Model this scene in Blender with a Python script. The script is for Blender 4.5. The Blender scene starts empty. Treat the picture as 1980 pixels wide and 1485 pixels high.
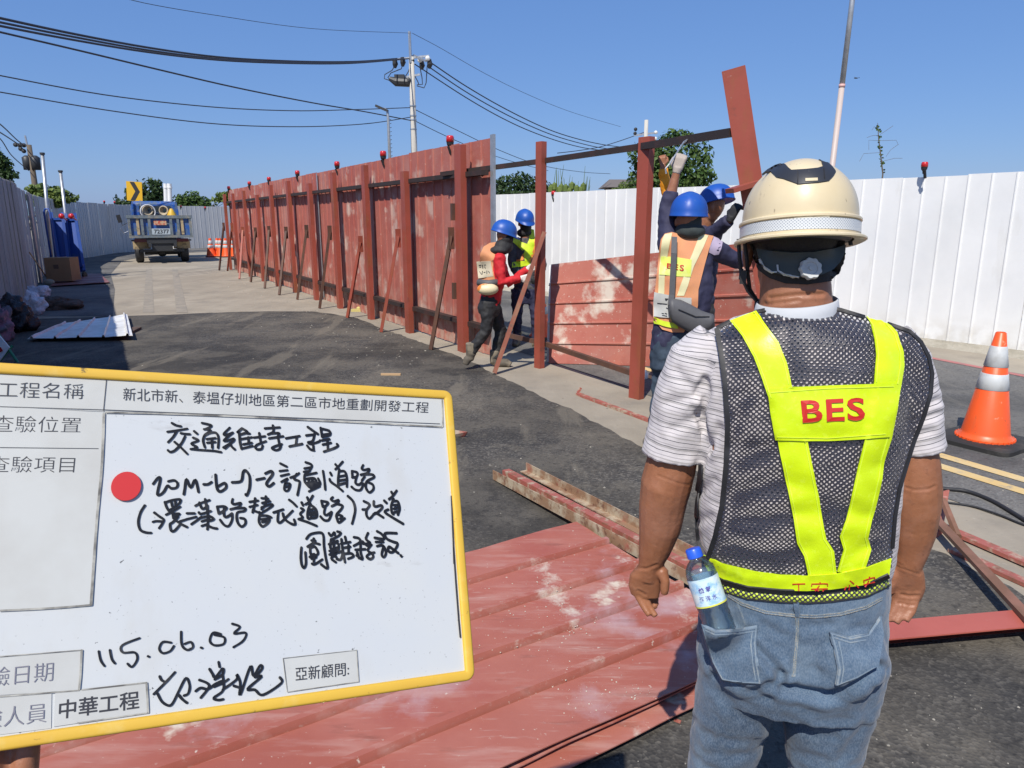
import bpy, bmesh, math, random
from mathutils import Vector, Matrix, noise
from mathutils.bvhtree import BVHTree
from mathutils.geometry import delaunay_2d_cdt
R = math.radians
sc = bpy.context.scene
C = sc.collection

# ------------------------------------------------------------ camera, sky, sun, exposure
CAMH, FPX, PITCH = 1.62, 1373.0, R(13.1)
cd = bpy.data.cameras.new('camera'); cam = bpy.data.objects.new('camera', cd); C.objects.link(cam)
cd.sensor_fit = 'HORIZONTAL'; cd.sensor_width = 36.0; cd.lens = 36.0*FPX/1980.0
cd.clip_start = 0.05; cd.clip_end = 6000
cam.location = (0, 0, CAMH); cam.rotation_euler = (R(90)-PITCH, 0, 0)
sc.camera = cam
SUN_EL, SUN_AZ = R(50.0), R(200.5)            # azimuth of the sun clockwise from +Y
w = bpy.data.worlds.new('World'); sc.world = w; w.use_nodes = True
nt = w.node_tree; bg = nt.nodes['Background']
sky = nt.nodes.new('ShaderNodeTexSky'); sky.sky_type = 'NISHITA'; sky.sun_disc = False
sky.sun_elevation = SUN_EL; sky.sun_rotation = SUN_AZ
sky.altitude = 0; sky.air_density = 1.0; sky.dust_density = 0.6; sky.ozone_density = 5.0
mxs_ = nt.nodes.new('ShaderNodeMix'); mxs_.data_type = 'RGBA'; mxs_.inputs[0].default_value = .50
nt.links.new(sky.outputs[0], mxs_.inputs[6]); mxs_.inputs[7].default_value = (1.15, 2.85, 7.6, 1)      # a hazy even blue over the whole sky
nt.links.new(mxs_.outputs[2], bg.inputs[0]); bg.inputs[1].default_value = 0.094
sl = bpy.data.lights.new('sun', 'SUN'); sl.energy = 4.9; sl.angle = R(0.53); sl.color = (1.0, 0.945, 0.86)
so = bpy.data.objects.new('sun', sl); C.objects.link(so)
sdir = Vector((math.sin(SUN_AZ)*math.cos(SUN_EL), math.cos(SUN_AZ)*math.cos(SUN_EL), math.sin(SUN_EL)))
so.rotation_euler = sdir.to_track_quat('Z', 'Y').to_euler(); so.location = (-6, -12, 20)
sc.view_settings.view_transform = 'Standard'; sc.view_settings.look = 'None'
sc.view_settings.exposure = 0.14; sc.view_settings.gamma = 1.0
sc.cycles.max_bounces = 8; sc.cycles.transparent_max_bounces = 24

# ------------------------------------------------------------ surveying: photo points to places on the ground
def ray(px, py):
    x = (px-990)/FPX; y = -(py-742.5)/FPX
    return Vector((x, y*math.sin(PITCH)+math.cos(PITCH), y*math.cos(PITCH)-math.sin(PITCH)))
def G(px, py, z=0.0):
    r = ray(px, py); t = (z-CAMH)/r.z
    return Vector((r.x*t, r.y*t, z))
def AT(px, py, Y):
    r = ray(px, py); t = Y/r.y
    return Vector((r.x*t, Y, CAMH+r.z*t))
EYE = Vector((0, 0, CAMH))

# ------------------------------------------------------------ materials
def new_mat(name):
    m = bpy.data.materials.new(name); m.use_nodes = True
    n = m.node_tree.nodes; b = n['Principled BSDF']
    return m, m.node_tree, n, b
def setup_coord(nt, n, kind='obj', rnd=True):
    tc = n.new('ShaderNodeTexCoord'); out = tc.outputs['Object']
    if kind == 'world':
        g = n.new('ShaderNodeNewGeometry'); return g.outputs['Position']
    if kind == 'uv': return tc.outputs['UV']
    if rnd:
        oi = n.new('ShaderNodeObjectInfo'); mm = n.new('ShaderNodeMath'); mm.operation = 'MULTIPLY'
        nt.links.new(oi.outputs['Random'], mm.inputs[0]); mm.inputs[1].default_value = 57.0
        va = n.new('ShaderNodeVectorMath'); va.operation = 'ADD'
        nt.links.new(out, va.inputs[0]); nt.links.new(mm.outputs[0], va.inputs[1]); out = va.outputs[0]
    return out
def noise_fac(nt, n, co, scale, lo, hi, detail=6, rough=.6, stretch=None, dist=0.0):
    if stretch:
        mp = n.new('ShaderNodeMapping'); mp.inputs['Scale'].default_value = stretch
        nt.links.new(co, mp.inputs[0]); co = mp.outputs[0]
    t = n.new('ShaderNodeTexNoise'); t.inputs['Scale'].default_value = scale
    t.inputs['Detail'].default_value = detail; t.inputs['Roughness'].default_value = rough
    t.inputs['Distortion'].default_value = dist
    nt.links.new(co, t.inputs['Vector'])
    mr = n.new('ShaderNodeMapRange'); mr.inputs[1].default_value = lo; mr.inputs[2].default_value = hi
    nt.links.new(t.outputs[0], mr.inputs[0])
    return mr.outputs[0]
def mixc(nt, n, fac, a, b, amt=1.0):
    mx = n.new('ShaderNodeMix'); mx.data_type = 'RGBA'
    if amt != 1.0:
        mm = n.new('ShaderNodeMath'); mm.operation = 'MULTIPLY'; nt.links.new(fac, mm.inputs[0]); mm.inputs[1].default_value = amt
        fac = mm.outputs[0]
    nt.links.new(fac, mx.inputs[0])
    for k, v in ((6, a), (7, b)):
        if isinstance(v, tuple): mx.inputs[k].default_value = (*v[:3], 1)
        else: nt.links.new(v, mx.inputs[k])
    return mx.outputs[2]
def MAT(name, base, rough=.6, metal=0.0, layers=(), bump=(), kind='obj', spec=.5, coat=0.0, rnd=True, sheen=0.0, sss=0.0, rvar=0.0):
    """layers: (colour, scale, lo, hi, amount[, stretch]); bump: (scale, strength, distance[, stretch])"""
    m, nt, n, b = new_mat(name)
    co = setup_coord(nt, n, kind, rnd)
    col = tuple(base)
    for L in layers:
        f = noise_fac(nt, n, co, L[1], L[2], L[3], stretch=L[5] if len(L) > 5 else None)
        col = mixc(nt, n, f, col, tuple(L[0]), L[4])
    if isinstance(col, tuple): b.inputs['Base Color'].default_value = (*col, 1)
    else: nt.links.new(col, b.inputs['Base Color'])
    b.inputs['Roughness'].default_value = rough; b.inputs['Metallic'].default_value = metal
    b.inputs['Specular IOR Level'].default_value = spec
    if coat: b.inputs['Coat Weight'].default_value = coat
    if sheen: b.inputs['Sheen Weight'].default_value = sheen
    if sss:
        b.inputs['Subsurface Weight'].default_value = sss; b.inputs['Subsurface Radius'].default_value = (.012, .005, .003)
        b.inputs['Subsurface Scale'].default_value = 1.0
    if rvar:
        f = noise_fac(nt, n, co, 7.0, .3, .7); mr = n.new('ShaderNodeMapRange'); nt.links.new(f, mr.inputs[0])
        mr.inputs[3].default_value = max(0.05, rough-rvar); mr.inputs[4].default_value = min(1, rough+rvar); nt.links.new(mr.outputs[0], b.inputs['Roughness'])
    prev = None
    for B in bump:
        c2 = co
        if len(B) > 3:
            mp = n.new('ShaderNodeMapping'); mp.inputs['Scale'].default_value = B[3]; nt.links.new(co, mp.inputs[0]); c2 = mp.outputs[0]
        t = n.new('ShaderNodeTexNoise'); t.inputs['Scale'].default_value = B[0]; t.inputs['Detail'].default_value = 5
        nt.links.new(c2, t.inputs['Vector'])
        bp = n.new('ShaderNodeBump'); bp.inputs['Strength'].default_value = B[1]; bp.inputs['Distance'].default_value = B[2]
        nt.links.new(t.outputs[0], bp.inputs['Height'])
        if prev: nt.links.new(prev, bp.inputs['Normal'])
        prev = bp.outputs[0]
    if prev: nt.links.new(prev, b.inputs['Normal'])
    return m

RED = (.36, .102, .076)
def red_mat(name, fade=.8, dust=.7, rustamt=.5, base=RED, ribs=None):
    return MAT(name, base, rough=.55, spec=.35, rvar=.12,
        layers=[((.46, .18, .13), 1.3, .42, .72, fade*.55),
                ((.30, .06, .045), 4.0, .52, .70, .6),
                ((.24, .085, .04), 9.0, .60, .74, rustamt),
                ((.58, .50, .42), 2.2, .57, .66, dust*.85),
                ((.60, .54, .46), 38.0, .63, .72, dust*.8),
                ((.46, .32, .27), .8, .5, .7, fade*.35)],
        bump=[(30, .12, .004)])
m_red = red_mat('faded_red_paint')
m_redsheet = MAT('weathered_red_sheet_paint', (.32, .092, .062), rough=.55, spec=.4, rvar=.12, layers=[
        ((.44, .18, .135), .9, .42, .68, .7), ((.31, .06, .045), 2.4, .55, .75, .45),
        ((.46, .35, .36), 3.1, .54, .70, .6), ((.62, .55, .43), 1.7, .615, .65, .85), ((.62, .55, .45), 46., .66, .72, .8), ((.6, .5, .45), 130., .70, .76, .5),
        ((.5, .32, .27), 9., .52, .75, .5, (.25, 1.6, 1)), ((.16, .06, .04), 14., .60, .74, .5, (.3, 1.4, 1)), ((.52, .42, .36), 60., .60, .74, .35, (.12, 1, 1))], bump=[(3.0, .25, .02), (60, .06, .003)])
m_redfade = red_mat('streaked_red_paint', fade=1.1, dust=.55)
m_redleft = red_mat('chalked_red_paint', fade=1.3, dust=1.15)
def add_dust(m, colour, attr='dust', lo=.35, hi=.62, scale=16):
    nt = m.node_tree; n = nt.nodes; b = n['Principled BSDF']; src = b.inputs['Base Color'].links[0].from_socket
    a = n.new('ShaderNodeAttribute'); a.attribute_name = attr; tc = n.new('ShaderNodeTexCoord')
    t = n.new('ShaderNodeTexNoise'); t.inputs['Scale'].default_value = scale; t.inputs['Detail'].default_value = 9; t.inputs['Roughness'].default_value = .72; nt.links.new(tc.outputs['Object'], t.inputs['Vector'])
    ad = n.new('ShaderNodeMath'); ad.operation = 'ADD'; nt.links.new(a.outputs['Fac'], ad.inputs[0]); nt.links.new(t.outputs[0], ad.inputs[1])
    mr = n.new('ShaderNodeMapRange'); mr.inputs[1].default_value = lo+.5; mr.inputs[2].default_value = hi+.5; nt.links.new(ad.outputs[0], mr.inputs[0])
    nt.links.new(mixc(nt, n, mr.outputs[0], src, colour, .9), b.inputs['Base Color'])
add_dust(m_redsheet, (.60, .54, .44))
m_redpost = MAT('red_oxide_steel', (.30, .068, .045), rough=.5, spec=.4, rvar=.12, layers=[((.20, .055, .03), 2.2, .45, .65, .7), ((.24, .10, .035), 5, .55, .7, .65, (1, 1, .35)),
        ((.09, .05, .04), 2.7, .66, .72, .7), ((.45, .30, .25), 24, .68, .75, .6)], bump=[(40, .15, .003)])
m_rust = MAT('dark_rusty_steel', (.085, .042, .028), rough=.7, layers=[((.16, .06, .03), 7, .45, .7, .8), ((.04, .025, .02), 3, .5, .7, .6)], bump=[(60, .2, .003)])
def add_splash(m, colour, z0=.05, z1=.42, amt=.8):
    """mud splashed up from the ground: fades with height on the sheet"""
    nt = m.node_tree; n = nt.nodes; b = n['Principled BSDF']; src = b.inputs['Base Color'].links[0].from_socket
    g = n.new('ShaderNodeNewGeometry'); sp = n.new('ShaderNodeSeparateXYZ'); nt.links.new(g.outputs['Position'], sp.inputs[0])
    mr = n.new('ShaderNodeMapRange'); mr.inputs[1].default_value = z1; mr.inputs[2].default_value = z0; nt.links.new(sp.outputs[2], mr.inputs[0])
    t = n.new('ShaderNodeTexNoise'); t.inputs['Scale'].default_value = 7; t.inputs['Detail'].default_value = 8; nt.links.new(g.outputs['Position'], t.inputs['Vector'])
    m2 = n.new('ShaderNodeMapRange'); m2.inputs[1].default_value = .38; m2.inputs[2].default_value = .62; nt.links.new(t.outputs[0], m2.inputs[0])
    mm = n.new('ShaderNodeMath'); mm.operation = 'MULTIPLY'; nt.links.new(mr.outputs[0], mm.inputs[0]); nt.links.new(m2.outputs[0], mm.inputs[1])
    nt.links.new(mixc(nt, n, mm.outputs[0], src, colour, amt), b.inputs['Base Color'])
m_shaderail = MAT('shade_darkened_rail_steel', (.028, .018, .015), rough=.7, layers=[((.07, .025, .018), 5, .5, .7, .7)])  # near-black base paints in the shade seen on the fence rails
m_white = MAT('white_sheet_paint', (.80, .80, .78), rough=.38, spec=.4, layers=[((.60, .60, .57), 1.1, .45, .75, .5), ((.50, .47, .40), 3.0, .62, .72, .35, (1, 1, .25)), ((.62, .64, .66), .35, .4, .6, .5)], bump=[(2.5, .12, .02)])
m_whiteshade = MAT('shade_darkened_old_white_paint', (.36, .355, .36), rough=.55, layers=[((.24, .235, .23), 4.0, .40, .7, .7, (1, 1, .12)), ((.15, .14, .13), 9.0, .62, .72, .8, (1, 1, .3)), ((.44, .44, .45), .5, .45, .6, .5)], bump=[(8, .2, .01)])  # base colour lowered to deepen the shade on the near left fence
m_farshade = MAT('shade_darkened_white_paint', (.46, .475, .49), rough=.45, layers=[((.36, .37, .385), 1.4, .45, .7, .6, (1, 1, .3)), ((.26, .26, .26), 7, .64, .74, .6, (1, 1, .2))], bump=[(3, .15, .02)])  # darker copy of the white sheet, the far left fence's shade painted in
for m_ in (m_white, m_farshade, m_whiteshade): add_splash(m_, (.46, .42, .35), amt=.5)
for m_ in (m_red, m_redfade): add_splash(m_, (.46, .36, .28), .0, .7, .7)
m_galv = MAT('galvanised_steel', (.46, .48, .50), rough=.4, metal=.6, layers=[((.32, .33, .34), 9, .4, .6, .6)])
m_black = MAT('black_rubber', (.018, .018, .02), rough=.6, bump=[(60, .1, .002)])
m_dark = MAT('dark_metal', (.04, .042, .045), rough=.5, metal=.3)
m_conc = MAT('weathered_concrete_pole', (.50, .48, .43), rough=.85, layers=[((.36, .34, .31), 3, .4, .65, .7, (1, 1, .2))], bump=[(40, .2, .005)])
m_leaf = [None, None, None]

# ------------------------------------------------------------ mesh helpers
class MB:
    def __init__(s): s.v = []; s.f = []
    def add(s, V, F):
        o = len(s.v); s.v += [Vector(p) for p in V]; s.f += [tuple(i+o for i in f) for f in F]; return s
    def box(s, c, d, rot=None):
        x, y, z = d[0]/2, d[1]/2, d[2]/2
        P = [Vector((a*x, b*y, e*z)) for a in (-1, 1) for b in (-1, 1) for e in (-1, 1)]
        if rot is not None: P = [rot @ p for p in P]
        return s.add([p+Vector(c) for p in P], [(0,1,3,2), (4,6,7,5), (0,4,5,1), (2,3,7,6), (0,2,6,4), (1,5,7,3)])
    def bar(s, a, b, w, h, up=(0, 0, 1)):
        a = Vector(a); b = Vector(b); d = b-a; L = d.length; d.normalize(); up = Vector(up)
        x = d.cross(up)
        if x.length < 1e-4: x = d.cross(Vector((1, 0, 0)))
        x.normalize(); y = x.cross(d)
        return s.box((a+b)/2, (w, L, h), Matrix((x, d, y)).transposed())
    def tube(s, pts, r, n=8, cap=True):
        pts = [Vector(p) for p in pts]; k = len(pts)
        rr = r if isinstance(r, (list, tuple)) else [r]*k
        V = []; F = []; prev = None
        for i, p in enumerate(pts):
            t = (pts[min(i+1, k-1)]-pts[max(i-1, 0)]).normalized()
            if prev is None:
                a = Vector((0, 0, 1)) if abs(t.z) < .9 else Vector((1, 0, 0)); u = t.cross(a).normalized()
            else: u = (prev-t*prev.dot(t)).normalized()
            prev = u; v = t.cross(u)
            for j in range(n):
                an = 2*math.pi*j/n; V.append(p+(u*math.cos(an)+v*math.sin(an))*rr[i])
        for i in range(k-1):
            for j in range(n):
                F.append((i*n+j, i*n+(j+1) % n, (i+1)*n+(j+1) % n, (i+1)*n+j))
        if cap: F.append(tuple(range(n-1, -1, -1))); F.append(tuple(range((k-1)*n, k*n)))
        return s.add(V, F)
    def rings(s, R_, close=True, cap=True):
        n = len(R_[0]); V = [p for r in R_ for p in r]; F = []
        for i in range(len(R_)-1):
            for j in range(n if close else n-1):
                F.append((i*n+j, i*n+(j+1) % n, (i+1)*n+(j+1) % n, (i+1)*n+j))
        if cap: F.append(tuple(range(n-1, -1, -1))); F.append(tuple(range((len(R_)-1)*n, len(R_)*n)))
        return s.add(V, F)
    def lathe(s, prof, n=20, M=None):
        R_ = [[Vector((r*math.cos(2*math.pi*j/n), r*math.sin(2*math.pi*j/n), z)) for j in range(n)] for r, z in prof]
        if M is not None: R_ = [[M @ p for p in r] for r in R_]
        return s.rings(R_)
    def prism(s, poly, z0, z1, M=None):
        n = len(poly); V = [Vector((p[0], p[1], z0)) for p in poly]+[Vector((p[0], p[1], z1)) for p in poly]
        if M is not None: V = [M @ p for p in V]
        return s.add(V, [tuple(range(n-1, -1, -1)), tuple(range(n, 2*n))]+[(i, (i+1) % n, (i+1) % n+n, i+n) for i in range(n)])
    def sph(s, c, r, n=10, m=6):
        rx, ry, rz = r if isinstance(r, (list, tuple)) else (r, r, r)
        R_ = []
        for i in range(m+1):
            a = math.pi*(i+.02)/(m+.04)
            R_.append([Vector((c[0]+rx*math.sin(a)*math.cos(2*math.pi*j/n), c[1]+ry*math.sin(a)*math.sin(2*math.pi*j/n), c[2]-rz*math.cos(a))) for j in range(n)])
        return s.rings(R_)
def props(o, label=None, cat=None, group=None, kind=None):
    if label: o['label'] = label
    if cat: o['category'] = cat
    if group: o['group'] = group
    if kind: o['kind'] = kind
    return o
def thing(name, label, cat, loc=(0, 0, 0), rz=0.0, group=None, M=None):
    o = bpy.data.objects.new(name, None); C.objects.link(o); o.empty_display_size = .1
    o.matrix_basis = M if M is not None else (Matrix.Translation(Vector(loc)) @ Matrix.Rotation(rz, 4, 'Z'))
    return props(o, label, cat, group)
def mw(o):
    m = o.matrix_basis.copy()
    while o.parent: o = o.parent; m = o.matrix_basis @ m
    return m
def obj(name, mb, mat, parent=None, world=True, smooth=False, label=None, kind=None, autos=None):
    V, F = (mb.v, mb.f) if isinstance(mb, MB) else mb
    if parent is not None and world:
        inv = mw(parent).inverted(); V = [inv @ Vector(p) for p in V]
    me = bpy.data.meshes.new(name); me.from_pydata([tuple(p) for p in V], [], F)
    bm = bmesh.new(); bm.from_mesh(me)
    if len(bm.faces) < 200000: bmesh.ops.recalc_face_normals(bm, faces=bm.faces)
    bm.to_mesh(me); bm.free()
    if mat is not None: me.materials.append(mat)
    if smooth or autos:
        me.polygons.foreach_set('use_smooth', [True]*len(me.polygons))
    o = bpy.data.objects.new(name, me); C.objects.link(o)
    if parent is not None: o.parent = parent
    if label: o['label'] = label
    if kind: o['kind'] = kind
    if autos:
        me.set_sharp_from_angle(angle=R(autos))
    return o
def inst(name, src, parent=None, M=None):
    o = bpy.data.objects.new(name, src.data if isinstance(src, bpy.types.Object) else src); C.objects.link(o)
    if parent is not None: o.parent = parent
    if M is not None: o.matrix_basis = M
    return o
def copy_tree(o, parent=None):
    c = o.copy(); C.objects.link(c)
    if parent is not None: c.parent = parent
    for ch in list(o.children):
        copy_tree(ch, c)
    return c
def solo(name, mb, mat, label, cat, group=None, smooth=False, autos=None):
    o = obj(name, mb, mat, smooth=smooth, autos=autos)
    c = sum((v.co for v in o.data.vertices), Vector())/max(1, len(o.data.vertices)); c.z = min(v.co.z for v in o.data.vertices)
    o.data.transform(Matrix.Translation(-c)); o.location = c
    return props(o, label, cat, group)
def N3(p, s, seed=0.0): return noise.noise(Vector(p)*s+Vector((seed, seed*.7, -seed)))
# ============================================================ THE SETTING
def ground_poly(name, pts, z, mat, thick=None, sub=0):
    from mathutils.geometry import tessellate_polygon
    P = [Vector((p[0], p[1], z)) for p in pts]
    tr = tessellate_polygon([P])
    o = obj(name, ([p for p in P], [tuple(t) for t in tr]), mat); 
    for pl in o.data.polygons:
        if pl.normal.z < 0: pl.flip()
    return props(o, kind='structure')
def asphalt_mat(name, base, light, dustc, dust=.6, worn=None):
    m, nt, n, b = new_mat(name); co = setup_coord(nt, n, 'world')
    v = n.new('ShaderNodeTexVoronoi'); v.inputs['Scale'].default_value = 80; nt.links.new(co, v.inputs['Vector'])
    sep = n.new('ShaderNodeSeparateColor'); nt.links.new(v.outputs['Color'], sep.inputs[0])
    mr = n.new('ShaderNodeMapRange'); mr.inputs[1].default_value = .55; mr.inputs[2].default_value = 1.0; nt.links.new(sep.outputs[0], mr.inputs[0])
    col = mixc(nt, n, mr.outputs[0], base, light, .75)
    f = noise_fac(nt, n, co, 1.1, .42, .70, detail=8); col = mixc(nt, n, f, col, dustc, dust)
    f = noise_fac(nt, n, co, 5.0, .52, .72, detail=8); col = mixc(nt, n, f, col, dustc, dust*.9)
    f = noise_fac(nt, n, co, .45, .42, .58, detail=9); col = mixc(nt, n, f, col, tuple(c*.48 for c in base), .75)
    f = noise_fac(nt, n, co, 1.7, .50, .60, detail=10); col = mixc(nt, n, f, col, tuple(c*.55+d*.45 for c, d in zip(base, dustc)), .6)
    f = noise_fac(nt, n, co, 22, .56, .66, detail=4); col = mixc(nt, n, f, col, tuple(c*.35 for c in base), .55)
    f = noise_fac(nt, n, co, 55, .70, .76); col = mixc(nt, n, f, col, tuple(min(1, c*1.9) for c in dustc), .7)
    f = noise_fac(nt, n, co, 3.0, .56, .63, stretch=(1, .18, 1)); col = mixc(nt, n, f, col, dustc, dust*.8)
    nt.links.new(col, b.inputs['Base Color']); b.inputs['Roughness'].default_value = .85; b.inputs['Specular IOR Level'].default_value = .3
    bp = n.new('ShaderNodeBump'); bp.inputs['Strength'].default_value = .55; bp.inputs['Distance'].default_value = .006
    nt.links.new(v.outputs['Distance'], bp.inputs['Height'])
    t = n.new('ShaderNodeTexNoise'); t.inputs['Scale'].default_value = 6; t.inputs['Detail'].default_value = 8; nt.links.new(co, t.inputs['Vector'])
    bp2 = n.new('ShaderNodeBump'); bp2.inputs['Strength'].default_value = .35; bp2.inputs['Distance'].default_value = .03
    nt.links.new(t.outputs[0], bp2.inputs['Height']); nt.links.new(bp.outputs[0], bp2.inputs['Normal'])
    nt.links.new(bp2.outputs[0], b.inputs['Normal'])
    return m
m_patch = asphalt_mat('fresh_black_asphalt', (.053, .050, .046), (.18, .165, .14), (.185, .162, .125), .6)
m_road = asphalt_mat('grey_road_asphalt', (.115, .112, .108), (.20, .195, .185), (.21, .195, .165), .35)
m_ground = MAT('dusty_concrete_ground', (.30, .262, .205), rough=.9, kind='world', spec=.2, layers=[((.38, .335, .265), .6, .4, .65, .8), ((.22, .195, .16), 2.3, .48, .7, .6),
        ((.15, .14, .125), .9, .60, .72, .5), ((.46, .42, .35), 26, .62, .72, .5), ((.14, .13, .11), 60, .62, .72, .55), ((.24, .21, .165), 1.2, .45, .62, .6, (1, .15, 1))], bump=[(50, .35, .006), (5, .3, .03)])
S = 900
gv = [(-S, -S), (S, -S), (S, S), (-S, S)]
ground_poly('ground', gv, 0.0, m_ground)
# dark patch of new asphalt in front of the fence
pp = [(-9, -3.0), (5.0, -3.0)]
edge = [(2400, 1330), (1980, 1158), (1900, 1115), (1830, 1070), (1700, 1030), (1500, 975), (1380, 925), (1250, 869), (1180, 832), (1120, 802), (1040, 762), (960, 726), (905, 697), (860, 679), (800, 657), (760, 645), (720, 627), (690, 616), (640, 607), (600, 603), (520, 602), (440, 604), (372, 607), (300, 610), (215, 612), (140, 615), (0, 618)]
rnd = random.Random(5)
epts = []
for i in range(len(edge)-1):
    a = G(*edge[i]); b = G(*edge[i+1]); k = max(2, int((b-a).length/.09))
    for j in range(k):
        p = a.lerp(b, j/k); d = (b-a).normalized(); nrm = Vector((-d.y, d.x, 0))
        q = p+nrm*(.05*noise.noise(p*2.1)+.03*noise.noise(p*9)); epts.append((q.x, q.y))
epts.append(tuple(G(0, 618)[:2]))
e0 = G(0, 618)
ground_poly('asphalt_patch', [(-7.0, -3.0), (7.0, -3.0)]+epts+[(e0.x-1.5, e0.y), (-9, 2)], .004, m_patch)
# road beyond the red fence with its markings
yl_a, yl_b = G(1980, 941), G(1100, 676)      # centre of the double yellow line
dy = (yl_b-yl_a).normalized(); ny = Vector((dy.y, -dy.x, 0))   # ny points right (to the white fence)
def along(t, off): p = yl_a+dy*t+ny*off; return (p.x, p.y)
left_edge = [along(t, -.62+.05*math.sin(t*1.7)) for t in (-9, -4, 0, 2, 4, 6, 8)]
far = [(-7.2, 20.5), (-9.5, 26)]
ground_poly('road', [along(-9, 9), along(-9, -.6)]+left_edge[1:]+[along(12, -.3), along(22, -.3), along(22, 3.2), along(6, 3.35), along(0, 3.6), along(-4, 4.4)], .004, m_road)
m_yel = MAT('worn_yellow_road_paint', (.60, .42, .17), rough=.7, kind='world', layers=[((.25, .22, .17), 12, .55, .68, .8), ((.62, .5, .28), 3, .4, .6, .5)])
m_pink = MAT('worn_red_road_paint', (.42, .14, .13), rough=.7, kind='world', layers=[((.2, .15, .14), 12, .5, .68, .8)])
def strip(name, t0, t1, off, wd, mat, z=.008):
    n_ = 24; L = [along(t0+(t1-t0)*i/n_, off-wd/2) for i in range(n_+1)]; Rr = [along(t0+(t1-t0)*i/n_, off+wd/2) for i in range(n_+1)]
    return ground_poly(name, L+Rr[::-1], z, mat)
strip('yellow_road_line', -6, 20, -.11, .10, m_yel)
strip('yellow_road_line', -6, 20, .11, .10, m_yel)
ra, rb = G(1800, 693), G(1980, 728); rd = (ra-rb).normalized(); rn = Vector((rd.y, -rd.x, 0))
P = [rb-rd*3-rn*.05, rb-rd*3+rn*.05, ra+rd*11+rn*.05, ra+rd*11-rn*.05]
ground_poly('red_road_line', [(p.x, p.y) for p in P], .008, m_pink)
# grey lane on the left, mostly in the shade of the left fence
ground_poly('road_left_lane', [(-30, 12.6), tuple(G(218, 612)[:2]), tuple(G(222, 560)[:2]), tuple(G(214, 530)[:2]), tuple(G(236, 505)[:2]), tuple(G(300, 492)[:2]), tuple(G(420, 486)[:2]), (-14, 60), (-40, 60)], .005, m_road)
# two faint wheel tracks on the dusty concrete
m_track = MAT('rubbed_tyre_track', (.235, .21, .17), rough=.9, kind='world', layers=[((.31, .27, .21), 5, .42, .6, .8)], bump=[(50, .3, .006)])
for a, b in (((287, 605), (288, 520)), ((352, 605), (338, 520))):
    A_, B_ = G(*a), G(*b)
    ground_poly('tyre_track', [(A_.x-.10, A_.y), (A_.x+.10, A_.y), (B_.x+.09, B_.y), (B_.x-.09, B_.y)], .004, m_track)
# verge of rough concrete under the right white fence
# far hills
m_hill = MAT('distant_hillside', (.10, .15, .20), rough=1, layers=[((.08, .13, .13), 1, .4, .6, .7)], rnd=False)
hb = MB(); V = []; nx = 60
for i in range(nx+1):
    x = -900+1800*i/nx; h = 16+14*noise.noise(Vector((i*.23, 3, 0)))+7*noise.noise(Vector((i*.7, 1, 0)))
    V += [Vector((x, 1000, -2)), Vector((x, 1040, max(4, h)*.9)), Vector((x, 1200, max(5, h)))]
hb.add(V, [(3*i, 3*i+3, 3*i+4, 3*i+1) for i in range(nx)]+[(3*i+1, 3*i+4, 3*i+5, 3*i+2) for i in range(nx)])
props(obj('hills', hb, m_hill, smooth=True), kind='structure')

# ============================================================ FENCES
def sheet(wd, ht, ribs, rw, rh, th=.003, seg=1):
    """a corrugated sheet: x across, z up, ribs stand out to -y"""
    prof = [(0.0, 0.0)]
    for x in ribs:
        prof += [(x-rw/2-rh*.35, 0), (x-rw/2+rh*.1, -rh), (x+rw/2-rh*.1, -rh), (x+rw/2+rh*.35, 0)]
    prof.append((wd, 0.0)); prof = [(min(max(x, 0), wd), y) for x, y in prof]
    mb = MB(); n = len(prof)
    zs = [ht*i/seg for i in range(seg+1)]
    V = [Vector((x, y, z)) for z in zs for x, y in prof]+[Vector((x, y+th, z)) for z in zs for x, y in prof]
    F = []; o = n*(seg+1)
    for s_ in range(seg):
        for i in range(n-1):
            a = s_*n+i; F.append((a, a+1, a+n+1, a+n)); F.append((o+a, o+a+n, o+a+n+1, o+a+1))
        F.append((s_*n, s_*n+n, o+s_*n+n, o+s_*n)); e = s_*n+n-1; F.append((e, o+e, o+e+n, e+n))
    for i in range(n-1):
        F.append((i, o+i, o+i+1, i+1)); t = seg*n+i; F.append((t, t+1, o+t+1, o+t))
    return mb.add(V, F)
def mesh_only(name, mb, mat):
    o = obj(name, mb, mat); me = o.data; bpy.data.objects.remove(o); return me
def fence_run(root, me, poly, pw, z=0.0, jig=.004, start=0.0, ht=None, hvar=0.0, seed=1, name='fence_panel', gap=.0):
    """lay panels of width pw along a ground polyline; face (-y of the sheet) turned to the right-hand side of travel"""
    r = random.Random(seed); inv = mw(root).inverted(); d0 = start; L = []
    for a, b in zip(poly[:-1], poly[1:]):
        a = Vector((a[0], a[1], 0)); b = Vector((b[0], b[1], 0)); L.append((a, b, (b-a).length))
    tot = sum(l[2] for l in L)
    def at(s):
        for a, b, l in L:
            if s <= l: return a+(b-a)*(s/l)
            s -= l
        return L[-1][1]
    n = int((tot-start)/pw); out = []
    for i in range(n):
        p = at(start+i*pw); q = at(start+(i+1)*pw); d = q-p; an = math.atan2(d.y, d.x)
        M = Matrix.Translation(p+Vector((0, 0, z+r.uniform(-hvar, hvar)))) @ Matrix.Rotation(an, 4, 'Z') @ Matrix.Translation((0, r.uniform(-jig, jig), 0)) @ Matrix.Rotation(r.uniform(-.004, .004), 4, 'Y') @ Matrix.Diagonal((d.length/pw*(1-gap), 1, 1, 1))
        out.append(inst(name, me, root, inv @ M))
    return out
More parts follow.
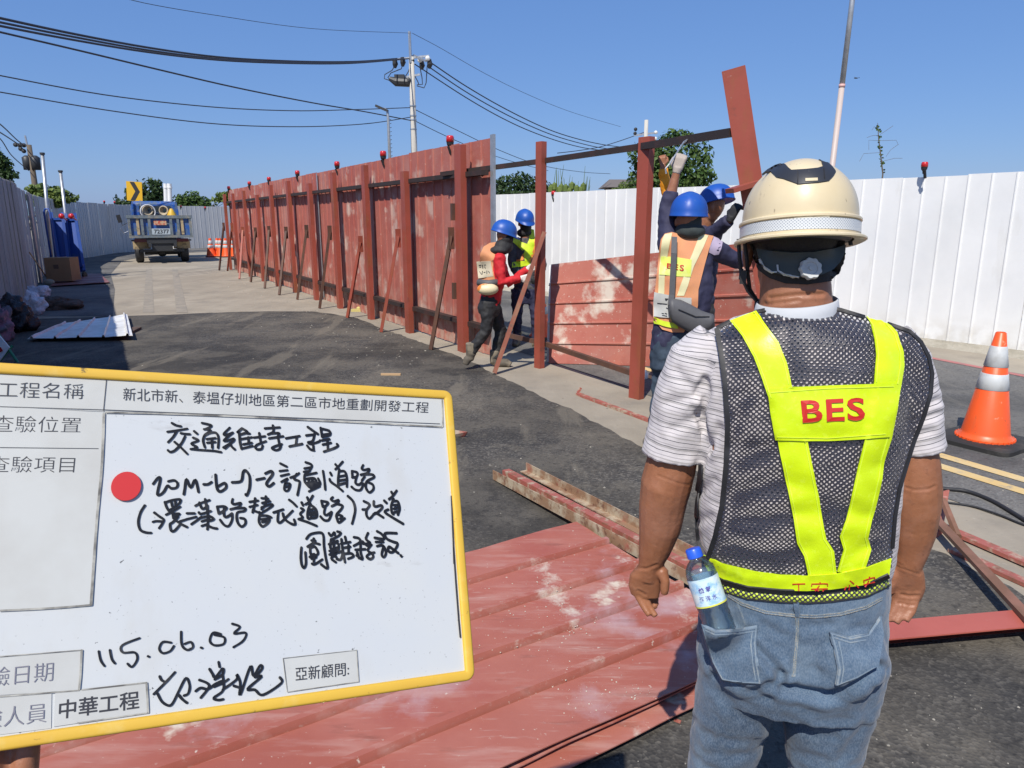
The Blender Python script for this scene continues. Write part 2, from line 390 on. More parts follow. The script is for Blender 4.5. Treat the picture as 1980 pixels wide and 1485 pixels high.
# right white fence (runs from the right of the picture to behind the red fence); its face turned to us
wa, wb, wc = G(1980, 687), G(1800, 665), G(1066, 570)
wd_ = (wc-wa).normalized(); w0 = wa-wd_*3.4; w1 = wc+wd_*16
m_whf = bpy.data.materials['white_sheet_paint']
wf = thing('white_fence', 'long bright white sheet-metal hoarding along the far side of the right-hand road', 'fence', w0)
me_w = mesh_only('white_panel', sheet(.80, 2.16, (.005, .27, .535), .016, .014, seg=2), m_whf)
fence_run(wf, me_w, [w1, w0], .80, jig=.009, hvar=.012, seed=3, gap=.007)
mb = MB(); mb.bar(w0+Vector((.09, .09, 1.9)), w1+Vector((.09, .09, 1.9)), .05, .05); mb.bar(w0+Vector((.09, .09, .4)), w1+Vector((.09, .09, .4)), .05, .05)
obj('rail', mb, m_galv, wf)
kb = MB(); nn = Vector((-wd_.y, wd_.x, 0)); nn = nn if nn.y < 0 else -nn
L = (w1-w0).length; k = int(L/.35); Vt = []
for i in range(k+1):
    p = w0.lerp(w1, i/k); o1 = .30+.05*noise.noise(p*1.7); h = .035+.02*noise.noise(p*3)
    Vt += [p+nn*(-.1)+Vector((0, 0, h+.03)), p+nn*.10+Vector((0, 0, h+.02)), p+nn*o1+Vector((0, 0, .0))]
kb.add(Vt, [(3*i+j, 3*i+j+1, 3*i+j+4, 3*i+j+3) for i in range(k) for j in (0, 1)])
m_verge = MAT('crumbling_concrete_kerb', (.34, .31, .25), rough=.95, kind='world', layers=[((.22, .2, .15), 5, .45, .65, .7), ((.42, .4, .33), 18, .55, .7, .6)], bump=[(30, .6, .02)])
props(obj('kerb', kb, m_verge, smooth=True), kind='structure')
# left white fence, its road side in the shade
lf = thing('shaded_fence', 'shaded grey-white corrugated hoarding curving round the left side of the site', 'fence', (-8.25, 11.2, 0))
me_l = mesh_only('shaded_panel', sheet(.76, 2.36, (.01, .2, .39, .58), .03, .018, seg=2), m_whiteshade)
me_l2 = mesh_only('shade_grey_panel', sheet(.76, 2.30, (.01, .26, .51), .02, .012, seg=2), m_farshade)
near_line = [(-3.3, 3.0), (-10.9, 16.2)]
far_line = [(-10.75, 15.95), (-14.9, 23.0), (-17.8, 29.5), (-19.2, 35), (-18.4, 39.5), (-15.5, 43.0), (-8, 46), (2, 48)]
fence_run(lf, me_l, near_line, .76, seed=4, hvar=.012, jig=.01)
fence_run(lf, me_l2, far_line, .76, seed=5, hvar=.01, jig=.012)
for p in ((-3.4, 3.0), (-6.3, 7.95), (-9.25, 12.95), (-12, 18.3), (-14.95, 23.1), (-17.9, 29.5), (-19.3, 35)):
    pm = MB(); pm.box((p[0]-.09, p[1]+.05, 1.1), (.06, .06, 2.2)); obj('fence_post', pm, m_galv, lf)
# ------------------------------------------------------------ the red fence
RB0, RB1 = G(953, 690), G(455, 521)
rdir = (RB1-RB0).normalized(); rnrm = Vector((rdir.y, -rdir.x, 0)); rnrm = rnrm if rnrm.y < 0 else -rnrm     # to the camera side
rf = thing('red_fence', 'long faded red sheet-metal hoarding with red steel posts, rails and slanting braces', 'fence', RB0)
RL = (RB1-RB0).length
npan = 22; pw = RL/npan
me_r = [mesh_only('red_panel', sheet(pw, 2.50, tuple(pw*t for t in (.012, .34, .67)), .035, .013, seg=3), m_red),
        mesh_only('red_panel', sheet(pw, 2.50, tuple(pw*t for t in (.012, .34, .67)), .035, .013, seg=3), m_redfade)]
inv = mw(rf).inverted(); ang = math.atan2(-rdir.y, -rdir.x); r = random.Random(8)
for i in range(npan):
    p = RB0+rdir*(pw*(i+1))
    M = Matrix.Translation(p+Vector((0, 0, r.uniform(.0, .02)))) @ Matrix.Rotation(ang, 4, 'Z') @ Matrix.Translation((0, r.uniform(-.008, .008), 0)) @ Matrix.Rotation(r.uniform(-.006, .006), 4, 'Y')
    inst('fence_panel', me_r[1 if i in (0, 1, 2, 3, 5, 8, 12) else 0], rf, inv @ M)
# bright end trim at the open end
tb = MB(); e = RB0-rdir*.03; tb.box(e+Vector((0, 0, 1.27)), (.075, .03, 2.54), Matrix.Rotation(ang, 3, 'Z')); obj('end_trim', tb, m_galv, rf)
tb = MB(); tb.box(RB0+rdir*7.1+rnrm*.03+Vector((0, 0, 1.27)), (.05, .008, 2.44), Matrix.Rotation(ang, 3, 'Z')); obj('repair_strip', tb, m_galv, rf)
def channel(h, w_, d_, t=.006):
    """C-shaped steel post, open to +y, z up"""
    poly = [(-w_/2, 0), (w_/2, 0), (w_/2, d_), (w_/2-.018, d_), (w_/2-.018, d_-t), (w_/2-t, d_-t), (w_/2-t, t), (-w_/2+t, t), (-w_/2+t, d_-t), (-w_/2+.018, d_-t), (-w_/2+.018, d_), (-w_/2, d_)]
    mb = MB(); mb.prism(poly, 0, h); return mb
def on_fence(px):
    """distance along the fence under the photo column px"""
    best = None
    for k in range(400):
        s = RL*1.02*k/399; p = RB0+rdir*s; q = p-EYE; dep = q.y*math.cos(PITCH)-(-CAMH)*math.sin(PITCH)
        x = 990+FPX*p.x/dep
        if best is None or abs(x-px) < best[0]: best = (abs(x-px), s)
    return best[1]
pxs = [916, 812, 734, 673, 626, 584, 549, 521, 495, 473, 456]
tops = [2.46, 2.26, 2.44, 2.42, 2.30, 2.42, 2.40, 2.22, 2.38, 2.36, 2.38]
S_ = [on_fence(p) for p in pxs]
yaw = math.atan2(rdir.y, rdir.x)
braces = [(833, 677, 1.42), (737, 643, 1.38), (672, 615, 1.25), (618, 597, 1.40), (575, 580, 1.40), (540, 571, 1.35), (512, 558, 1.35), (485, 546, 1.3), (463, 540, 1.3), (440, 524, 1.4), (424, 523, 1.4)]
for i, (s, h) in enumerate(zip(S_, tops)):
    wdt = .15 if i else .17
    Mx = Matrix.Translation(RB0+rdir*s+rnrm*.19) @ Matrix.Rotation(ang, 4, 'Z')
    cm = channel(h, wdt, .075); obj('post', ([Mx @ v for v in cm.v], cm.f), m_redpost, rf)
    top = RB0+rdir*(s+.10)+rnrm*.24+Vector((0, 0, braces[i][2])); foot = G(braces[i][0], braces[i][1])
    bb = MB(); bb.bar(foot+Vector((0, 0, .01)), top, .045, .045); bb.bar(top-Vector((0, 0, .16)), top+Vector((0, 0, .10)), .02, .075, up=rnrm)
    obj('brace', bb, m_rust if i in (0, 3, 4, 5, 6, 7, 10) else m_redpost, rf)
for z, nm in ((2.13, 'rail'), (.36, 'rail')):
    bb = MB(); bb.bar(RB0+rdir*.0+rnrm*.085+Vector((0, 0, z)), RB1+rnrm*.085+Vector((0, 0, z)), .09, .055); obj(nm, bb, m_shaderail, rf)
for z in (.75, 1.7):
    bb = MB(); bb.box(RB0+rdir*(S_[0]+.12)+rnrm*.2+Vector((0, 0, z)), (.05, .05, .2), Matrix.Rotation(ang, 3, 'Z')); obj('hinge', bb, m_rust, rf)
# open frame going on from the red fence
PA, PB = G(1038, 712), G(1225, 771)
fr = thing('open_frame', 'open red steel fence frame without sheets, two posts and dark rails beside the workers', 'fence frame', PA)
ang2 = math.atan2((PA-PB).y, (PA-PB).x)+math.pi
for p, h, wd2 in ((PA, 2.40, .095), (PB, 2.30, .125)):
    Mx = Matrix.Translation(p) @ Matrix.Rotation(ang2+.12, 4, 'Z')
    cm = channel(h, wd2, .07); obj('post', ([Mx @ v for v in cm.v], cm.f), m_redpost, fr)
fn = Vector((-(PB-PA).y, (PB-PA).x, 0)).normalized()
top_end = AT(1416, 256, 5.05)
tr0 = RB0+rdir*1.0+rnrm*.16+Vector((0, 0, 2.16)); q1 = AT(1045, 312, PA.y+.11); q2 = AT(1236, 284, PB.y+.11)
bb = MB(); bb.bar(tr0, q1, .05, .05); bb.bar(q1, q2, .05, .05); bb.bar(q2, top_end, .05, .055)
obj('rail', bb, m_shaderail, fr)
l0, l1, l2 = AT(968, 645, RB0.y-.55), AT(1052, 664, PA.y+.1), AT(1240, 727, PB.y+.09)
bb = MB(); bb.bar(l0, l1, .045, .05); bb.bar(l1, l2, .045, .05); obj('rail', bb, m_rust, fr)
# the column being raised
base_c = Vector((AT(1531, 835, 5.0).x, 5.0, .02)); topc = AT(1418, 132, 5.0)
rc = thing('raised_column', 'wide red steel column tilted to the left as the blue-helmeted men raise it', 'steel column', base_c)
ax = (topc-base_c); Lc = ax.length; zq = ax.normalized(); xq = Vector((1, -.30, 0)); xq = (xq-zq*xq.dot(zq)).normalized(); yq = zq.cross(xq)
Mx = Matrix.Translation(base_c) @ Matrix((xq, yq, zq)).transposed().to_4x4()
cm = channel(Lc, .15, .08); obj('web', ([Mx @ v for v in cm.v], cm.f), m_redpost, rc)
bb = MB(); c0 = AT(1440, 362, 4.93); bb.bar(c0+Vector((-.10, 0, -.025)), c0+Vector((.11, .04, .035)), .12, .03); obj('bracket', bb, m_redpost, rc)
# ------------------------------------------------------------ stack of red sheets leaning beside the frame
def leaning(name, label, bl, br, tl, tr_, mat, rib=5, th=.012, rh=.02, parent=None, off=0.0):
    """a big ribbed sheet spanned by its four corners; ribs run along the long (bottom) edge"""
    bl, br, tl, tr_ = map(Vector, (bl, br, tl, tr_)); nrm = (br-bl).cross(tl-bl).normalized()
    if nrm.y > 0: nrm = -nrm
    nu = 24; rows = [0.0]
    for k in range(1, rib):
        t = k/rib; rows += [t-.012, t-.004, t+.010, t+.018]
    rows.append(1.0); hs = [0]
    for k in range(1, rib): hs += [0, rh, rh, 0]
    hs.append(0); V = []; nr = len(rows)
    for back in (0, 1):
        for i in range(nu+1):
            u = i/nu
            for t, h in zip(rows, hs):
                p = bl.lerp(br, u).lerp(tl.lerp(tr_, u), t)
                p = p+nrm*(h+off-(th if back else 0)+.010*noise.noise(Vector((u*5, t*3, off*50+2))))
                V.append(p)
    F = []; o = nr*(nu+1)
    for i in range(nu):
        for j in range(nr-1):
            a = i*nr+j; F.append((a, a+nr, a+nr+1, a+1)); F.append((o+a, o+a+1, o+a+nr+1, o+a+nr))
        F.append((i*nr, o+i*nr, o+i*nr+nr, i*nr+nr)); e = i*nr+nr-1; F.append((e, e+nr, o+e+nr, o+e))
    for j in range(nr-1):
        F.append((j, j+1, o+j+1, o+j)); e = nu*nr+j; F.append((e, o+e, o+e+1, e+1))
    return MB().add(V, F)
bl = G(1061, 704); br = G(1268, 709)+Vector((1.15, -.2, 0)); 
tl = AT(1066, 511, bl.y+.30); tr2 = AT(1262, 490, 7.75)
d_ = (tr2-tl); tr3 = tl+d_*((br-bl).length/d_.length)
tr3.z = tl.z+.30
mbs = leaning('', '', bl+Vector((0, 0, .01)), br+Vector((0, 0, .01)), tl, tr3, None)
ls = obj('leaning_sheet', mbs, m_redleft); props(ls, 'large chalky red ribbed sheet leaning on its side behind the two thin posts', 'metal sheet')
mbs = leaning('', '', bl+Vector((-.02, .10, .01)), br+Vector((.03, .1, .01)), tl+Vector((-.02, .06, -.015)), tr3+Vector((.03, .06, -.02)), None)
ls2 = obj('leaning_sheet', mbs, m_white); props(ls2, 'white-backed ribbed sheet close behind the chalky red sheet by the posts', 'metal sheet')
for a, nm in ((.18, 'left'), (.8, 'right')):
    p = tl.lerp(tr3, a)+Vector((0, .10, -.1)); q = bl.lerp(br, a)+Vector((0, .75, 0))
    q.z = 0; mb = MB(); mb.bar(q, p, .05, .05)
    solo('prop_strut', mb, m_rust, 'rusty strut propping the leaning red sheet from behind at its %s end' % nm, 'strut')
# ============================================================ BEYOND THE FENCES
def leaf_mat(name, a, b_, c):
    m, nt, n, b = new_mat(name); g = n.new('ShaderNodeNewGeometry')
    col = mixc(nt, n, g.outputs['Random Per Island'], a, b_)
    co = g.outputs['Position']; f = noise_fac(nt, n, co, .9, .42, .62); col = mixc(nt, n, f, col, c, .6)
    nt.links.new(col, b.inputs['Base Color']); b.inputs['Roughness'].default_value = .55; b.inputs['Specular IOR Level'].default_value = .3
    tl_ = n.new('ShaderNodeBsdfTranslucent'); nt.links.new(col, tl_.inputs[0]); mx = n.new('ShaderNodeMixShader'); mx.inputs[0].default_value = .22
    nt.links.new(b.outputs[0], mx.inputs[1]); nt.links.new(tl_.outputs[0], mx.inputs[2]); nt.links.new(mx.outputs[0], n['Material Output'].inputs[0])
    return m
m_leafd = leaf_mat('dark_leaves', (.022, .050, .016), (.055, .095, .028), (.030, .060, .022))
m_leafm = leaf_mat('mid_green_leaves', (.040, .085, .020), (.10, .16, .035), (.055, .10, .028))
m_leafl = leaf_mat('yellow_green_leaves', (.085, .14, .028), (.19, .24, .06), (.10, .15, .04))
m_bark = MAT('grey_brown_bark', (.12, .095, .07), rough=.9, bump=[(14, .5, .02, (1, 1, .3))])
def leaves(blobs, nleaf, size, seed, asp=.55):
    r = random.Random(seed); mb = MB(); V = mb.v; F = mb.f
    vol = [b[3]*b[4]*b[5] for b in blobs]; tot = sum(vol)
    for b, v_ in zip(blobs, vol):
        k = int(nleaf*v_/tot)+8
        for _ in range(k):
            d = Vector((r.gauss(0, 1), r.gauss(0, 1), r.gauss(0, 1))).normalized(); rad = r.random()**.28
            wob = 1+.28*noise.noise(Vector((d.x*2.3+b[0], d.y*2.3+b[1], d.z*2.3+b[2])))
            p = Vector((b[0]+d.x*b[3]*rad*wob, b[1]+d.y*b[4]*rad*wob, b[2]+d.z*b[5]*rad*wob))
            if noise.noise(p*(.55/size*.16+.6)) < -.24: continue
            n_ = (d*.7+Vector((r.gauss(0, .6), r.gauss(0, .6), r.gauss(0, .6)+.35))).normalized(); u = n_.cross(Vector((r.gauss(0, 1), r.gauss(0, 1), r.gauss(0, 1)))).normalized(); w_ = n_.cross(u)
            s = size*r.uniform(.6, 1.35); o = len(V)
            V += [p-u*s, p+w_*s*asp+n_*s*.1, p+u*s, p-w_*s*asp+n_*s*.1]; F.append((o, o+1, o+2, o+3))
    return mb
def tree(label, cat, base, th, tr_, blobs, nleaf, size, mat, seed=1, group=None, name='tree'):
    t = thing(name, label, cat, base, group=group); r = random.Random(seed)
    bl_ = [(base[0]+b[0], base[1]+b[1], base[2]+b[2], *b[3:]) for b in blobs]
    obj('crown', leaves(bl_, nleaf, size, seed), mat, t)
    mb = MB(); p0 = Vector(base); p1 = p0+Vector((r.uniform(-.2, .2), r.uniform(-.2, .2), th))
    mb.tube([p0, (p0+p1)/2+Vector((r.uniform(-.1, .1), 0, 0)), p1], [tr_, tr_*.8, tr_*.55], 9)
    for b in bl_[:7]:
        c = Vector(b[:3]); mid = p1.lerp(c, .5)+Vector((0, 0, .1)); mb.tube([p1-Vector((0, 0, th*.15)), mid, c], [tr_*.45, tr_*.25, tr_*.1], 6)
    obj('trunk', mb, m_bark, t, smooth=True); return t
def px_blobs(base, Y, lst):
    """blobs given as (px, py, half-width px, half-height px) seen at distance Y"""
    out = []
    for px, py, hw, hh in lst:
        p = AT(px, py, Y); k = Y*.98/FPX; out.append((p.x-base[0], p.y-base[1], p.z-base[2], hw*k, min(hw, hh*1.6)*k*.9, hh*k))
    return out
def gy(px, Y): return (AT(px, 742, Y).x, Y, 0.0)
b = gy(1300, 30); tree('tall round bright-leaved tree behind the white fence beside the open frame', 'tree', b, 2.6, .16, px_blobs(b, 30, [(1308, 300, 44, 48), (1345, 310, 32, 46), (1262, 320, 42, 42), (1240, 300, 26, 24), (1340, 345, 40, 30), (1290, 350, 60, 34), (1240, 355, 30, 30), (1312, 272, 30, 20), (1360, 345, 20, 22), (1290, 400, 50, 40)]), 7500, .10, m_leafm, 3)
b = gy(1000, 55); tree('dark dense tree clump right behind the end of the red fence', 'tree', b, 2.2, .2, px_blobs(b, 55, [(985, 362, 28, 26), (1015, 358, 26, 24), (1045, 368, 24, 20), (965, 368, 18, 22), (1000, 392, 60, 24)]), 4200, .15, m_leafd, 4)
b = gy(1200, 52); tree('low yellow-green shrub beside the dark-roofed house', 'shrub', b, .6, .06, px_blobs(b, 52, [(1212, 362, 18, 12), (1232, 352, 12, 14), (1200, 375, 24, 14)]), 1100, .12, m_leafl, 5, name='shrub')
b = gy(270, 48); tree('large dark tree behind the yellow chevron sign', 'tree', b, 2.4, .22, px_blobs(b, 48, [(290, 372, 24, 26), (262, 378, 20, 22), (305, 372, 14, 26), (240, 388, 18, 14), (280, 352, 14, 10), (270, 400, 48, 18)]), 3600, .13, m_leafd, 6)
b = gy(372, 50); tree('bright green domed tree between the white pipes and the red fence', 'tree', b, 1.6, .14, px_blobs(b, 50, [(350, 388, 18, 12), (372, 384, 18, 14), (392, 392, 20, 11), (335, 392, 16, 12), (372, 405, 48, 14)]), 2600, .12, m_leafm, 7)
b = gy(432, 46); t = tree('sparse palm-like tree just left of the red fence\'s far end', 'tree', b, 1.8, .07, px_blobs(b, 46, [(432, 378, 16, 6), (420, 386, 10, 4), (442, 388, 10, 8), (446, 374, 8, 6)]), 420, .16, m_leafl, 8)
b = gy(95, 26); tree('bright leafy shrub spilling over the left fence beside the grey poles', 'shrub', b, 1.2, .07, px_blobs(b, 26, [(75, 366, 24, 12), (105, 372, 22, 12), (132, 380, 18, 10), (90, 385, 40, 16)]), 2200, .09, m_leafl, 9, name='shrub')
b = gy(-6, 24); tree('dark tree at the left edge above the shaded fence', 'tree', b, 2.2, .12, px_blobs(b, 24, [(-8, 310, 18, 26), (8, 322, 16, 18), (20, 338, 14, 10), (-10, 350, 30, 24)]), 1300, .09, m_leafd, 10)
b = gy(1660, 14); 
# reeds behind the white fence
reed = thing('reed_clump', 'clump of tall green reeds sticking up behind the white fence', 'reeds', gy(1085, 24)); r = random.Random(2)
mb = MB()
for i in range(46):
    x0 = r.choice([r.uniform(1060, 1096), r.uniform(1062, 1100), r.uniform(1116, 1132)]); top = AT(x0+r.uniform(-14, 20), r.uniform(318, 364) if r.random() < .6 else r.uniform(350, 376), 24); bot = AT(x0, 400, 24+r.uniform(-.3, .3)); bot.z = r.uniform(.4, 1.2)
    mid = bot.lerp(top, .6)+Vector((r.uniform(-.05, .05), 0, .05)); mb.tube([bot, mid, top], [.020, .017, .004], 4)
for i in range(16):
    x0 = r.uniform(1060, 1130); mb.sph(AT(x0, r.uniform(360, 380), 24), (.12, .12, .16), 5, 3)
obj('stalk', mb, m_leafl, reed, kind='stuff')
# house with a dark roof
hx = AT(1200, 366, 60); house = thing('house', 'small dark house with a low grey tiled roof behind the fence', 'house', (hx.x, 60, 0))
m_roof = MAT('grey_roof_tiles', (.14, .12, .11), rough=.8, bump=[(8, .5, .05)]); m_wall = MAT('dark_timber_wall', (.035, .03, .028), rough=.8)
z0 = AT(1200, 362, 60).z; z1 = AT(1200, 345, 60).z
mb = MB(); mb.box((hx.x+.1, 61.5, z0/2), (2.1, 3.0, z0)); obj('wall', mb, m_wall, house)
mb = MB(); mb.add([Vector(p) for p in ((hx.x-1.45, 59.5, z0-.02), (hx.x+1.5, 59.5, z0-.02), (hx.x+1.5, 63.5, z0-.02), (hx.x-1.45, 63.5, z0-.02), (hx.x-.75, 61.5, z1), (hx.x+1.0, 61.5, z1))], [(0, 1, 5, 4), (1, 2, 5), (2, 3, 4, 5), (3, 0, 4), (0, 3, 2, 1)]); obj('roof', mb, m_roof, house)
mb = MB(); mb.box((hx.x-.5, 59.97, z0-.55), (.45, .06, .6)); obj('window', mb, m_white, house)
# ---- poles
def ppx(px, py, Y): return AT(px, py, Y)
UY = 38.0; pt = ppx(794, 62, UY); pbx = pt.x; up = thing('utility_pole', 'tall concrete utility pole with crossarms, insulators and cables behind the red fence', 'utility pole', (pbx, UY, 0))
zc = ppx(797, 110, UY).z
mb = MB(); mb.lathe([(.19, 0), (.13, zc)], 16, Matrix.Translation((pbx, UY, 0))); obj('shaft', mb, m_conc, up, smooth=True)
mb = MB(); mb.tube([(pbx-.03, UY-.1, zc-.3), (pbx-.05, UY-.1, pt.z)], .07, 8); obj('top_rod', mb, m_galv, up)
def armx(a, b_, w_=.09): 
    mb = MB(); mb.bar(a, b_, w_, w_); return obj('crossarm', mb, m_galv, up)
armx(ppx(757, 116, UY), ppx(830, 108, UY)); armx(ppx(800, 107, UY+.2), ppx(824, 118, UY-.8)); armx(ppx(770, 152, UY), ppx(812, 144, UY))
m_ins = MAT('white_porcelain', (.7, .7, .68), rough=.2)
for x, y, k in ((763, 119, 1), (778, 116, 1), (795, 113, 1), (815, 122, 0), (830, 120, 0)):
    p = ppx(x, y, UY); mb = MB(); mb.tube([p+Vector((0, 0, .12)), p+Vector((.03, 0, -.12)), p+Vector((.0, 0, -.30))], [.10, .14, .07], 8); obj('insulator', mb, m_black, up)
for x, y in ((812, 116), (827, 113)):
    mb = MB(); mb.sph(ppx(x, y, UY-.1), .13, 8, 6); obj('insulator', mb, m_ins, up)
mb = MB(); c = ppx(777, 156, UY); mb.tube([c+Vector((-.62, 0, .10)), c+Vector((-.3, 0, -.05)), c+Vector((.3, 0, -.08)), c+Vector((.55, 0, .06))], [.10, .22, .22, .10], 10); mb.box(c+Vector((-.1, 0, .18)), (.5, .3, .18)); obj('switch_box', mb, m_dark, up)
def pxline(pts, Y, r_=.025): 
    mb = MB(); mb.tube([ppx(x, y, Y) for x, y in pts], r_, 5); return mb
m_cable = MAT('black_cable', (.03, .035, .05), rough=.6)
for pts in ([(765, 124), (758, 136), (744, 144), (743, 152), (752, 155)], [(780, 121), (776, 133), (756, 141), (750, 150), (756, 155)], [(796, 118), (790, 138), (784, 148)], [(812, 130), (816, 150), (817, 163), (806, 164)], [(826, 128), (824, 160), (820, 170), (806, 166)], [(801, 145), (808, 158), (810, 164)]):
    obj('jumper_cable', pxline(pts, UY), m_cable, up)
for y in (205, 224, 232, 250): 
    mb = MB(); p = ppx(798, y, UY); mb.lathe([(.17, -.03), (.17, .03)], 12, Matrix.Translation((pbx, UY, p.z))); obj('clamp_band', mb, m_galv, up)
LY = 33.0; lp = ppx(751, 240, LY); lamp = thing('street_lamp', 'slim street lamp with a short arm reaching left beside the utility pole', 'street lamp', (lp.x, LY, 0))
zt = ppx(751, 215, LY).z
mb = MB(); mb.tube([(lp.x, LY, 0), (lp.x, LY, zt-.3), (lp.x-.02, LY, zt), (lp.x-.15, LY, zt+.12)], [.085, .06, .055, .05], 10); obj('pole', mb, m_galv, lamp, smooth=True)
h = ppx(739, 210, LY); mb = MB(); mb.bar(h+Vector((-.28, 0, .12)), h+Vector((.25, 0, -.10)), .24, .09); obj('lamp_head', mb, m_dark, lamp)
mb = MB(); 
for k in range(18): z = zt-.35-k*.17; mb.tube([(lp.x-.02+.09, LY, z), (lp.x+.13, LY, z+.02)], .012, 4)
obj('step_bolts', mb, m_dark, lamp, kind='stuff')
# ---- cables
def wire(label, pts, Y0, Y1, r_, group=None):
    """a cable through the photo points, its distance changing evenly along its own plan line"""
    a, b_ = AT(*pts[0], Y0), AT(*pts[-1], Y1); P = []
    # smooth the photo points first
    Q = [Vector(p) for p in pts]; X = [Q[0]]+Q+[Q[-1]]; S = []
    for i in range(1, len(X)-2):
        for j in range(6):
            t = j/6; p0, p1, p2, p3 = X[i-1], X[i], X[i+1], X[i+2]; S.append(.5*((2*p1)+(p2-p0)*t+(2*p0-5*p1+4*p2-p3)*t*t+(3*p1-p0-3*p2+p3)*t**3))
    S.append(Q[-1])
    for s in S:
        r3 = ray(s.x, s.y); dx, dy_ = b_.x-a.x, b_.y-a.y     # meet the vertical plane through a, b
        den = r3.x*dy_-r3.y*dx; t = (a.x*dy_-a.y*dx)/den; P.append(Vector((r3.x*t, r3.y*t, CAMH+r3.z*t)))
    mb = MB(); mb.tube(P, r_, 6, cap=False); return solo('power_cable', mb, m_cable, label, 'cable', group, smooth=True)
gL = 'cables left of the utility pole'
wire('topmost of the thick black cables running left from the pole', [(-60, 22), (0, 35), (130, 63), (280, 91), (420, 110), (560, 118), (680, 119), (768, 113)], 17, UY, .032, gL)
wire('second thick black cable down on the left of the pole', [(-60, 30), (0, 43), (130, 69), (280, 96), (420, 113.5), (560, 120.5), (680, 121), (782, 113)], 16.6, UY, .028, gL)
wire('third thick black cable down on the left of the pole', [(-60, 37), (0, 50), (130, 75), (280, 100), (420, 116), (560, 122.5), (680, 122.5), (794, 113)], 16.2, UY, .028, gL)
wire('single dark cable dropping steadily to the street lamp from the left', [(-60, 48), (0, 62), (150, 97), (300, 133), (450, 168), (600, 198), (700, 215), (795, 233)], 18, UY, .026, gL)
wire('faint grey cable sagging across the sky left of the lamp', [(-60, 134), (0, 146), (200, 183), (400, 206), (560, 214), (680, 212), (796, 208)], 24, UY, .022, gL)
wire('lowest faint grey cable sagging towards the utility pole from the left', [(-60, 168), (0, 178), (200, 212), (400, 238), (560, 245), (700, 240), (797, 226)], 25, UY, .022, gL)
wire('hair-thin cable high in the sky left of the pole', [(180, -20), (280, 6), (420, 30), (600, 55), (795, 64)], 22, UY, .010, gL)
gR = 'cables right of the utility pole'
wire('upper of the three cables swooping down right from the pole', [(833, 121), (900, 166), (980, 212), (1060, 250), (1130, 272), (1190, 283), (1236, 285)], UY, 62, .030, gR)
wire('middle of the three cables swooping down right from the pole', [(826, 127), (900, 177), (980, 222), (1060, 258), (1130, 279), (1180, 288), (1240, 290)], UY, 62, .028, gR)
wire('lower of the three cables swooping down right from the pole', [(802, 124), (900, 188), (980, 233), (1050, 263), (1120, 284), (1180, 292), (1240, 294)], UY, 62, .028, gR)
wire('thin cable dropping right behind the red fence top', [(803, 212), (880, 250), (960, 288), (1040, 318), (1120, 332), (1180, 336)], UY, 60, .018, gR)
wire('lowest thin cable dropping right behind the red fence', [(803, 234), (860, 262), (930, 292), (1000, 315), (1060, 330)], UY, 60, .018, gR)
wire('thin cable rising towards the far right pole', [(1078, 296), (1120, 291), (1160, 284), (1200, 272), (1245, 256)], 48, 60, .028, gR)
wire('hair-thin cable high right of the pole', [(797, 64), (850, 92), (930, 138), (1010, 178), (1100, 215), (1200, 245)], UY, 62, .012, gR)
FY = 58.0; fp = ppx(1250, 232, FY); fpo = thing('utility_pole', 'far white-topped utility pole half hidden in the round tree', 'utility pole', (fp.x, FY, 0))
mb = MB(); mb.lathe([(.2, 0), (.15, fp.z)], 12, Matrix.Translation((fp.x, FY, 0))); obj('shaft', mb, m_conc, fpo, smooth=True)
mb = MB(); mb.bar(ppx(1226, 262, FY), ppx(1272, 256, FY), .12, .12); obj('crossarm', mb, m_galv, fpo)
for x, y in ((1228, 258), (1229, 250), (1268, 256), (1267, 268)):
    mb = MB(); mb.sph(ppx(x, y, FY), .14, 8, 6); obj('insulator', mb, m_ins if x > 1240 else m_black, fpo)
# far-left pole
QY = 44.0; qp = ppx(56, 280, QY); qo = thing('utility_pole', 'far dark utility pole with transformers above the left fence', 'utility pole', (qp.x, QY, 0))
mb = MB(); mb.lathe([(.2, 0), (.13, qp.z)], 12, Matrix.Translation((qp.x, QY, 0))); obj('shaft', mb, m_bark, qo, smooth=True)
mb = MB(); mb.tube([(qp.x-.1, QY, qp.z-.1), (qp.x-.15, QY, ppx(52, 262, QY).z)], .05, 6); obj('top_rod', mb, m_galv, qo)
mb = MB(); mb.bar(ppx(28, 279, QY), ppx(58, 282, QY), .1, .1); obj('crossarm', mb, m_dark, qo)
for x, y in ((30, 280), (38, 281), (46, 281), (40, 288), (46, 292)):
    mb = MB(); mb.sph(ppx(x, y, QY), .13, 8, 6); obj('insulator', mb, m_dark, qo)
for x in (53, 69):
    p = ppx(x, 315, QY); mb = MB(); mb.lathe([(.24, -.4), (.26, .3), (.1, .42)], 12, Matrix.Translation(p)); obj('transformer', mb, m_dark, qo, smooth=True)
gF = 'cables at the far left'
wire('upper short cable at the far left reaching the dark pole', [(-30, 222), (0, 240), (30, 268), (45, 280)], 30, QY, .03, gF)
wire('lower short cable at the far left reaching the dark pole', [(-30, 240), (0, 256), (25, 272), (40, 282)], 30, QY, .03, gF)
wire('slack short cable under the far left pole\'s crossarm', [(-30, 250), (0, 268), (22, 300), (56, 330)], 30, QY, .025, gF)
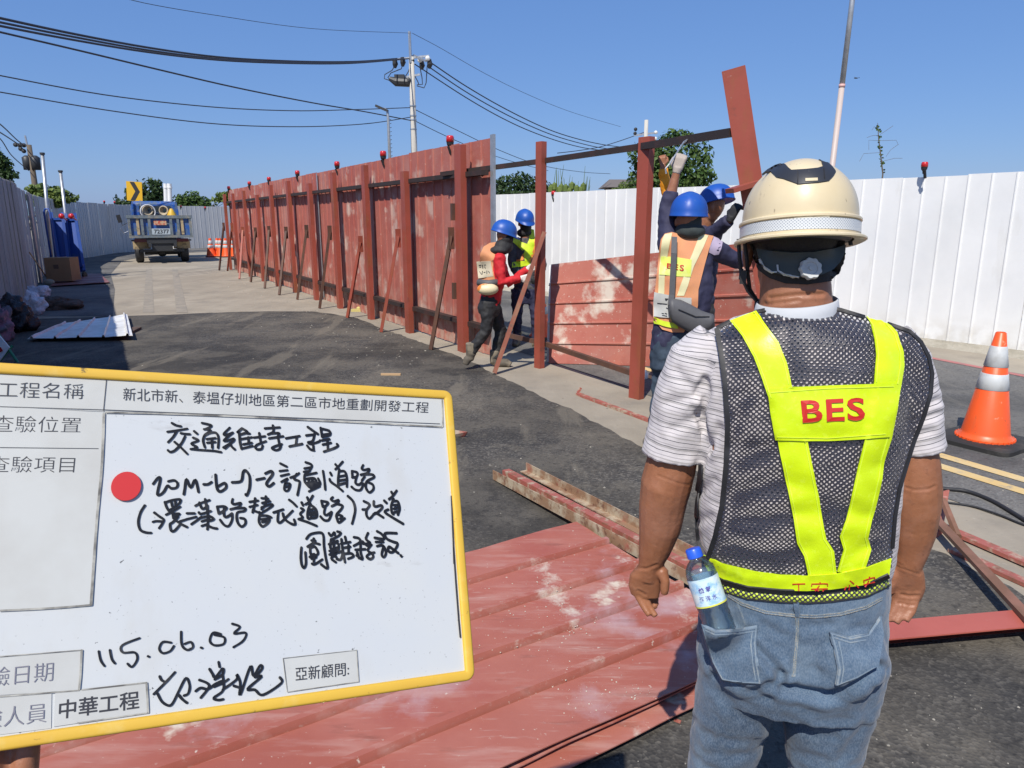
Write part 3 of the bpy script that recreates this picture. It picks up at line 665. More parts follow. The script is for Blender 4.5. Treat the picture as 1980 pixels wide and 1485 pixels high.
# tall pole at the right, behind the white fence
TY = 15.0; tp = ppx(1629, 150, TY); tz = ppx(1648, 0, TY); 
tpole = thing('flagpole', 'very tall slim metal pole rising out of the picture behind the cream hard hat', 'pole', (ppx(1610, 315, TY).x, TY, 0))
a_, b_ = ppx(1610, 315, TY), ppx(1648, 0, TY); d_ = b_-a_
mb = MB(); mb.tube([a_-d_*1.2, a_+d_*.48], [.062, .054], 12); obj('lower_shaft', mb, MAT('pale_pole_paint', (.52, .42, .38), rough=.5, layers=[((.35, .33, .3), 2, .4, .6, .6, (1, 1, .2))]), tpole, smooth=True)
mb = MB(); mb.tube([a_+d_*.48, a_+d_*1.5], [.052, .046], 12); obj('upper_shaft', mb, m_galv, tpole, smooth=True)
mb = MB(); mb.tube([a_+d_*.475, a_+d_*.495], .06, 12); obj('joint', mb, MAT('pink_pole_joint', (.6, .36, .33)), tpole, smooth=True)
# thin spindly creeper-covered stem with wires
SY = 13.0; st = thing('dead_sapling', 'spindly leafy stem with bare twigs above the right white fence', 'sapling', (ppx(1707, 336, SY).x, SY, 0))
mb = MB(); mb.tube([(ppx(1707, 336, SY).x, SY, 0), ppx(1707, 336, SY), ppx(1703, 300, SY), ppx(1699, 270, SY), ppx(1697, 238, SY)], [.02, .012, .010, .008, .004], 6)
for pts in ([(1702, 260), (1714, 252), (1727, 243)], [(1700, 262), (1688, 262), (1676, 266)], [(1700, 272), (1680, 271), (1680, 290)], [(1702, 272), (1733, 271), (1737, 280)], [(1737, 279), (1722, 290), (1713, 303)], [(1702, 295), (1670, 297), (1662, 312)], [(1706, 312), (1730, 306), (1745, 306)], [(1700, 250), (1690, 245), (1686, 252)]):
    mb.tube([ppx(x, y, SY) for x, y in pts], .0028, 4)
obj('stem', mb, m_bark, st)
lv = MB(); r = random.Random(6)
for i in range(38):
    t = r.random(); p = ppx(1697+10*t+r.uniform(-3.5, 4.5), 242+92*t, SY); u = Vector((r.uniform(-1, 1), r.uniform(-1, 1), r.uniform(-1, 1))).normalized()*.024; v = u.cross(Vector((r.random(), 1, r.random()))).normalized()*.022; lv.add([p-u, p+v, p+u, p-v], [(0, 1, 2, 3)])
obj('leaf', lv, m_leafm, st, kind='stuff')
b3 = ppx(1655, 151, 20); bird = MB(); bird.sph(b3, (.055, .02, .016), 8, 6); bird.add([b3, b3+Vector((.02, .06, .03)), b3+Vector((-.03, .05, .035))], [(0, 1, 2)]); bird.add([b3+Vector((.05, 0, 0)), b3+Vector((.10, -.02, .0)), b3+Vector((.06, -.05, .01))], [(0, 1, 2)])
solo('bird', bird, m_black, 'tiny dark bird in the sky right of the tall pole', 'bird')
# ---- chevron sign and white pipes
CY = 35.5; c0 = ppx(260, 370, CY); sgn = thing('chevron_sign', 'yellow square road sign with a black chevron pointing right above the fence', 'road sign', (c0.x, CY, 0))
m_sy = MAT('yellow_sign_face', (.62, .36, .015), rough=.4); hw = 14.5*CY/FPX; hh = 17.5*CY/FPX
Rm = Matrix.Rotation(R(4), 3, 'Y')
mb = MB(); mb.box(c0, (2*hw, .03, 2*hh), Rm); obj('face', mb, m_sy, sgn)
ch = [(-.55, 1.0), (.05, 1.0), (.72, 0.0), (.05, -1.0), (-.55, -1.0), (.12, 0)]
mb = MB(); mb.add([c0+Rm @ Vector((x*hw, -.022, z*hh*.96)) for x, z in ch]+[c0+Rm @ Vector((x*hw, -.014, z*hh*.96)) for x, z in ch], [(0, 1, 2, 5), (5, 2, 3, 4), (6, 11, 8, 7), (11, 10, 9, 8)]); obj('chevron', mb, m_black, sgn)
mb = MB(); mb.tube([(c0.x, CY+.05, 0), (c0.x, CY+.05, c0.z+.3)], .04, 8); obj('post', mb, m_galv, sgn)
for k, x in enumerate((321.5, 329)):
    a_ = ppx(x, 401, 36); b_ = ppx(x-1.5, 355, 36); mb = MB(); mb.tube([Vector((a_.x, 36, 0)), a_, b_], .10, 12); mb.tube([b_-Vector((0, 0, .22)), b_-Vector((0, 0, .14))], .115, 12)
    solo('white_pipe', mb, m_white, ('left' if k == 0 else 'right')+' one of the pair of upright white pipes rising behind the truck', 'pipe', 'pair of white pipes', autos=40)
# ============================================================ WARNING LAMPS
m_lens = MAT('red_lamp_lens', (.50, .015, .015), rough=.25, spec=.6, coat=.4)
def warn_lamp(label, p, s=1.0, group='red warning lamps on the fences'):
    t = thing('warning_lamp', label, 'lamp', p, group=group)
    mb = MB(); mb.lathe([(.045*s, .10*s), (.062*s, .105*s), (.060*s, .17*s), (.048*s, .195*s), (.001, .20*s)], 16, Matrix.Translation(p)); obj('lens', mb, m_lens, t, smooth=True)
    mb = MB(); mb.lathe([(.02*s, -.02*s), (.026*s, .03*s), (.05*s, .06*s), (.058*s, .108*s), (.001, .11*s)], 12, Matrix.Translation(p)); mb.bar(Vector(p)+Vector((.01, -.03, -.07)), Vector(p)+Vector((-.02, -.05, .03)), .03, .02); obj('holder', mb, m_black, t)
for px, nm in ((877, 'nearest of the red warning lamps, beside the red fence\'s open end'), (753, 'second red warning lamp along the red fence, under the street lamp'), (666, 'third red warning lamp along the red fence from its open end'), (590, 'fourth red warning lamp along the red fence from its open end'),
               (535, 'fifth red warning lamp along the red fence from its open end'), (497, 'sixth red warning lamp along the red fence, next to last'), (456, 'last red warning lamp at the red fence\'s far end')):
    p = RB0+rdir*on_fence(px); p.z = 2.47; warn_lamp(nm, p, .82)
p = AT(1786, 334, wb.y+.22); warn_lamp('red warning lamp on the white fence at the right', p, .68)
p = AT(1070, 384, wc.y); warn_lamp('small red warning lamp on the white fence seen through the open frame', p, .8)
for i, px in enumerate((202, 222, 302, 350, 397)):
    p = AT(px, 394+(.06*(px-200)), 36.5); warn_lamp('tiny red warning lamp on the far curved fence, number %s from the left' % ('one', 'two', 'three', 'four', 'five')[i], p, .8)
# ============================================================ CONES
m_or = MAT('orange_cone_plastic', (.80, .10, .018), rough=.4, spec=.5, layers=[((.62, .08, .02), 6, .5, .7, .4), ((.25, .08, .03), 40, .62, .72, .7), ((.75, .3, .2), 22, .64, .70, .6), ((.35, .12, .05), 5, .58, .72, .6, (1, 1, .4))], bump=[(20, .1, .004)])
m_rfl = MAT('worn_silver_reflector', (.50, .52, .52), rough=.5, layers=[((.36, .36, .35), 12, .45, .65, .6)])
m_rub = MAT('grey_black_rubber_base', (.022, .021, .020), rough=.7, layers=[((.07, .064, .055), 6, .5, .68, .7)])
def cone(label, p, h=.80, rb=.165, rt=.032, group='traffic cones', bands=True, base=.23, detail=True):
    p = Vector(p); t = thing('traffic_cone', label, 'traffic cone', p, group=group); T = Matrix.Translation(p)
    z0 = .043; rr = lambda z: rb*.92+(rt-rb*.92)*((z-z0-.05)/(h-z0-.05))
    mb = MB(); mb.lathe([(rb*1.10, z0), (rb*1.10, z0+.012), (rb*.95, z0+.035), (rr(z0+.05), z0+.05), (rt, h-.005), (rt*.8, h), (rt*.8, h-.05), (.001, h-.06)], 32, T); obj('body', mb, m_or, t, smooth=True, autos=45)
    if bands:
        for a, b_ in ((.50*h, .64*h), (.70*h, .88*h)):
            mb = MB(); mb.lathe([(rr(a)+.0005, a), (rr(a)+.003, a+.002), (rr(b_)+.003, b_-.002), (rr(b_)+.0005, b_)], 32, T); obj('reflective_band', mb, m_rfl, t, smooth=True)
    if detail:
        mb = MB()
        for k in range(30):
            a = 2*math.pi*k/30; c = p+Vector((math.cos(a)*rb*1.11, math.sin(a)*rb*1.11, z0+.006)); mb.box(c, (.012, .014, .016), Matrix.Rotation(a, 3, 'Z'))
        obj('base_teeth', mb, m_or, t, kind='stuff')
    mb = MB(); rg = []
    for s, z in ((1, .0), (1.0, .034), (.95, .042), (.3, .044)):
        rg.append([p+Matrix.Rotation(R(32), 3, 'Z') @ Vector((base*s*math.copysign(abs(math.cos(a))**.25, math.cos(a)), base*s*math.copysign(abs(math.sin(a))**.25, math.sin(a)), z)) for a in [2*math.pi*j/40 for j in range(40)]])
    mb.rings(rg); obj('base', mb, m_rub, t, autos=40)
cone('large orange traffic cone with two silver bands on the road at the right', G(1897, 856)+Vector((.02, .0, 0)), h=.83, rb=.168, rt=.034, base=.275)
cone('orange traffic cone half hidden behind the nearer thin post', G(1046, 655), h=.7, rb=.15, base=.19, detail=False)
names = ('first', 'second', 'third', 'fourth', 'fifth', 'sixth', 'seventh')
for i, (px, dy_) in enumerate(((409, 0), (418, .25), (426, .1), (433, .3), (440, -.1), (447, .2), (455, 0))):
    p = G(px, 497); p.y += dy_
    cone('%s orange cone from the left in the far row by the red fence' % names[i], p, h=.80, rb=.21, rt=.05, base=.22, detail=False, group='row of cones beside the far end of the fence')
# ============================================================ TRUCK
TC = G(318, 509); TM = Matrix.Translation(TC) @ Matrix.Rotation(R(28), 4, 'Z')
truck = thing('tipper_truck', 'small blue tipper truck seen from behind, loaded with coiled gear, muddy underneath', 'truck', M=TM)
def tob(name, mb, mat, parent=None, **k): return obj(name, ([TM @ Vector(v) for v in mb.v], mb.f), mat, parent or truck, **k)
m_blue = MAT('blue_truck_paint', (.02, .09, .34), rough=.4, layers=[((.10, .14, .17), 5, .45, .62, .8), ((.30, .25, .17), 9, .56, .7, .7)])
m_steelb = MAT('grey_blue_dirty_steel', (.13, .16, .18), rough=.6, layers=[((.28, .24, .17), 6, .5, .66, .7), ((.05, .06, .07), 11, .5, .7, .7)])
m_mud = MAT('dried_mud', (.40, .31, .18), rough=.95, layers=[((.12, .10, .07), 9, .5, .65, .8)])
m_glass = MAT('dark_window_glass', (.02, .03, .035), rough=.08, spec=.8)
W = 1.06
mb = MB()
mb.box((0, .06, 1.33), (2*W-.02, .05, .74)); tg = tob('tailgate', mb, m_blue)
mb = MB(); mb.box((0, .0, 1.69), (2*W+.06, .12, .11)); mb.box((0, .0, .98), (2*W+.02, .10, .09))
for x in (-W+.04, -.60, -.36, .36, .60, W-.04): mb.box((x, .0, 1.34), (.09, .09, .62))
tob('tailgate_frame', mb, m_steelb)
for x in (-.74, .74): mb = MB(); mb.box((x, .01, 1.34), (.09, .05, .58)); tob('mud_panel', mb, m_mud)
mb = MB()
for s in (-1, 1): mb.box((s*(W-.02), 1.7, 1.36), (.06, 3.3, .70))
mb.box((0, 1.7, 1.02), (2*W-.06, 3.3, .08)); tob('cargo_bed', mb, m_blue)
mb = MB(); mb.box((0, 1.75, .82), (1.0, 3.5, .18)); mb.box((-.42, 1.9, .68), (.09, 4.6, .14)); mb.box((.42, 1.9, .68), (.09, 4.6, .14)); tob('chassis', mb, m_dark)
rg = []
for y, sx2, z0, z1 in ((3.55, .84, .9, 2.20), (3.62, .88, .8, 2.30), (4.4, .90, .7, 2.34), (5.0, .86, .7, 2.2), (5.35, .80, .7, 1.45), (5.4, .78, .7, .9)):
    rg.append([(-sx2, y, z0), (sx2, y, z0), (sx2, y, z1-.35), (sx2*.90, y, z1-.02), (sx2*.7, y, z1), (-sx2*.7, y, z1), (-sx2*.90, y, z1-.02), (-sx2, y, z1-.35)])
mb = MB(); mb.rings([[Vector(p) for p in r_] for r_ in rg]); tob('cab', mb, m_blue)
mb = MB(); mb.box((.0, 3.53, 1.95), (1.15, .04, .36)); tob('rear_window', mb, m_glass)
mb = MB()
for s in (-1, 1): mb.bar((s*.88, 3.50, 1.0), (s*.80, 3.50, 2.28), .08, .07)
mb.box((0, 3.50, 1.66), (1.5, .06, .07)); tob('headboard', mb, m_blue)
for s in (-1, 1):
    wx = s*.78
    wh = MB(); wh.lathe([(.001, -.15), (.30, -.14), (.36, -.11), (.37, -.05), (.37, .05), (.36, .11), (.30, .14), (.001, .15)], 24, Matrix.Translation((wx, .95, .37)) @ Matrix.Rotation(R(90), 4, 'Y')); tob('wheel', wh, m_black, autos=40)
    wh = MB(); wh.lathe([(.001, -.09), (.30, -.085), (.33, -.06), (.33, .06), (.30, .085), (.001, .09)], 24, Matrix.Translation((s*.82, 4.6, .34)) @ Matrix.Rotation(R(90), 4, 'Y')); tob('wheel', wh, m_black, autos=40)
    mb = MB(); mb.box((s*.68, .42, .66), (.58, .03, .28)); tob('mud_flap', mb, m_mud)
    mb = MB(); mb.box((s*.70, .10, .84), (.42, .08, .12)); tob('tail_light', mb, MAT('dark_red_tail_lens', (.10, .012, .012), rough=.3))
mb = MB(); mb.box((0, .14, .84), (2*W-.1, .08, .05)); mb.box((0, .2, .62), (.7, .3, .34)); mb.box((0, .3, .46), (1.5, .10, .10)); tob('bumper', mb, m_dark)
mb = MB(); mb.tube([(0, .95, .37), (-.6, .95, .37)], .09, 8); mb.tube([(0, .95, .37), (.6, .95, .37)], .09, 8); mb.sph((0, .95, .37), .17, 12, 8); tob('axle', mb, m_dark)
mb = MB(); mb.tube([(-.95, 4.6, 1.5), (-1.25, 4.75, 1.35), (-1.32, 4.75, 1.75)], .015, 6); mb.box((-1.34, 4.75, 1.62), (.16, .05, .32), Matrix.Rotation(R(-12), 3, 'Y')); tob('mirror', mb, m_black)
mb = MB(); mb.tube([(-1.0, .6, 1.2), (-1.22, .5, 1.1), (-1.3, .45, 1.28)], .02, 6); tob('side_arm', mb, m_galv)
mb = MB(); mb.box((.0, -.035, 1.47), (.42, .012, .15)); tob('badge', mb, MAT('cream_and_red_badge', (.5, .33, .2), rough=.5, layers=[((.45, .05, .03), 12, .45, .55, .9)]))
mb = MB(); mb.box((.0, -.028, 1.16), (.62, .012, .22)); tob('number_panel', mb, MAT('pale_number_panel', (.36, .42, .46), rough=.6))
def text_flat(s, w_, h_, bold=.01):
    cu = bpy.data.curves.new('t', 'FONT'); cu.body = s; cu.offset = bold; o = bpy.data.objects.new('t', cu); C.objects.link(o)
    dg = bpy.context.evaluated_depsgraph_get(); dg.update(); me = bpy.data.meshes.new_from_object(o.evaluated_get(dg))
    V = [v.co.copy() for v in me.vertices]; F = [tuple(p.vertices) for p in me.polygons]; bpy.data.objects.remove(o); bpy.data.meshes.remove(me)
    x0 = min(v.x for v in V); x1 = max(v.x for v in V); y0 = min(v.y for v in V); y1 = max(v.y for v in V)
    return [Vector(((v.x-x0)/(x1-x0)*w_-w_/2, 0, (v.y-y0)/(y1-y0)*h_-h_/2)) for v in V], F
V, F = text_flat('72377', .50, .15, .02); obj('number', ([TM @ (v+Vector((.02, -.038, 1.16))) for v in V], F), m_black, truck)
# load on the truck: separate things
def tsolo(name, mb, mat, label, cat, **k):
    mb.v = [TM @ Vector(v) for v in mb.v]; return solo(name, mb, mat, label, cat, **k)
def torus(mb, c, R_, r_, ax='Y', n=28, m=8, tilt=0):
    T = Matrix.Translation(c) @ Matrix.Rotation(tilt, 4, 'X' if ax == 'Z' else 'Z') @ (Matrix.Rotation(R(90), 4, 'X') if ax == 'Y' else Matrix())
    V = []; F = []
    for i in range(n):
        a = 2*math.pi*i/n
        for j in range(m):
            b_ = 2*math.pi*j/m; V.append(T @ Vector(((R_+r_*math.cos(b_))*math.cos(a), (R_+r_*math.cos(b_))*math.sin(a), r_*math.sin(b_))))
    for i in range(n):
        for j in range(m): F.append((i*m+j, ((i+1) % n)*m+j, ((i+1) % n)*m+(j+1) % m, i*m+(j+1) % m))
    mb.add(V, F)
m_hose = MAT('beige_hose', (.40, .33, .22), rough=.6); m_whose = MAT('white_hose', (.6, .6, .6), rough=.5); m_ycan = MAT('yellow_plastic', (.62, .38, .03), rough=.5)
mb = MB()
for k in range(5): torus(mb, (-.34+.02*k, .8+.05*k, 1.93), .17-.012*k, .03, tilt=.2)
tsolo('hose_coil', mb, m_hose, 'beige hose coil on the left of the truck\'s load', 'hose', smooth=True)
mb = MB(); 
for k in range(2): torus(mb, (-.34, .7+.08*k, 1.88), .25, .02, tilt=.1)
tsolo('hose_coil', mb, m_whose, 'white hose loop round the beige coil on the truck', 'hose', smooth=True)
mb = MB(); 
for k in range(5): torus(mb, (.20+.01*k, .8+.04*k, 1.92), .16-.016*k, .025, tilt=-.5)
tsolo('hose_coil', mb, m_hose, 'beige hose coil standing at the middle of the truck\'s load', 'hose', smooth=True)
mb = MB(); mb.lathe([(.18, 1.55), (.17, 1.75), (.07, 1.95), (.05, 1.99), (.001, 2.0)], 16, Matrix.Translation((.46, .7, 0))); tsolo('fuel_can', mb, m_ycan, 'yellow can on the right of the truck\'s load', 'can', autos=50)
mb = MB(); mb.tube([(-.50, .9, 1.6), (-.56, .9, 2.3)], .02, 6); tsolo('metal_rod', mb, m_galv, 'thin metal rod sticking up from the truck\'s load', 'rod')
mb = MB(); mb.sph((-.1, 1.2, 1.65), (.55, .5, .22), 16, 8); tsolo('tarpaulin', mb, m_dark, 'dark bundled sheet lying in the truck bed', 'tarpaulin', smooth=True)
# ============================================================ LEFT-HAND CLUTTER
m_bl = MAT('deep_blue_paint', (.012, .055, .26), rough=.5, layers=[((.06, .10, .2), 6, .55, .7, .6)])
def slab(name, label, q, Y, th, mat, rails=True):
    """a tall flat gate whose outline is given by photo points at distance Y, leaning back a little"""
    a, b_, c, d = [AT(x, y, Y+(0.0 if i < 2 else .45)) for i, (x, y) in enumerate(q)]   # bl, br, tr, tl
    a.z = max(a.z, .02); b_.z = max(b_.z, .02)
    t = thing(name, label, 'trolley', (a+b_)/2); nrm = (b_-a).cross(d-a).normalized(); nrm = nrm if nrm.y < 0 else -nrm
    mb = MB(); P = [a, b_, c, d]; mb.add(P+[p-nrm*th for p in P], [(0, 1, 2, 3), (7, 6, 5, 4)]+[(i, i+4, (i+1) % 4+4, (i+1) % 4) for i in range(4)]); obj('board', mb, mat, t)
    for u, v in ((a, d), (b_, c)):
        mb = MB(); e = (v-u)*1.12; mb.bar(u+nrm*.03, u+e+nrm*.03, .07, .07); obj('side_rail', mb, m_bl, t)
    mb = MB(); mb.bar(d+nrm*.03, c+nrm*.03, .06, .06); mb.bar(a+nrm*.03+Vector((0, 0, .15)), b_+nrm*.03+Vector((0, 0, .15)), .06, .06); obj('cross_rail', mb, m_bl, t)
    for s in (a, b_):
        w_ = MB(); w_.lathe([(.001, -.03), (.09, -.03), (.09, .03), (.001, .03)], 14, Matrix.Translation((s.x, s.y-.04, .09)) @ Matrix.Rotation(R(90), 4, 'Y')); obj('wheel', w_, m_black, t)
    return t
slab('platform_trolley', 'tall blue trolley board with a red knob, leaning at the left against the fence', [(119, 526), (136, 527), (123, 424), (102, 424)], 19.8, .05, m_bl)
slab('platform_trolley', 'wider dark blue trolley board with a red knob, right-hand one of the leaning pair', [(138, 528), (164, 524), (148, 425), (130, 426)], 20.0, .05, m_bl)
for x, nm in ((119, 'left'), (138, 'right')):
    p = AT(x, 418, 19.7); mb = MB(); mb.sph(p, .075, 12, 8); mb.tube([p, p+Vector((0, .2, -.1))], .02, 6); solo('red_knob_lamp', mb, m_lens, 'round red lamp fixed on top of the %s blue trolley' % nm, 'lamp', 'red lamps on the blue trolleys', smooth=True)
mb = MB(); mb.tube([AT(99, 498, 18.6), AT(85, 410, 18.9), AT(87, 404, 18.9), AT(93, 404, 18.9), AT(97, 412, 18.9), AT(108, 500, 18.6)], .025, 8); solo('hand_cart_frame', mb, m_bl, 'dark blue bent tube handle left of the blue trolleys', 'handle', smooth=True)
for (xt, yt, xb, yb, Yp), lb in (((82, 299, 98, 505, 19.0), 'taller grey metal pole with a dark cap by the left fence'), ((117, 333, 139, 522, 20.5), 'shorter grey metal pole standing among the blue trolleys')):
    a_ = AT(xb, yb, Yp); a_.z = 0; b_ = AT(xt, yt, Yp); t = thing('metal_pole', lb, 'pole', a_, group='grey poles by the left fence')
    mb = MB(); mb.tube([a_, b_], .042, 10); obj('shaft', mb, m_galv, t, smooth=True); mb = MB(); mb.tube([b_, b_+Vector((0, 0, .05))], .06, 10); obj('cap', mb, m_dark, t)
m_card = MAT('brown_cardboard', (.28, .17, .09), rough=.85, layers=[((.2, .12, .06), 5, .45, .7, .5)])
m_shs = MAT('dusty_dark_red_sheet', (.20, .075, .07), rough=.6, layers=[((.3, .2, .18), 3, .5, .7, .6)])
fs = [G(98, 556), G(212, 549), G(194, 532), G(126, 534)]
ln = leaning('', '', fs[0]+Vector((0, 0, .05)), fs[1]+Vector((0, 0, .05)), fs[3]+Vector((0, 0, .06)), fs[2]+Vector((0, 0, .05)), None, rib=4, off=0.0, rh=-.02)
solo('metal_sheet', ln, m_shs, 'dull red ribbed sheet lying flat in the shade by the blue trolleys', 'metal sheet')
bxp = G(111, 551); bx = thing('cardboard_box', 'brown cardboard box standing at the foot of the blue trolleys', 'box', bxp+Vector((0, 0, .08)), R(8))
mb = MB(); Rb = Matrix.Rotation(R(8), 3, 'Z'); mb.box(bxp+Vector((0, .3, .38)), (.60, .5, .58), Rb); obj('carton', mb, m_card, bx)
mb = MB(); mb.box(bxp+Vector((0, .3, .674)), (.055, .51, .004), Rb); obj('tape', mb, MAT('brown_tape', (.35, .22, .12), rough=.3), bx)
mb = MB(); mb.box(bxp+Vector((-.0, .3-.2535, .45)), (.12, .004, .10), Rb); obj('printed_mark', mb, MAT('dark_carton_print', (.1, .06, .04)), bx)
mb = MB(); mb.tube([AT(57, 488, 16.2), G(94, 549)+Vector((0, 0, .12))], .014, 8); br_ = thing('broom', 'wooden-handled broom leaning on the left fence', 'broom', G(95, 551)); obj('handle', mb, MAT('pale_wood', (.38, .26, .13), rough=.7), br_, smooth=True)
q = G(96, 551); mb = MB(); mb.sph(q+Vector((0, 0, .07)), (.14, .06, .08), 14, 8); obj('bristles', mb, MAT('straw_bristles', (.4, .36, .28), rough=.9, bump=[(60, .6, .01)]), br_)
def sack(label, cat, c, rx, ry, rz, mat, seed, name='sack', sc_=3.0):
    mb = MB(); mb.sph((0, 0, 0), (rx, ry, rz), 60, 36); V = []
    for v in mb.v:
        d = .82+.42*noise.noise(v*sc_/max(rx, .01)*.5+Vector((seed, 0, 0)))+.30*abs(noise.noise(v*sc_*2.0/max(rx, .01)*.5+Vector((0, seed, 0))))+.10*abs(noise.noise(v*sc_*5/max(rx, .01)*.5+Vector((0, 0, seed)))); p = v*d; p.z = max(p.z, -rz*.62); V.append(p+Vector(c)+Vector((0, 0, rz*.62)))
    mb.v = V; return solo(name, mb, mat, label, cat, smooth=True)
m_bagw = MAT('white_plastic_bag', (.60, .60, .66), rough=.4, bump=[(14, .8, .04)]); m_bagk = MAT('black_plastic_bag', (.012, .010, .014), rough=.4, bump=[(12, .8, .05)])
m_brown = MAT('dirty_brown_sacking', (.07, .045, .035), rough=.9, layers=[((.12, .08, .06), 8, .45, .6, .8)], bump=[(12, .8, .05)])
sack('lumpy white plastic bag lying against the left fence', 'bag', G(66, 575), .34, .18, .17, m_bagw, 1, 'plastic_bag')
sack('crumpled white plastic bag in front of the brown heap', 'bag', G(66, 608), .20, .14, .24, m_bagw, 4, 'plastic_bag')
sack('heap of dark brown sacking in the shade of the left fence', 'sack', G(104, 600)+Vector((0, .2, 0)), .42, .34, .15, m_brown, 7)
sack('big black rubbish bag at the left edge beside the white sheet', 'bag', G(34, 641), .27, .27, .33, m_bagk, 9, 'rubbish_bag')
sack('small pink and grey bag at the very left edge', 'bag', G(2, 660), .18, .18, .34, MAT('pink_grey_bag', (.28, .13, .18), rough=.6, layers=[((.1, .1, .12), 9, .45, .55, .9)]), 12, 'shopping_bag')
# white sheet lying on the ground
wsq = [G(54, 662), G(258, 660), G(247, 617), G(122, 631)]
ws = leaning('', '', wsq[0]+Vector((0, 0, .02)), wsq[1]+Vector((0, 0, .06)), wsq[3]+Vector((0, 0, .03)), wsq[2]+Vector((0, 0, .07)), None, rib=2, rh=0.0)
def crosswise(bl_, br2, tl_, tr2, ribs, rh, th=.006):
    mb = MB(); xs = [0.0]; hs = [0]
    for t in ribs: xs += [t-.016, t-.006, t+.006, t+.016]; hs += [0, rh, rh, 0]
    xs.append(1.0); hs.append(0); n = len(xs); m = 8; V = []
    for back in (0, 1):
        for j in range(m+1):
            for x, h in zip(xs, hs):
                p = bl_.lerp(br2, x).lerp(tl_.lerp(tr2, x), j/m); V.append(p+Vector((0, 0, h-(th if back else 0)+.018*noise.noise(Vector((x*6, j*.5, 3))))))
    F = []; o = n*(m+1)
    for j in range(m):
        for i in range(n-1): a = j*n+i; F.append((a, a+1, a+n+1, a+n)); F.append((o+a, o+a+n, o+a+n+1, o+a+1))
        F.append((j*n, j*n+n, o+j*n+n, o+j*n)); e = j*n+n-1; F.append((e, o+e, o+e+n, e+n))
    for i in range(n-1): F.append((i, o+i, o+i+1, i+1)); t = m*n+i; F.append((t, t+1, o+t+1, o+t))
    return mb.add(V, F)
z_ = Vector((0, 0, .05))
solo('metal_sheet', crosswise(wsq[0]+z_, wsq[1]+z_*1.6, wsq[3]+z_, wsq[2]+z_*1.6, (.04, .26, .48, .72, .95), .03), m_white, 'white ribbed metal sheet lying on the asphalt at the left', 'metal sheet')
mb = MB(); mb.box(G(150, 652)+Vector((.0, .35, .02)), (1.2, .5, .04), Matrix.Rotation(R(12), 3, 'Z')); solo('timber_batten', mb, m_brown, 'dark batten under the white metal sheet', 'batten')
# small easel sign with green legs at the very left
es = thing('easel_sign', 'small sign board on green metal legs at the left edge behind the whiteboard', 'sign', G(10, 700)); m_grn = MAT('green_paint', (.02, .20, .10), rough=.5)
Ye = G(10, 700).y
for (a, b_) in (((-10, 636), (42, 712)), ((24, 668), (-8, 706)), ((-10, 640), (-40, 706))):
    mb = MB(); mb.tube([AT(*a, Ye+.1), AT(*b_, Ye-.05)], .016, 8); obj('leg', mb, m_grn, es)
mb = MB(); P = [AT(-60, 640, Ye+.06), AT(-4, 646, Ye+.06), AT(18, 672, Ye-.0), AT(-8, 708, Ye-.08), AT(-60, 706, Ye-.08)]; mb.add(P+[p+Vector((0, .015, 0)) for p in P], [(0, 1, 2, 3, 4), (9, 8, 7, 6, 5)]+[(i, i+5, (i+1) % 5+5, (i+1) % 5) for i in range(5)]); obj('board', mb, m_white, es)
mb = MB(); p = AT(-4, 678, Ye-.03); mb.box(p, (.10, .01, .05), Matrix.Rotation(R(-20), 3, 'Y')); obj('red_mark', mb, m_lens, es)
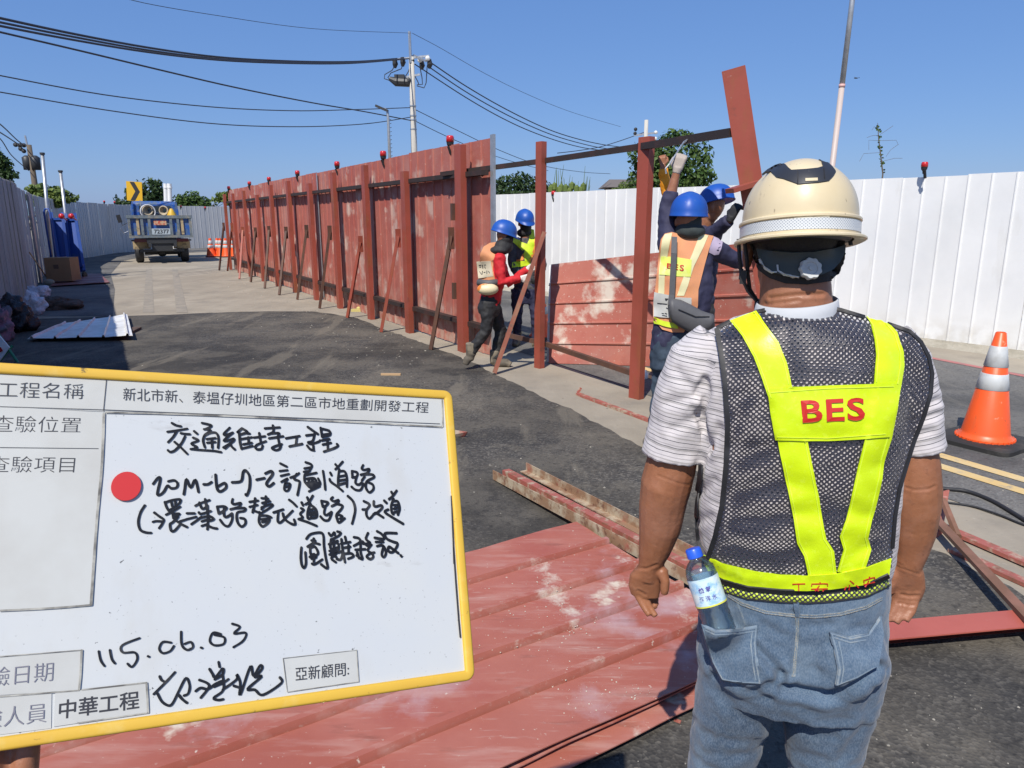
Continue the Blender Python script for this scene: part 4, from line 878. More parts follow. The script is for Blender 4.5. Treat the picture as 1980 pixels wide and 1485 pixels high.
# ============================================================ FOREGROUND SHEETS, BARS AND RUBBLE
sd = (G(1120, 1035)-G(905, 1095)).normalized(); sn = Vector((-sd.y, sd.x, 0))
fA = G(1120, 1035); s1_ = fA.dot(sd); f_far = fA.dot(sn); f_near = G(1350, 1352).dot(sn)
def SP(s, t, z): return sd*s+sn*t+Vector((0, 0, z))
def flat_sheet(label, s0, s1, t0, t1, z, mat, rot=0.0, rib=5, rh=.020, seed=0, lift=.0):
    mb = MB(); rows = [0.0]; hs = [0.0]
    for k in range(1, rib):
        t = k/rib; rows += [t-.15, t-.10, t-.05, t-.026, t-.0255, t-.019, t-.012, t+.006, t+.014, t+.04]; hs += [0, 0, 0, 0, -rh*.9, -rh*.9, rh, rh, 0, 0]
    rows += [.87, .93, 1.0]; hs += [0, 0, 0]; nu = 150; V = []; n = len(rows)
    for back in (0, 1):
        for i in range(nu+1):
            u = i/nu; s = s0+(s1-s0)*u
            for t, h in zip(rows, hs):
                p = SP(s, t0+(t1-t0)*t, z+h-(.004 if back else 0)); wv_ = .007*noise.noise(Vector((s*1.5, t*2.5, seed)))+.003*noise.noise(Vector((s*5, t*6, seed+4)))
                if t > .99 or t < .01: wv_ += .006*noise.noise(Vector((s*3, seed, 1)))
                p.z += wv_+lift*(u**6)*.5; V.append(p)
    F = []; o = n*(nu+1)
    for i in range(nu):
        for j in range(n-1): a = i*n+j; F.append((a, a+1, a+n+1, a+n)); F.append((o+a, o+a+n, o+a+n+1, o+a+1))
        F.append((i*n, i*n+n, o+i*n+n, o+i*n)); e = i*n+n-1; F.append((e, o+e, o+e+n, e+n))
    for j in range(n-1): F.append((j, o+j, o+j+1, j+1)); t = nu*n+j; F.append((t, t+1, o+t+1, o+t))
    c = SP(s1, t0, 0); M = Matrix.Translation(c) @ Matrix.Rotation(rot, 4, 'Z') @ Matrix.Translation(-c); V = [M @ v for v in V]
    mb.add(V, F); o_ = obj('metal_sheet', mb, mat, smooth=False)
    if lift >= 0 and mat == m_redsheet:
        SPOT = [(1040, 1092, 26, .45), (1062, 1118, 24, .5), (1075, 1150, 30, .55), (1095, 1178, 24, .5), (1118, 1190, 14, .45), (1290, 1118, 58, .42), (1345, 1150, 50, .45), (1235, 1080, 44, .36), (1330, 1200, 46, .36), (1290, 1222, 30, .30), (1100, 1075, 40, .22), (1150, 1055, 40, .30), (1240, 1378, 26, .36), (1210, 1345, 22, .30), (1125, 1345, 30, .22), (1110, 1210, 12, .5), (975, 1245, 26, .26), (1010, 1385, 40, .2), (1180, 1270, 22, .3), (1240, 1400, 20, .4), (1040, 1080, 60, .12)]
        sv = [(G(x, y, .08), r_*.0011*G(x, y, .08).y, k) for x, y, r_, k in SPOT]; vals = []
        for i, v in enumerate(V):
            j = i % n; a_ = .0
            if hs[j] > 0: a_ = .24+.22*noise.noise(v*2.2)
            for c_, r2, k in sv:
                dd = ((v.x-c_.x)**2+(v.y-c_.y)**2)/(r2*r2)
                if dd < 6: a_ = max(a_, k*math.exp(-dd*.8)+.02)
            vals.append(a_)
        A0 = o_.data.attributes.new('dust', 'FLOAT', 'POINT'); A0.data.foreach_set('value', vals)
    c = sum((v.co for v in o_.data.vertices), Vector())/len(o_.data.vertices); c.z = 0
    o_.data.transform(Matrix.Translation(-c)); o_.location = c
    return props(o_, label, 'metal sheet', 'red sheets stacked on the ground')
sR, tF, tN = s1_-.02, f_far, f_near
flat_sheet('pale dusty sheet at the bottom of the foreground stack, its grey edge showing', -1.6, sR+.0, tN+.06, tF+.045, .012, m_galv, seed=3, rh=.012)
flat_sheet('lowest red sheet of the foreground stack, jutting out towards the camera', -1.6, sR-.05, tN-.045, tF-.02, .034, m_redsheet, rot=R(.8), seed=5, rh=.012)
flat_sheet('middle red sheet of the foreground stack', -1.6, sR-.01, tN+.012, tF-.01, .056, m_redsheet, rot=R(.3), seed=7, rh=.012)
top_sheet = flat_sheet('topmost red ribbed sheet of the foreground stack, dusty and scratched', -1.6, sR, tN+.004, tF, .078, m_redsheet, seed=9)
# cement dust crumbs on the sheet (uneven low lumps)
rnd = random.Random(11)
m_crumb = MAT('dry_mortar_crumbs', (.52, .47, .38), rough=.95, bump=[(60, .5, .003)])
mb = MB()
def crumb(p, r_):
    k = 6; R_ = []; a0 = rnd.random()*6
    mb.rings([[p+Vector((r_*math.cos(a0+2*math.pi*j/k)*rnd.uniform(.7, 1.2), r_*math.sin(a0+2*math.pi*j/k)*rnd.uniform(.7, 1.2), 0)) for j in range(k)], [p+Vector((r_*.5*math.cos(a0+2*math.pi*j/k), r_*.5*math.sin(a0+2*math.pi*j/k), r_*rnd.uniform(.25, .55))) for j in range(k)]])
for _ in range(380):
    px, py, sx2 = rnd.choice(((1062, 1115, 26), (1090, 1165, 34), (1110, 1210, 16), (1150, 1330, 46), (1060, 1390, 60), (1235, 1340, 20), (980, 1280, 60), (1120, 1420, 70), (1010, 1330, 60), (960, 1180, 50)))
    g = G(px+rnd.gauss(0, sx2), py+rnd.gauss(0, sx2*.6), .09)
    if tN+.03 < g.dot(sn) < tF-.02 and g.dot(sd) < sR-.03: g.z = .080; crumb(g, rnd.choice((.001, .001, .0015, .003)))
props(obj('mortar_crumbs', mb, m_crumb), kind='stuff')
mb = MB()
for _ in range(420):
    px, py = rnd.uniform(880, 1980), rnd.uniform(600, 1480); g = G(px, py)
    if g.y > 14: continue
    crumb(g+Vector((0, 0, .004)), rnd.choice((.0015, .002, .002, .003, .005))*(1+.05*g.y))
for _ in range(260):
    g = Vector((rnd.uniform(-6, 6), rnd.uniform(3, 14), .004)); crumb(g, rnd.choice((.004, .006, .010)))
for _ in range(260):
    t = rnd.random(); g = RB0.lerp(RB1, t*.7)+rnrm*rnd.uniform(-.1, 1.4); crumb(g, rnd.choice((.008, .012, .018)))
props(obj('gravel', mb, MAT('grey_tan_gravel', (.27, .25, .21), rough=.95, layers=[((.40, .37, .30), 3, .45, .6, .8), ((.12, .11, .1), 5, .5, .65, .8)], kind='world')), kind='stuff')
# steel angles
def angle(a, b_, w_=.05, t=.005, flip=1):
    a = Vector(a); b_ = Vector(b_); d = (b_-a).normalized(); s = d.cross(Vector((0, 0, 1))).normalized()*flip; mb = MB()
    mb.bar(a+Vector((0, 0, t/2)), b_+Vector((0, 0, t/2)), w_, t); e = s*(w_/2-t/2); mb.bar(a+e+Vector((0, 0, w_/2+t)), b_+e+Vector((0, 0, w_/2+t)), t, w_); return mb
m_angle = MAT('chipped_red_steel_angle', (.34, .10, .075), rough=.6, layers=[((.42, .36, .26), 14, .50, .62, .8, (1, 1, 1)), ((.20, .11, .06), 20, .55, .65, .8), ((.14, .07, .04), 5, .55, .7, .5)], bump=[(50, .2, .003)])
m_angle2 = MAT('dusty_rusty_steel_angle', (.26, .15, .085), rough=.75, layers=[((.44, .37, .26), 10, .45, .6, .8), ((.12, .05, .03), 24, .55, .65, .8), ((.4, .11, .08), 6, .6, .7, .6)], bump=[(50, .2, .003)])
a_ = G(960, 928)+Vector((0, 0, .01)); b_ = G(1345, 1118, .11); ext = (b_-a_)*.45; ext.z = 0
solo('steel_angle', angle(a_, b_+ext, .055, .006), m_angle2, 'dusty rusty steel angle, nearest of the three bars by the sheet corner', 'steel bar', 'steel bars lying across the sheet corner')
a_ = G(978, 921)+Vector((0, 0, .01)); b_ = G(1350, 1102, .11); ext = (b_-a_)*.45; ext.z = 0
mb = MB(); mb.bar(a_+Vector((0, 0, .02)), b_+ext+Vector((0, 0, .02)), .05, .035); solo('steel_bar', mb, m_angle, 'plain red steel bar in the middle of the three by the sheet corner', 'steel bar', 'steel bars lying across the sheet corner')
a_ = G(1012, 914)+Vector((0, 0, .01)); b_ = G(1355, 1080, .11); ext = (b_-a_)*.45; ext.z = 0
solo('steel_angle', angle(a_, b_+ext, .05, .006, -1), m_angle2, 'thin brown steel angle, farthest of the three bars by the sheet corner', 'steel bar', 'steel bars lying across the sheet corner')
a_, b_ = G(1117, 764), G(1262, 818); mb = MB(); mb.bar(a_+Vector((0, 0, .012)), b_+Vector((0, 0, .012)), .045, .022); mb.bar(a_+Vector((0, .0, .02)), a_+Vector((.03, .01, .07)), .02, .02); solo('steel_bar', mb, m_angle, 'short red steel bar lying on the pale strip by the worker in jeans', 'steel bar')
# right side beam, bars, cables
m_brn = MAT('brown_rusty_flat_bar', (.17, .085, .05), rough=.75, layers=[((.28, .13, .09), 5, .45, .65, .7)])
t0, t1 = G(1600, 1228, .08), G(2100, 1184, .08); d_ = (t1-t0).normalized(); n_ = Vector((-d_.y, d_.x, 0))
cb_ = thing('steel_channel', 'broad red steel channel lying on the asphalt right of the man', 'steel beam', t0.lerp(t1, .5)-Vector((0, 0, .08)))
mb = MB(); mb.bar(t0-Vector((0, 0, .003)), t1-Vector((0, 0, .003)), .115, .006); obj('top_flange', mb, m_angle if False else MAT('clean_red_oxide_paint', (.42, .105, .075), rough=.5, layers=[((.34, .08, .055), 2.5, .45, .65, .6), ((.5, .35, .3), 30, .66, .72, .6), ((.1, .06, .05), 22, .70, .75, .7)], bump=[(30, .1, .003)]), cb_)
mb = MB(); mb.bar(t0+n_*.05-Vector((0, 0, .04)), t1+n_*.05-Vector((0, 0, .04)), .006, .074); mb.bar(t0+n_*.035-Vector((0, 0, .077)), t1+n_*.035-Vector((0, 0, .077)), .03, .005); obj('web', mb, m_redpost, cb_)
a_, b_ = G(1808, 1012, .02), G(2060, 1120, .02); mb = MB(); mb.bar(a_, b_, .06, .02); solo('steel_bar', mb, m_angle, 'upper bright red flat bar on the pale ground at the right edge', 'steel bar', 'bars at the right edge')
a_, b_ = G(1840, 1062, .012), G(2060, 1162, .012); mb = MB(); mb.bar(a_, b_, .055, .018); solo('steel_bar', mb, m_angle, 'lower red flat bar on the pale ground at the right edge', 'steel bar', 'bars at the right edge')
a_, b_ = G(1700, 905, .16), G(2070, 1247, .16); b_.z = .10
mb = MB(); mb.bar(AT(1806, 1000, 3.52), b_, .045, .02); solo('steel_bar', mb, m_brn, 'brown bar slanting across the red bars with its shadow below', 'steel bar', 'bars at the right edge')
mb = MB(); mb.tube([G(1790, 990)+Vector((0, 0, .08)), G(1818, 1012)+Vector((0, 0, .13)), G(1850, 1052)+Vector((0, 0, .04))], .02, 6); solo('scrap_tube', mb, m_brn, 'bent scrap tube under the slanting brown bar', 'scrap')
P = [G(1812, 1040), G(1822, 1032), AT(1836, 948, 3.75), AT(1808, 955, 3.7)]; mb = MB(); mb.add(P+[p+Vector((0, .01, 0)) for p in P], [(0, 1, 2, 3), (7, 6, 5, 4)]+[(i, i+4, (i+1) % 4+4, (i+1) % 4) for i in range(4)])
solo('sheet_scrap', mb, m_redsheet, 'small pink scrap of sheet standing up behind the man\'s right forearm', 'scrap')
def hose(label, pts, r_):
    P = [G(x, y)+Vector((0, 0, r_+.004)) for x, y in pts]; Q = []; X = [P[0]]+P+[P[-1]]
    for i in range(1, len(X)-2):
        for j in range(6):
            t = j/6; p0, p1, p2, p3 = X[i-1], X[i], X[i+1], X[i+2]; Q.append(.5*((2*p1)+(p2-p0)*t+(2*p0-5*p1+4*p2-p3)*t*t+(3*p1-p0-3*p2+p3)*t**3))
    mb = MB(); mb.tube(Q+[P[-1]], r_, 8); solo('ground_cable', mb, m_black, label, 'cable', 'black cables on the ground at the right', smooth=True)
hose('thicker dark cable curving over the pale strip at the right edge', [(1780, 945), (1830, 950), (1870, 955), (1915, 972), (1960, 998), (2010, 1030)], .012)
hose('thin black cable just below the thicker one at the right edge', [(1780, 968), (1835, 975), (1880, 982), (1930, 998), (1980, 1018), (2030, 1030)], .006)
mb = MB(); p = G(890, 848); mb.add([p+Vector(v) for v in ((-.22, -.05, .01), (.03, .02, .015), (.055, .01, .05), (-.2, -.02, .10), (-.22, -.04, .0), (.03, .03, .0), (.055, .02, .04), (-.2, -.01, .09))], [(0, 1, 2, 3), (7, 6, 5, 4), (0, 4, 5, 1), (1, 5, 6, 2), (2, 6, 7, 3), (3, 7, 4, 0)]); solo('sheet_scrap', mb, m_angle, 'small bent reddish scrap poking out beside the whiteboard\'s right edge', 'scrap')
mb = MB(); p = G(756, 726); mb.box(p+Vector((0, 0, .012)), (.21, .035, .02), Matrix.Rotation(R(-2), 3, 'Z')); solo('wood_scrap', mb, MAT('raw_wood', (.45, .30, .16), rough=.8), 'small pale strip of wood lying on the asphalt behind the whiteboard', 'wood')
mb = MB(); p = G(1310, 1397); mb.box(p+Vector((0, 0, .006)), (.022, .012, .004), Matrix.Rotation(R(-30), 3, 'Z')); solo('paint_flake', mb, m_angle, 'red paint flake on the asphalt left of the man\'s leg', 'flake')
mb = MB(); p = G(1246, 732); mb.lathe([(.035, 0), (.04, .01), (.04, .06), (.02, .075), (.02, .09), (.001, .09)], 14, Matrix.Translation(p)); solo('plastic_cup', mb, m_white, 'small white plastic pot at the foot of the wider post', 'pot', smooth=True)
mb = MB(); p = G(690, 602); mb.box(p+Vector((0, 0, .02)), (.18, .12, .04)); mb.sph(p+Vector((.05, 0, .05)), (.06, .05, .04), 8, 5); solo('rubble_lump', mb, MAT('yellow_sponge', (.5, .42, .15), rough=.9), 'yellowish lump at the foot of the red fence', 'rubble')
# ============================================================ THE WHITEBOARD
def cray(px, py): return Vector(((px-990)/FPX, -(py-742.5)/FPX, 1.0))      # camera axes: right, up, forward
CAMR = Matrix(((1, 0, 0), (0, math.sin(PITCH), math.cos(PITCH)), (0, math.cos(PITCH), -math.sin(PITCH))))   # columns right, up, fwd
def isect(p, q, r_, s):
    x1, y1 = p; x2, y2 = q; x3, y3 = r_; x4, y4 = s
    d = (x1-x2)*(y3-y4)-(y1-y2)*(x3-x4)
    return (((x1*y2-y1*x2)*(x3-x4)-(x1-x2)*(x3*y4-y3*x4))/d, ((x1*y2-y1*x2)*(y3-y4)-(y1-y2)*(x3*y4-y3*x4))/d)
vpx = isect((0, 703), (872, 757), (0, 1452), (917, 1314))
wv = cray(*vpx).normalized()
rB, rC = cray(872, 757), cray(917, 1314)
a_, b_ = rB.dot(wv), rC.dot(wv)              # height direction lies in the plane of the right edge and is square to wv
hv = (rB*1.0-rC*(a_/b_)).normalized()
if hv.y < 0: hv = -hv
# B = s rB, C = t rC, B-C = .40 hv
kk = b_ and a_/b_                            # B - C parallel to rB - kk rC  ->  t = s*kk
s_ = .30/(rB-rC*kk).length
Bc, Cc = rB*s_, rC*s_*kk
w3, h3 = CAMR @ wv, CAMR @ hv; B3, C3 = EYE+CAMR @ Bc, EYE+CAMR @ Cc
n3 = w3.cross(h3).normalized()
if n3.dot(EYE-C3) < 0: n3 = -n3
MBD = Matrix((w3, h3, n3)).transposed().to_4x4(); MBD.translation = C3    # board axes: u right, v up, n to the viewer
MBI = MBD.inverted()
def bd(px, py, lift=0.0):
    """board (u, v) under a photo point"""
    r_ = MBI.to_3x3() @ ray(px, py); e = MBI @ EYE; t = (lift-e.z)/r_.z
    return Vector((e.x+r_.x*t, e.y+r_.y*t, lift))
BW, BH = .46, .30
print('board', C3, B3, MBI @ B3, bd(0, 1000))
board = thing('whiteboard', 'yellow-framed whiteboard with handwritten site notes held up in the foreground', 'whiteboard', M=MBD @ Matrix.Translation((-BW/2, 0, 0)))
def bobj(name, mb, mat, **k):
    V = [MBD @ Vector(p) for p in mb.v]; return obj(name, (V, mb.f), mat, board, **k)
m_wb = MAT('whiteboard_enamel', (.505, .525, .53), rough=.34, spec=.5, layers=[((.53, .54, .52), 7, .42, .66, .7), ((.46, .45, .41), 14, .56, .74, .55, (1, .5, 1)), ((.42, .42, .40), 3, .55, .75, .4), ((.05, .05, .05), 150, .685, .70, .85), ((.15, .15, .14), 320, .66, .69, .6), ((.30, .29, .27), 9, .64, .72, .5, (1, 3, 1))], rnd=False)
m_yf = MAT('yellow_frame_plastic', (.62, .39, .04), rough=.6, layers=[((.60, .35, .04), 9, .45, .65, .7), ((.66, .50, .16), 30, .55, .7, .5), ((.08, .06, .03), 70, .66, .72, .8), ((.12, .08, .03), 16, .68, .75, .6)], bump=[(40, .1, .002)], rnd=False)
m_paper = MAT('laminated_paper', (.50, .505, .475), rough=.3, spec=.6, layers=[((.42, .41, .37), 12, .42, .68, .6), ((.26, .24, .20), 22, .62, .75, .45)], rnd=False)
m_grime = MAT('black_edge_grime', (.10, .095, .085), rough=.6, layers=[((.42, .41, .36), 30, .42, .6, .9)], rnd=False)
m_ink = MAT('black_marker_ink', (.012, .011, .010), rough=.32, layers=[((.10, .095, .085), 55, .55, .75, .6)], rnd=False)
m_print = MAT('black_print', (.03, .03, .035), rough=.5)
m_printg = MAT('faded_grey_print', (.17, .165, .20), rough=.5)
m_reddot = MAT('red_magnet', (.50, .022, .022), rough=.45)
mb = MB(); mb.box((-BW/2, BH/2, -.004), (BW-.008, BH-.008, .008)); bobj('panel', mb, m_wb)
# rounded frame
def frame_ring(inset, z, rc=.0095, k=6):
    P = []
    for cx, cy, a0 in ((-inset, BH-inset, 0), (-BW+inset, BH-inset, 90), (-BW+inset, inset, 180), (-inset, inset, 270)):
        rr = max(.001, rc-inset); sx = -1 if cx > -BW/2 else 1; sy = -1 if cy > BH/2 else 1
        for j in range(k+1):
            a = R(a0+90*j/k); P.append(Vector((cx+sx*rr+rr*math.cos(a), cy+sy*rr+rr*math.sin(a), z)))
    return P
fw = .0095
rg = [frame_ring(0, -.010), frame_ring(0, .0022), frame_ring(.0008, .0034), frame_ring(.0022, .0040), frame_ring(fw-.0022, .0036), frame_ring(fw-.0006, .0030), frame_ring(fw, .0016), frame_ring(fw, -.010)]
mb = MB(); mb.rings(rg, cap=False); bobj('frame', mb, m_yf, autos=50)
mb = MB(); mb.box((-BW/2, BH/2, -.0095), (BW-.01, BH-.01, .003)); bobj('backing', mb, m_dark)
def bquad(name, q, mat, z=.0006, th=.0005):
    P = [bd(*p) for p in q]; mb = MB()
    mb.add([Vector((p.x, p.y, 0.0003)) for p in P]+[Vector((p.x, p.y, z)) for p in P], [(0, 1, 2, 3), (4, 5, 6, 7)]+[(i, (i+1) % 4, (i+1) % 4+4, i+4) for i in range(4)])
    return bobj(name, mb, mat)
def bline(pts, wpx, z, mb, z0=None, round_=True):
    """a flat ribbon stroke along photo points on the board"""
    P = [bd(*p) for p in pts]; P = [Vector((p.x, p.y, 0)) for p in P]
    # smooth (Catmull-Rom)
    if len(P) > 2:
        Q = []; X = [P[0]]+P+[P[-1]]
        for i in range(1, len(X)-2):
            for j in range(5):
                t = j/5; a, b, c, d = X[i-1], X[i], X[i+1], X[i+2]
                Q.append(.5*((2*b)+(c-a)*t+(2*a-5*b+4*c-d)*t*t+(3*b-a-3*c+d)*t**3))
        Q.append(P[-1]); P = Q
    P = [p for i, p in enumerate(P) if i == 0 or (p-P[i-1]).length > 1e-5]
    if len(P) < 2: return
    sc_ = (bd(pts[0][0]+1, pts[0][1])-bd(*pts[0])).length; hw = wpx*sc_*.5
    n = len(P); V = []; T = [(P[min(i+1, n-1)]-P[max(i-1, 0)]).normalized() for i in range(n)]
    ext = []
    for i, (p, t) in enumerate(zip(P, T)):
        nr = Vector((-t.y, t.x, 0)); hh = hw*(1+.12*noise.noise(Vector((p.x*260, p.y*260, 1))))
        if i == 0: ext.append((p-t*hw*.75, nr*hh*.5)); 
        ext.append((p, nr*hh))
        if i == n-1: ext.append((p+t*hw*.75, nr*hh*.5))
    for p, o in ext: V += [p+o+Vector((0, 0, z)), p-o+Vector((0, 0, z))]
    mb.add(V, [(2*i, 2*i+1, 2*i+3, 2*i+2) for i in range(len(ext)-1)])
# stuck-on printed papers
bquad('paper_strip', [(-60, 712), (858, 768), (854, 824), (-60, 771+14)], m_paper)
bquad('paper_strip', [(-60, 783), (203, 798), (175, 1171), (-60, 1184)], m_paper, z=.0009)
bquad('paper_label', [(-60, 1272), (158, 1257), (153, 1334), (-60, 1348)], m_paper, z=.0006)
bquad('paper_label', [(-60, 1350), (100, 1337), (99, 1408), (-60, 1428)], m_paper, z=.0006)
bquad('paper_label', [(107, 1340), (283, 1320), (286, 1378), (104, 1405)], m_paper, z=.0009)
bquad('paper_label', [(547, 1273), (689, 1257), (693, 1318), (555, 1338)], m_paper, z=.0006)
mb = MB()
for L, wd2 in (([(205, 798), (330, 801), (480, 807), (680, 817), (854, 826)], 4), ([(201, 800), (197, 900), (187, 1010), (176, 1170)], 5), ([(176, 1170), (100, 1176), (0, 1181)], 4),
        ([(158, 1257), (156, 1300), (153, 1334)], 4), ([(158, 1257), (0, 1270)], 2), ([(153, 1335), (0, 1347)], 3), ([(283, 1320), (285, 1350), (286, 1378)], 4), ([(283, 1320), (158, 1334)], 3), ([(286, 1378), (150, 1398)], 2.5),
        ([(547, 1273), (551, 1305), (555, 1338)], 1.6), ([(689, 1257), (693, 1318)], 1.6), ([(547, 1273), (689, 1257)], 1.2), ([(555, 1338), (693, 1318)], 1.4), ([(854, 770), (856, 825)], 2)):
    bline(L, wd2, .0012, mb)
bobj('grime_line', mb, m_grime, kind='stuff')
mb = MB()
for L in ([(206, 732), (200, 795)], [(0, 787), (200, 793)], [(0, 866), (190, 868)], [(200, 793), (850, 820)]):
    bline(L, 1.4, .0013, mb)
for L in ([(876, 1060), (880, 1120), (886, 1200)], [(886, 1200), (889, 1232)], [(700, 1330), (770, 1320), (895, 1303)], [(872, 960), (874, 1010), (877, 1090)]):
    bline(L, 3.2, .0014, mb)
bobj('ruled_line', mb, m_print, kind='stuff')
# printed lettering
def text_mesh(s, bold=0.0, spacing=1.0):
    cu = bpy.data.curves.new('txt', 'FONT'); cu.body = s; cu.size = 1.0; cu.offset = bold; cu.resolution_u = 3; cu.space_character = spacing
    o = bpy.data.objects.new('txt', cu); C.objects.link(o)
    dg = bpy.context.evaluated_depsgraph_get(); dg.update(); me = bpy.data.meshes.new_from_object(o.evaluated_get(dg))
    V = [v.co.copy() for v in me.vertices]; F = [tuple(p.vertices) for p in me.polygons]
    bpy.data.objects.remove(o); bpy.data.curves.remove(cu); bpy.data.meshes.remove(me)
    return V, F
def text_quad(s, q, bold=0.0, spacing=1.0):
    """glyph mesh stretched so that its bounding box fills the photo quad q = (tl, tr, br, bl)"""
    V, F = text_mesh(s, bold, spacing)
    if not V: return [], []
    x0 = min(v.x for v in V); x1 = max(v.x for v in V); y0 = min(v.y for v in V); y1 = max(v.y for v in V); out = []
    for v in V:
        u = (v.x-x0)/(x1-x0); t = (v.y-y0)/(y1-y0); tl, tr, br, bl_ = q
        out.append((((tl[0]*(1-u)+tr[0]*u)*t+(bl_[0]*(1-u)+br[0]*u)*(1-t)), ((tl[1]*(1-u)+tr[1]*u)*t+(bl_[1]*(1-u)+br[1]*u)*(1-t))))
    return out, F
def btext(s, q, mat, bold=.0, z=.0012, name='printed_text'):
    P, F = text_quad(s, q, bold); mb = MB(); mb.add([bd(x, y)+Vector((0, 0, z)) for x, y in P], F); return bobj(name, mb, mat)
btext('工程名稱', [(-2, 738), (163, 743), (161, 772), (-4, 769)], m_print, -.012)
btext('查驗位置', [(-12, 803), (158, 808), (155, 837), (-14, 836)], m_print, -.012)
btext('查驗項目', [(-20, 882), (146, 884), (143, 914), (-22, 914)], m_print, -.012)
btext('新北市新、泰塭仔圳地區第二區市地重劃開發工程', [(238, 750), (829, 778), (827, 799), (238, 775)], m_print, -.005)
btext('查驗日期', [(-62, 1296), (104, 1279), (102, 1316), (-64, 1333)], m_printg, -.012)
btext('查驗人員', [(-78, 1376), (91, 1358), (89, 1396), (-80, 1416)], m_printg, -.012)
btext('中華工程', [(115, 1354), (269, 1335), (269, 1370), (113, 1391)], m_print, .012)
btext('亞新顧問:', [(570, 1290), (674, 1280), (674, 1306), (571, 1317)], m_print, .0)
# red magnet
mb = MB(); q = bd(244, 941); ru = (bd(273, 941)-q).length; rv_ = (bd(244, 913)-q).length
mb.lathe([(1.0, .0008), (1.0, .0022), (.985, .0026), (.001, .0026)], 28, Matrix.Translation((q.x, q.y, 0)) @ Matrix.Diagonal((ru, rv_, 1, 1))); bobj('magnet', mb, m_reddot, autos=30)
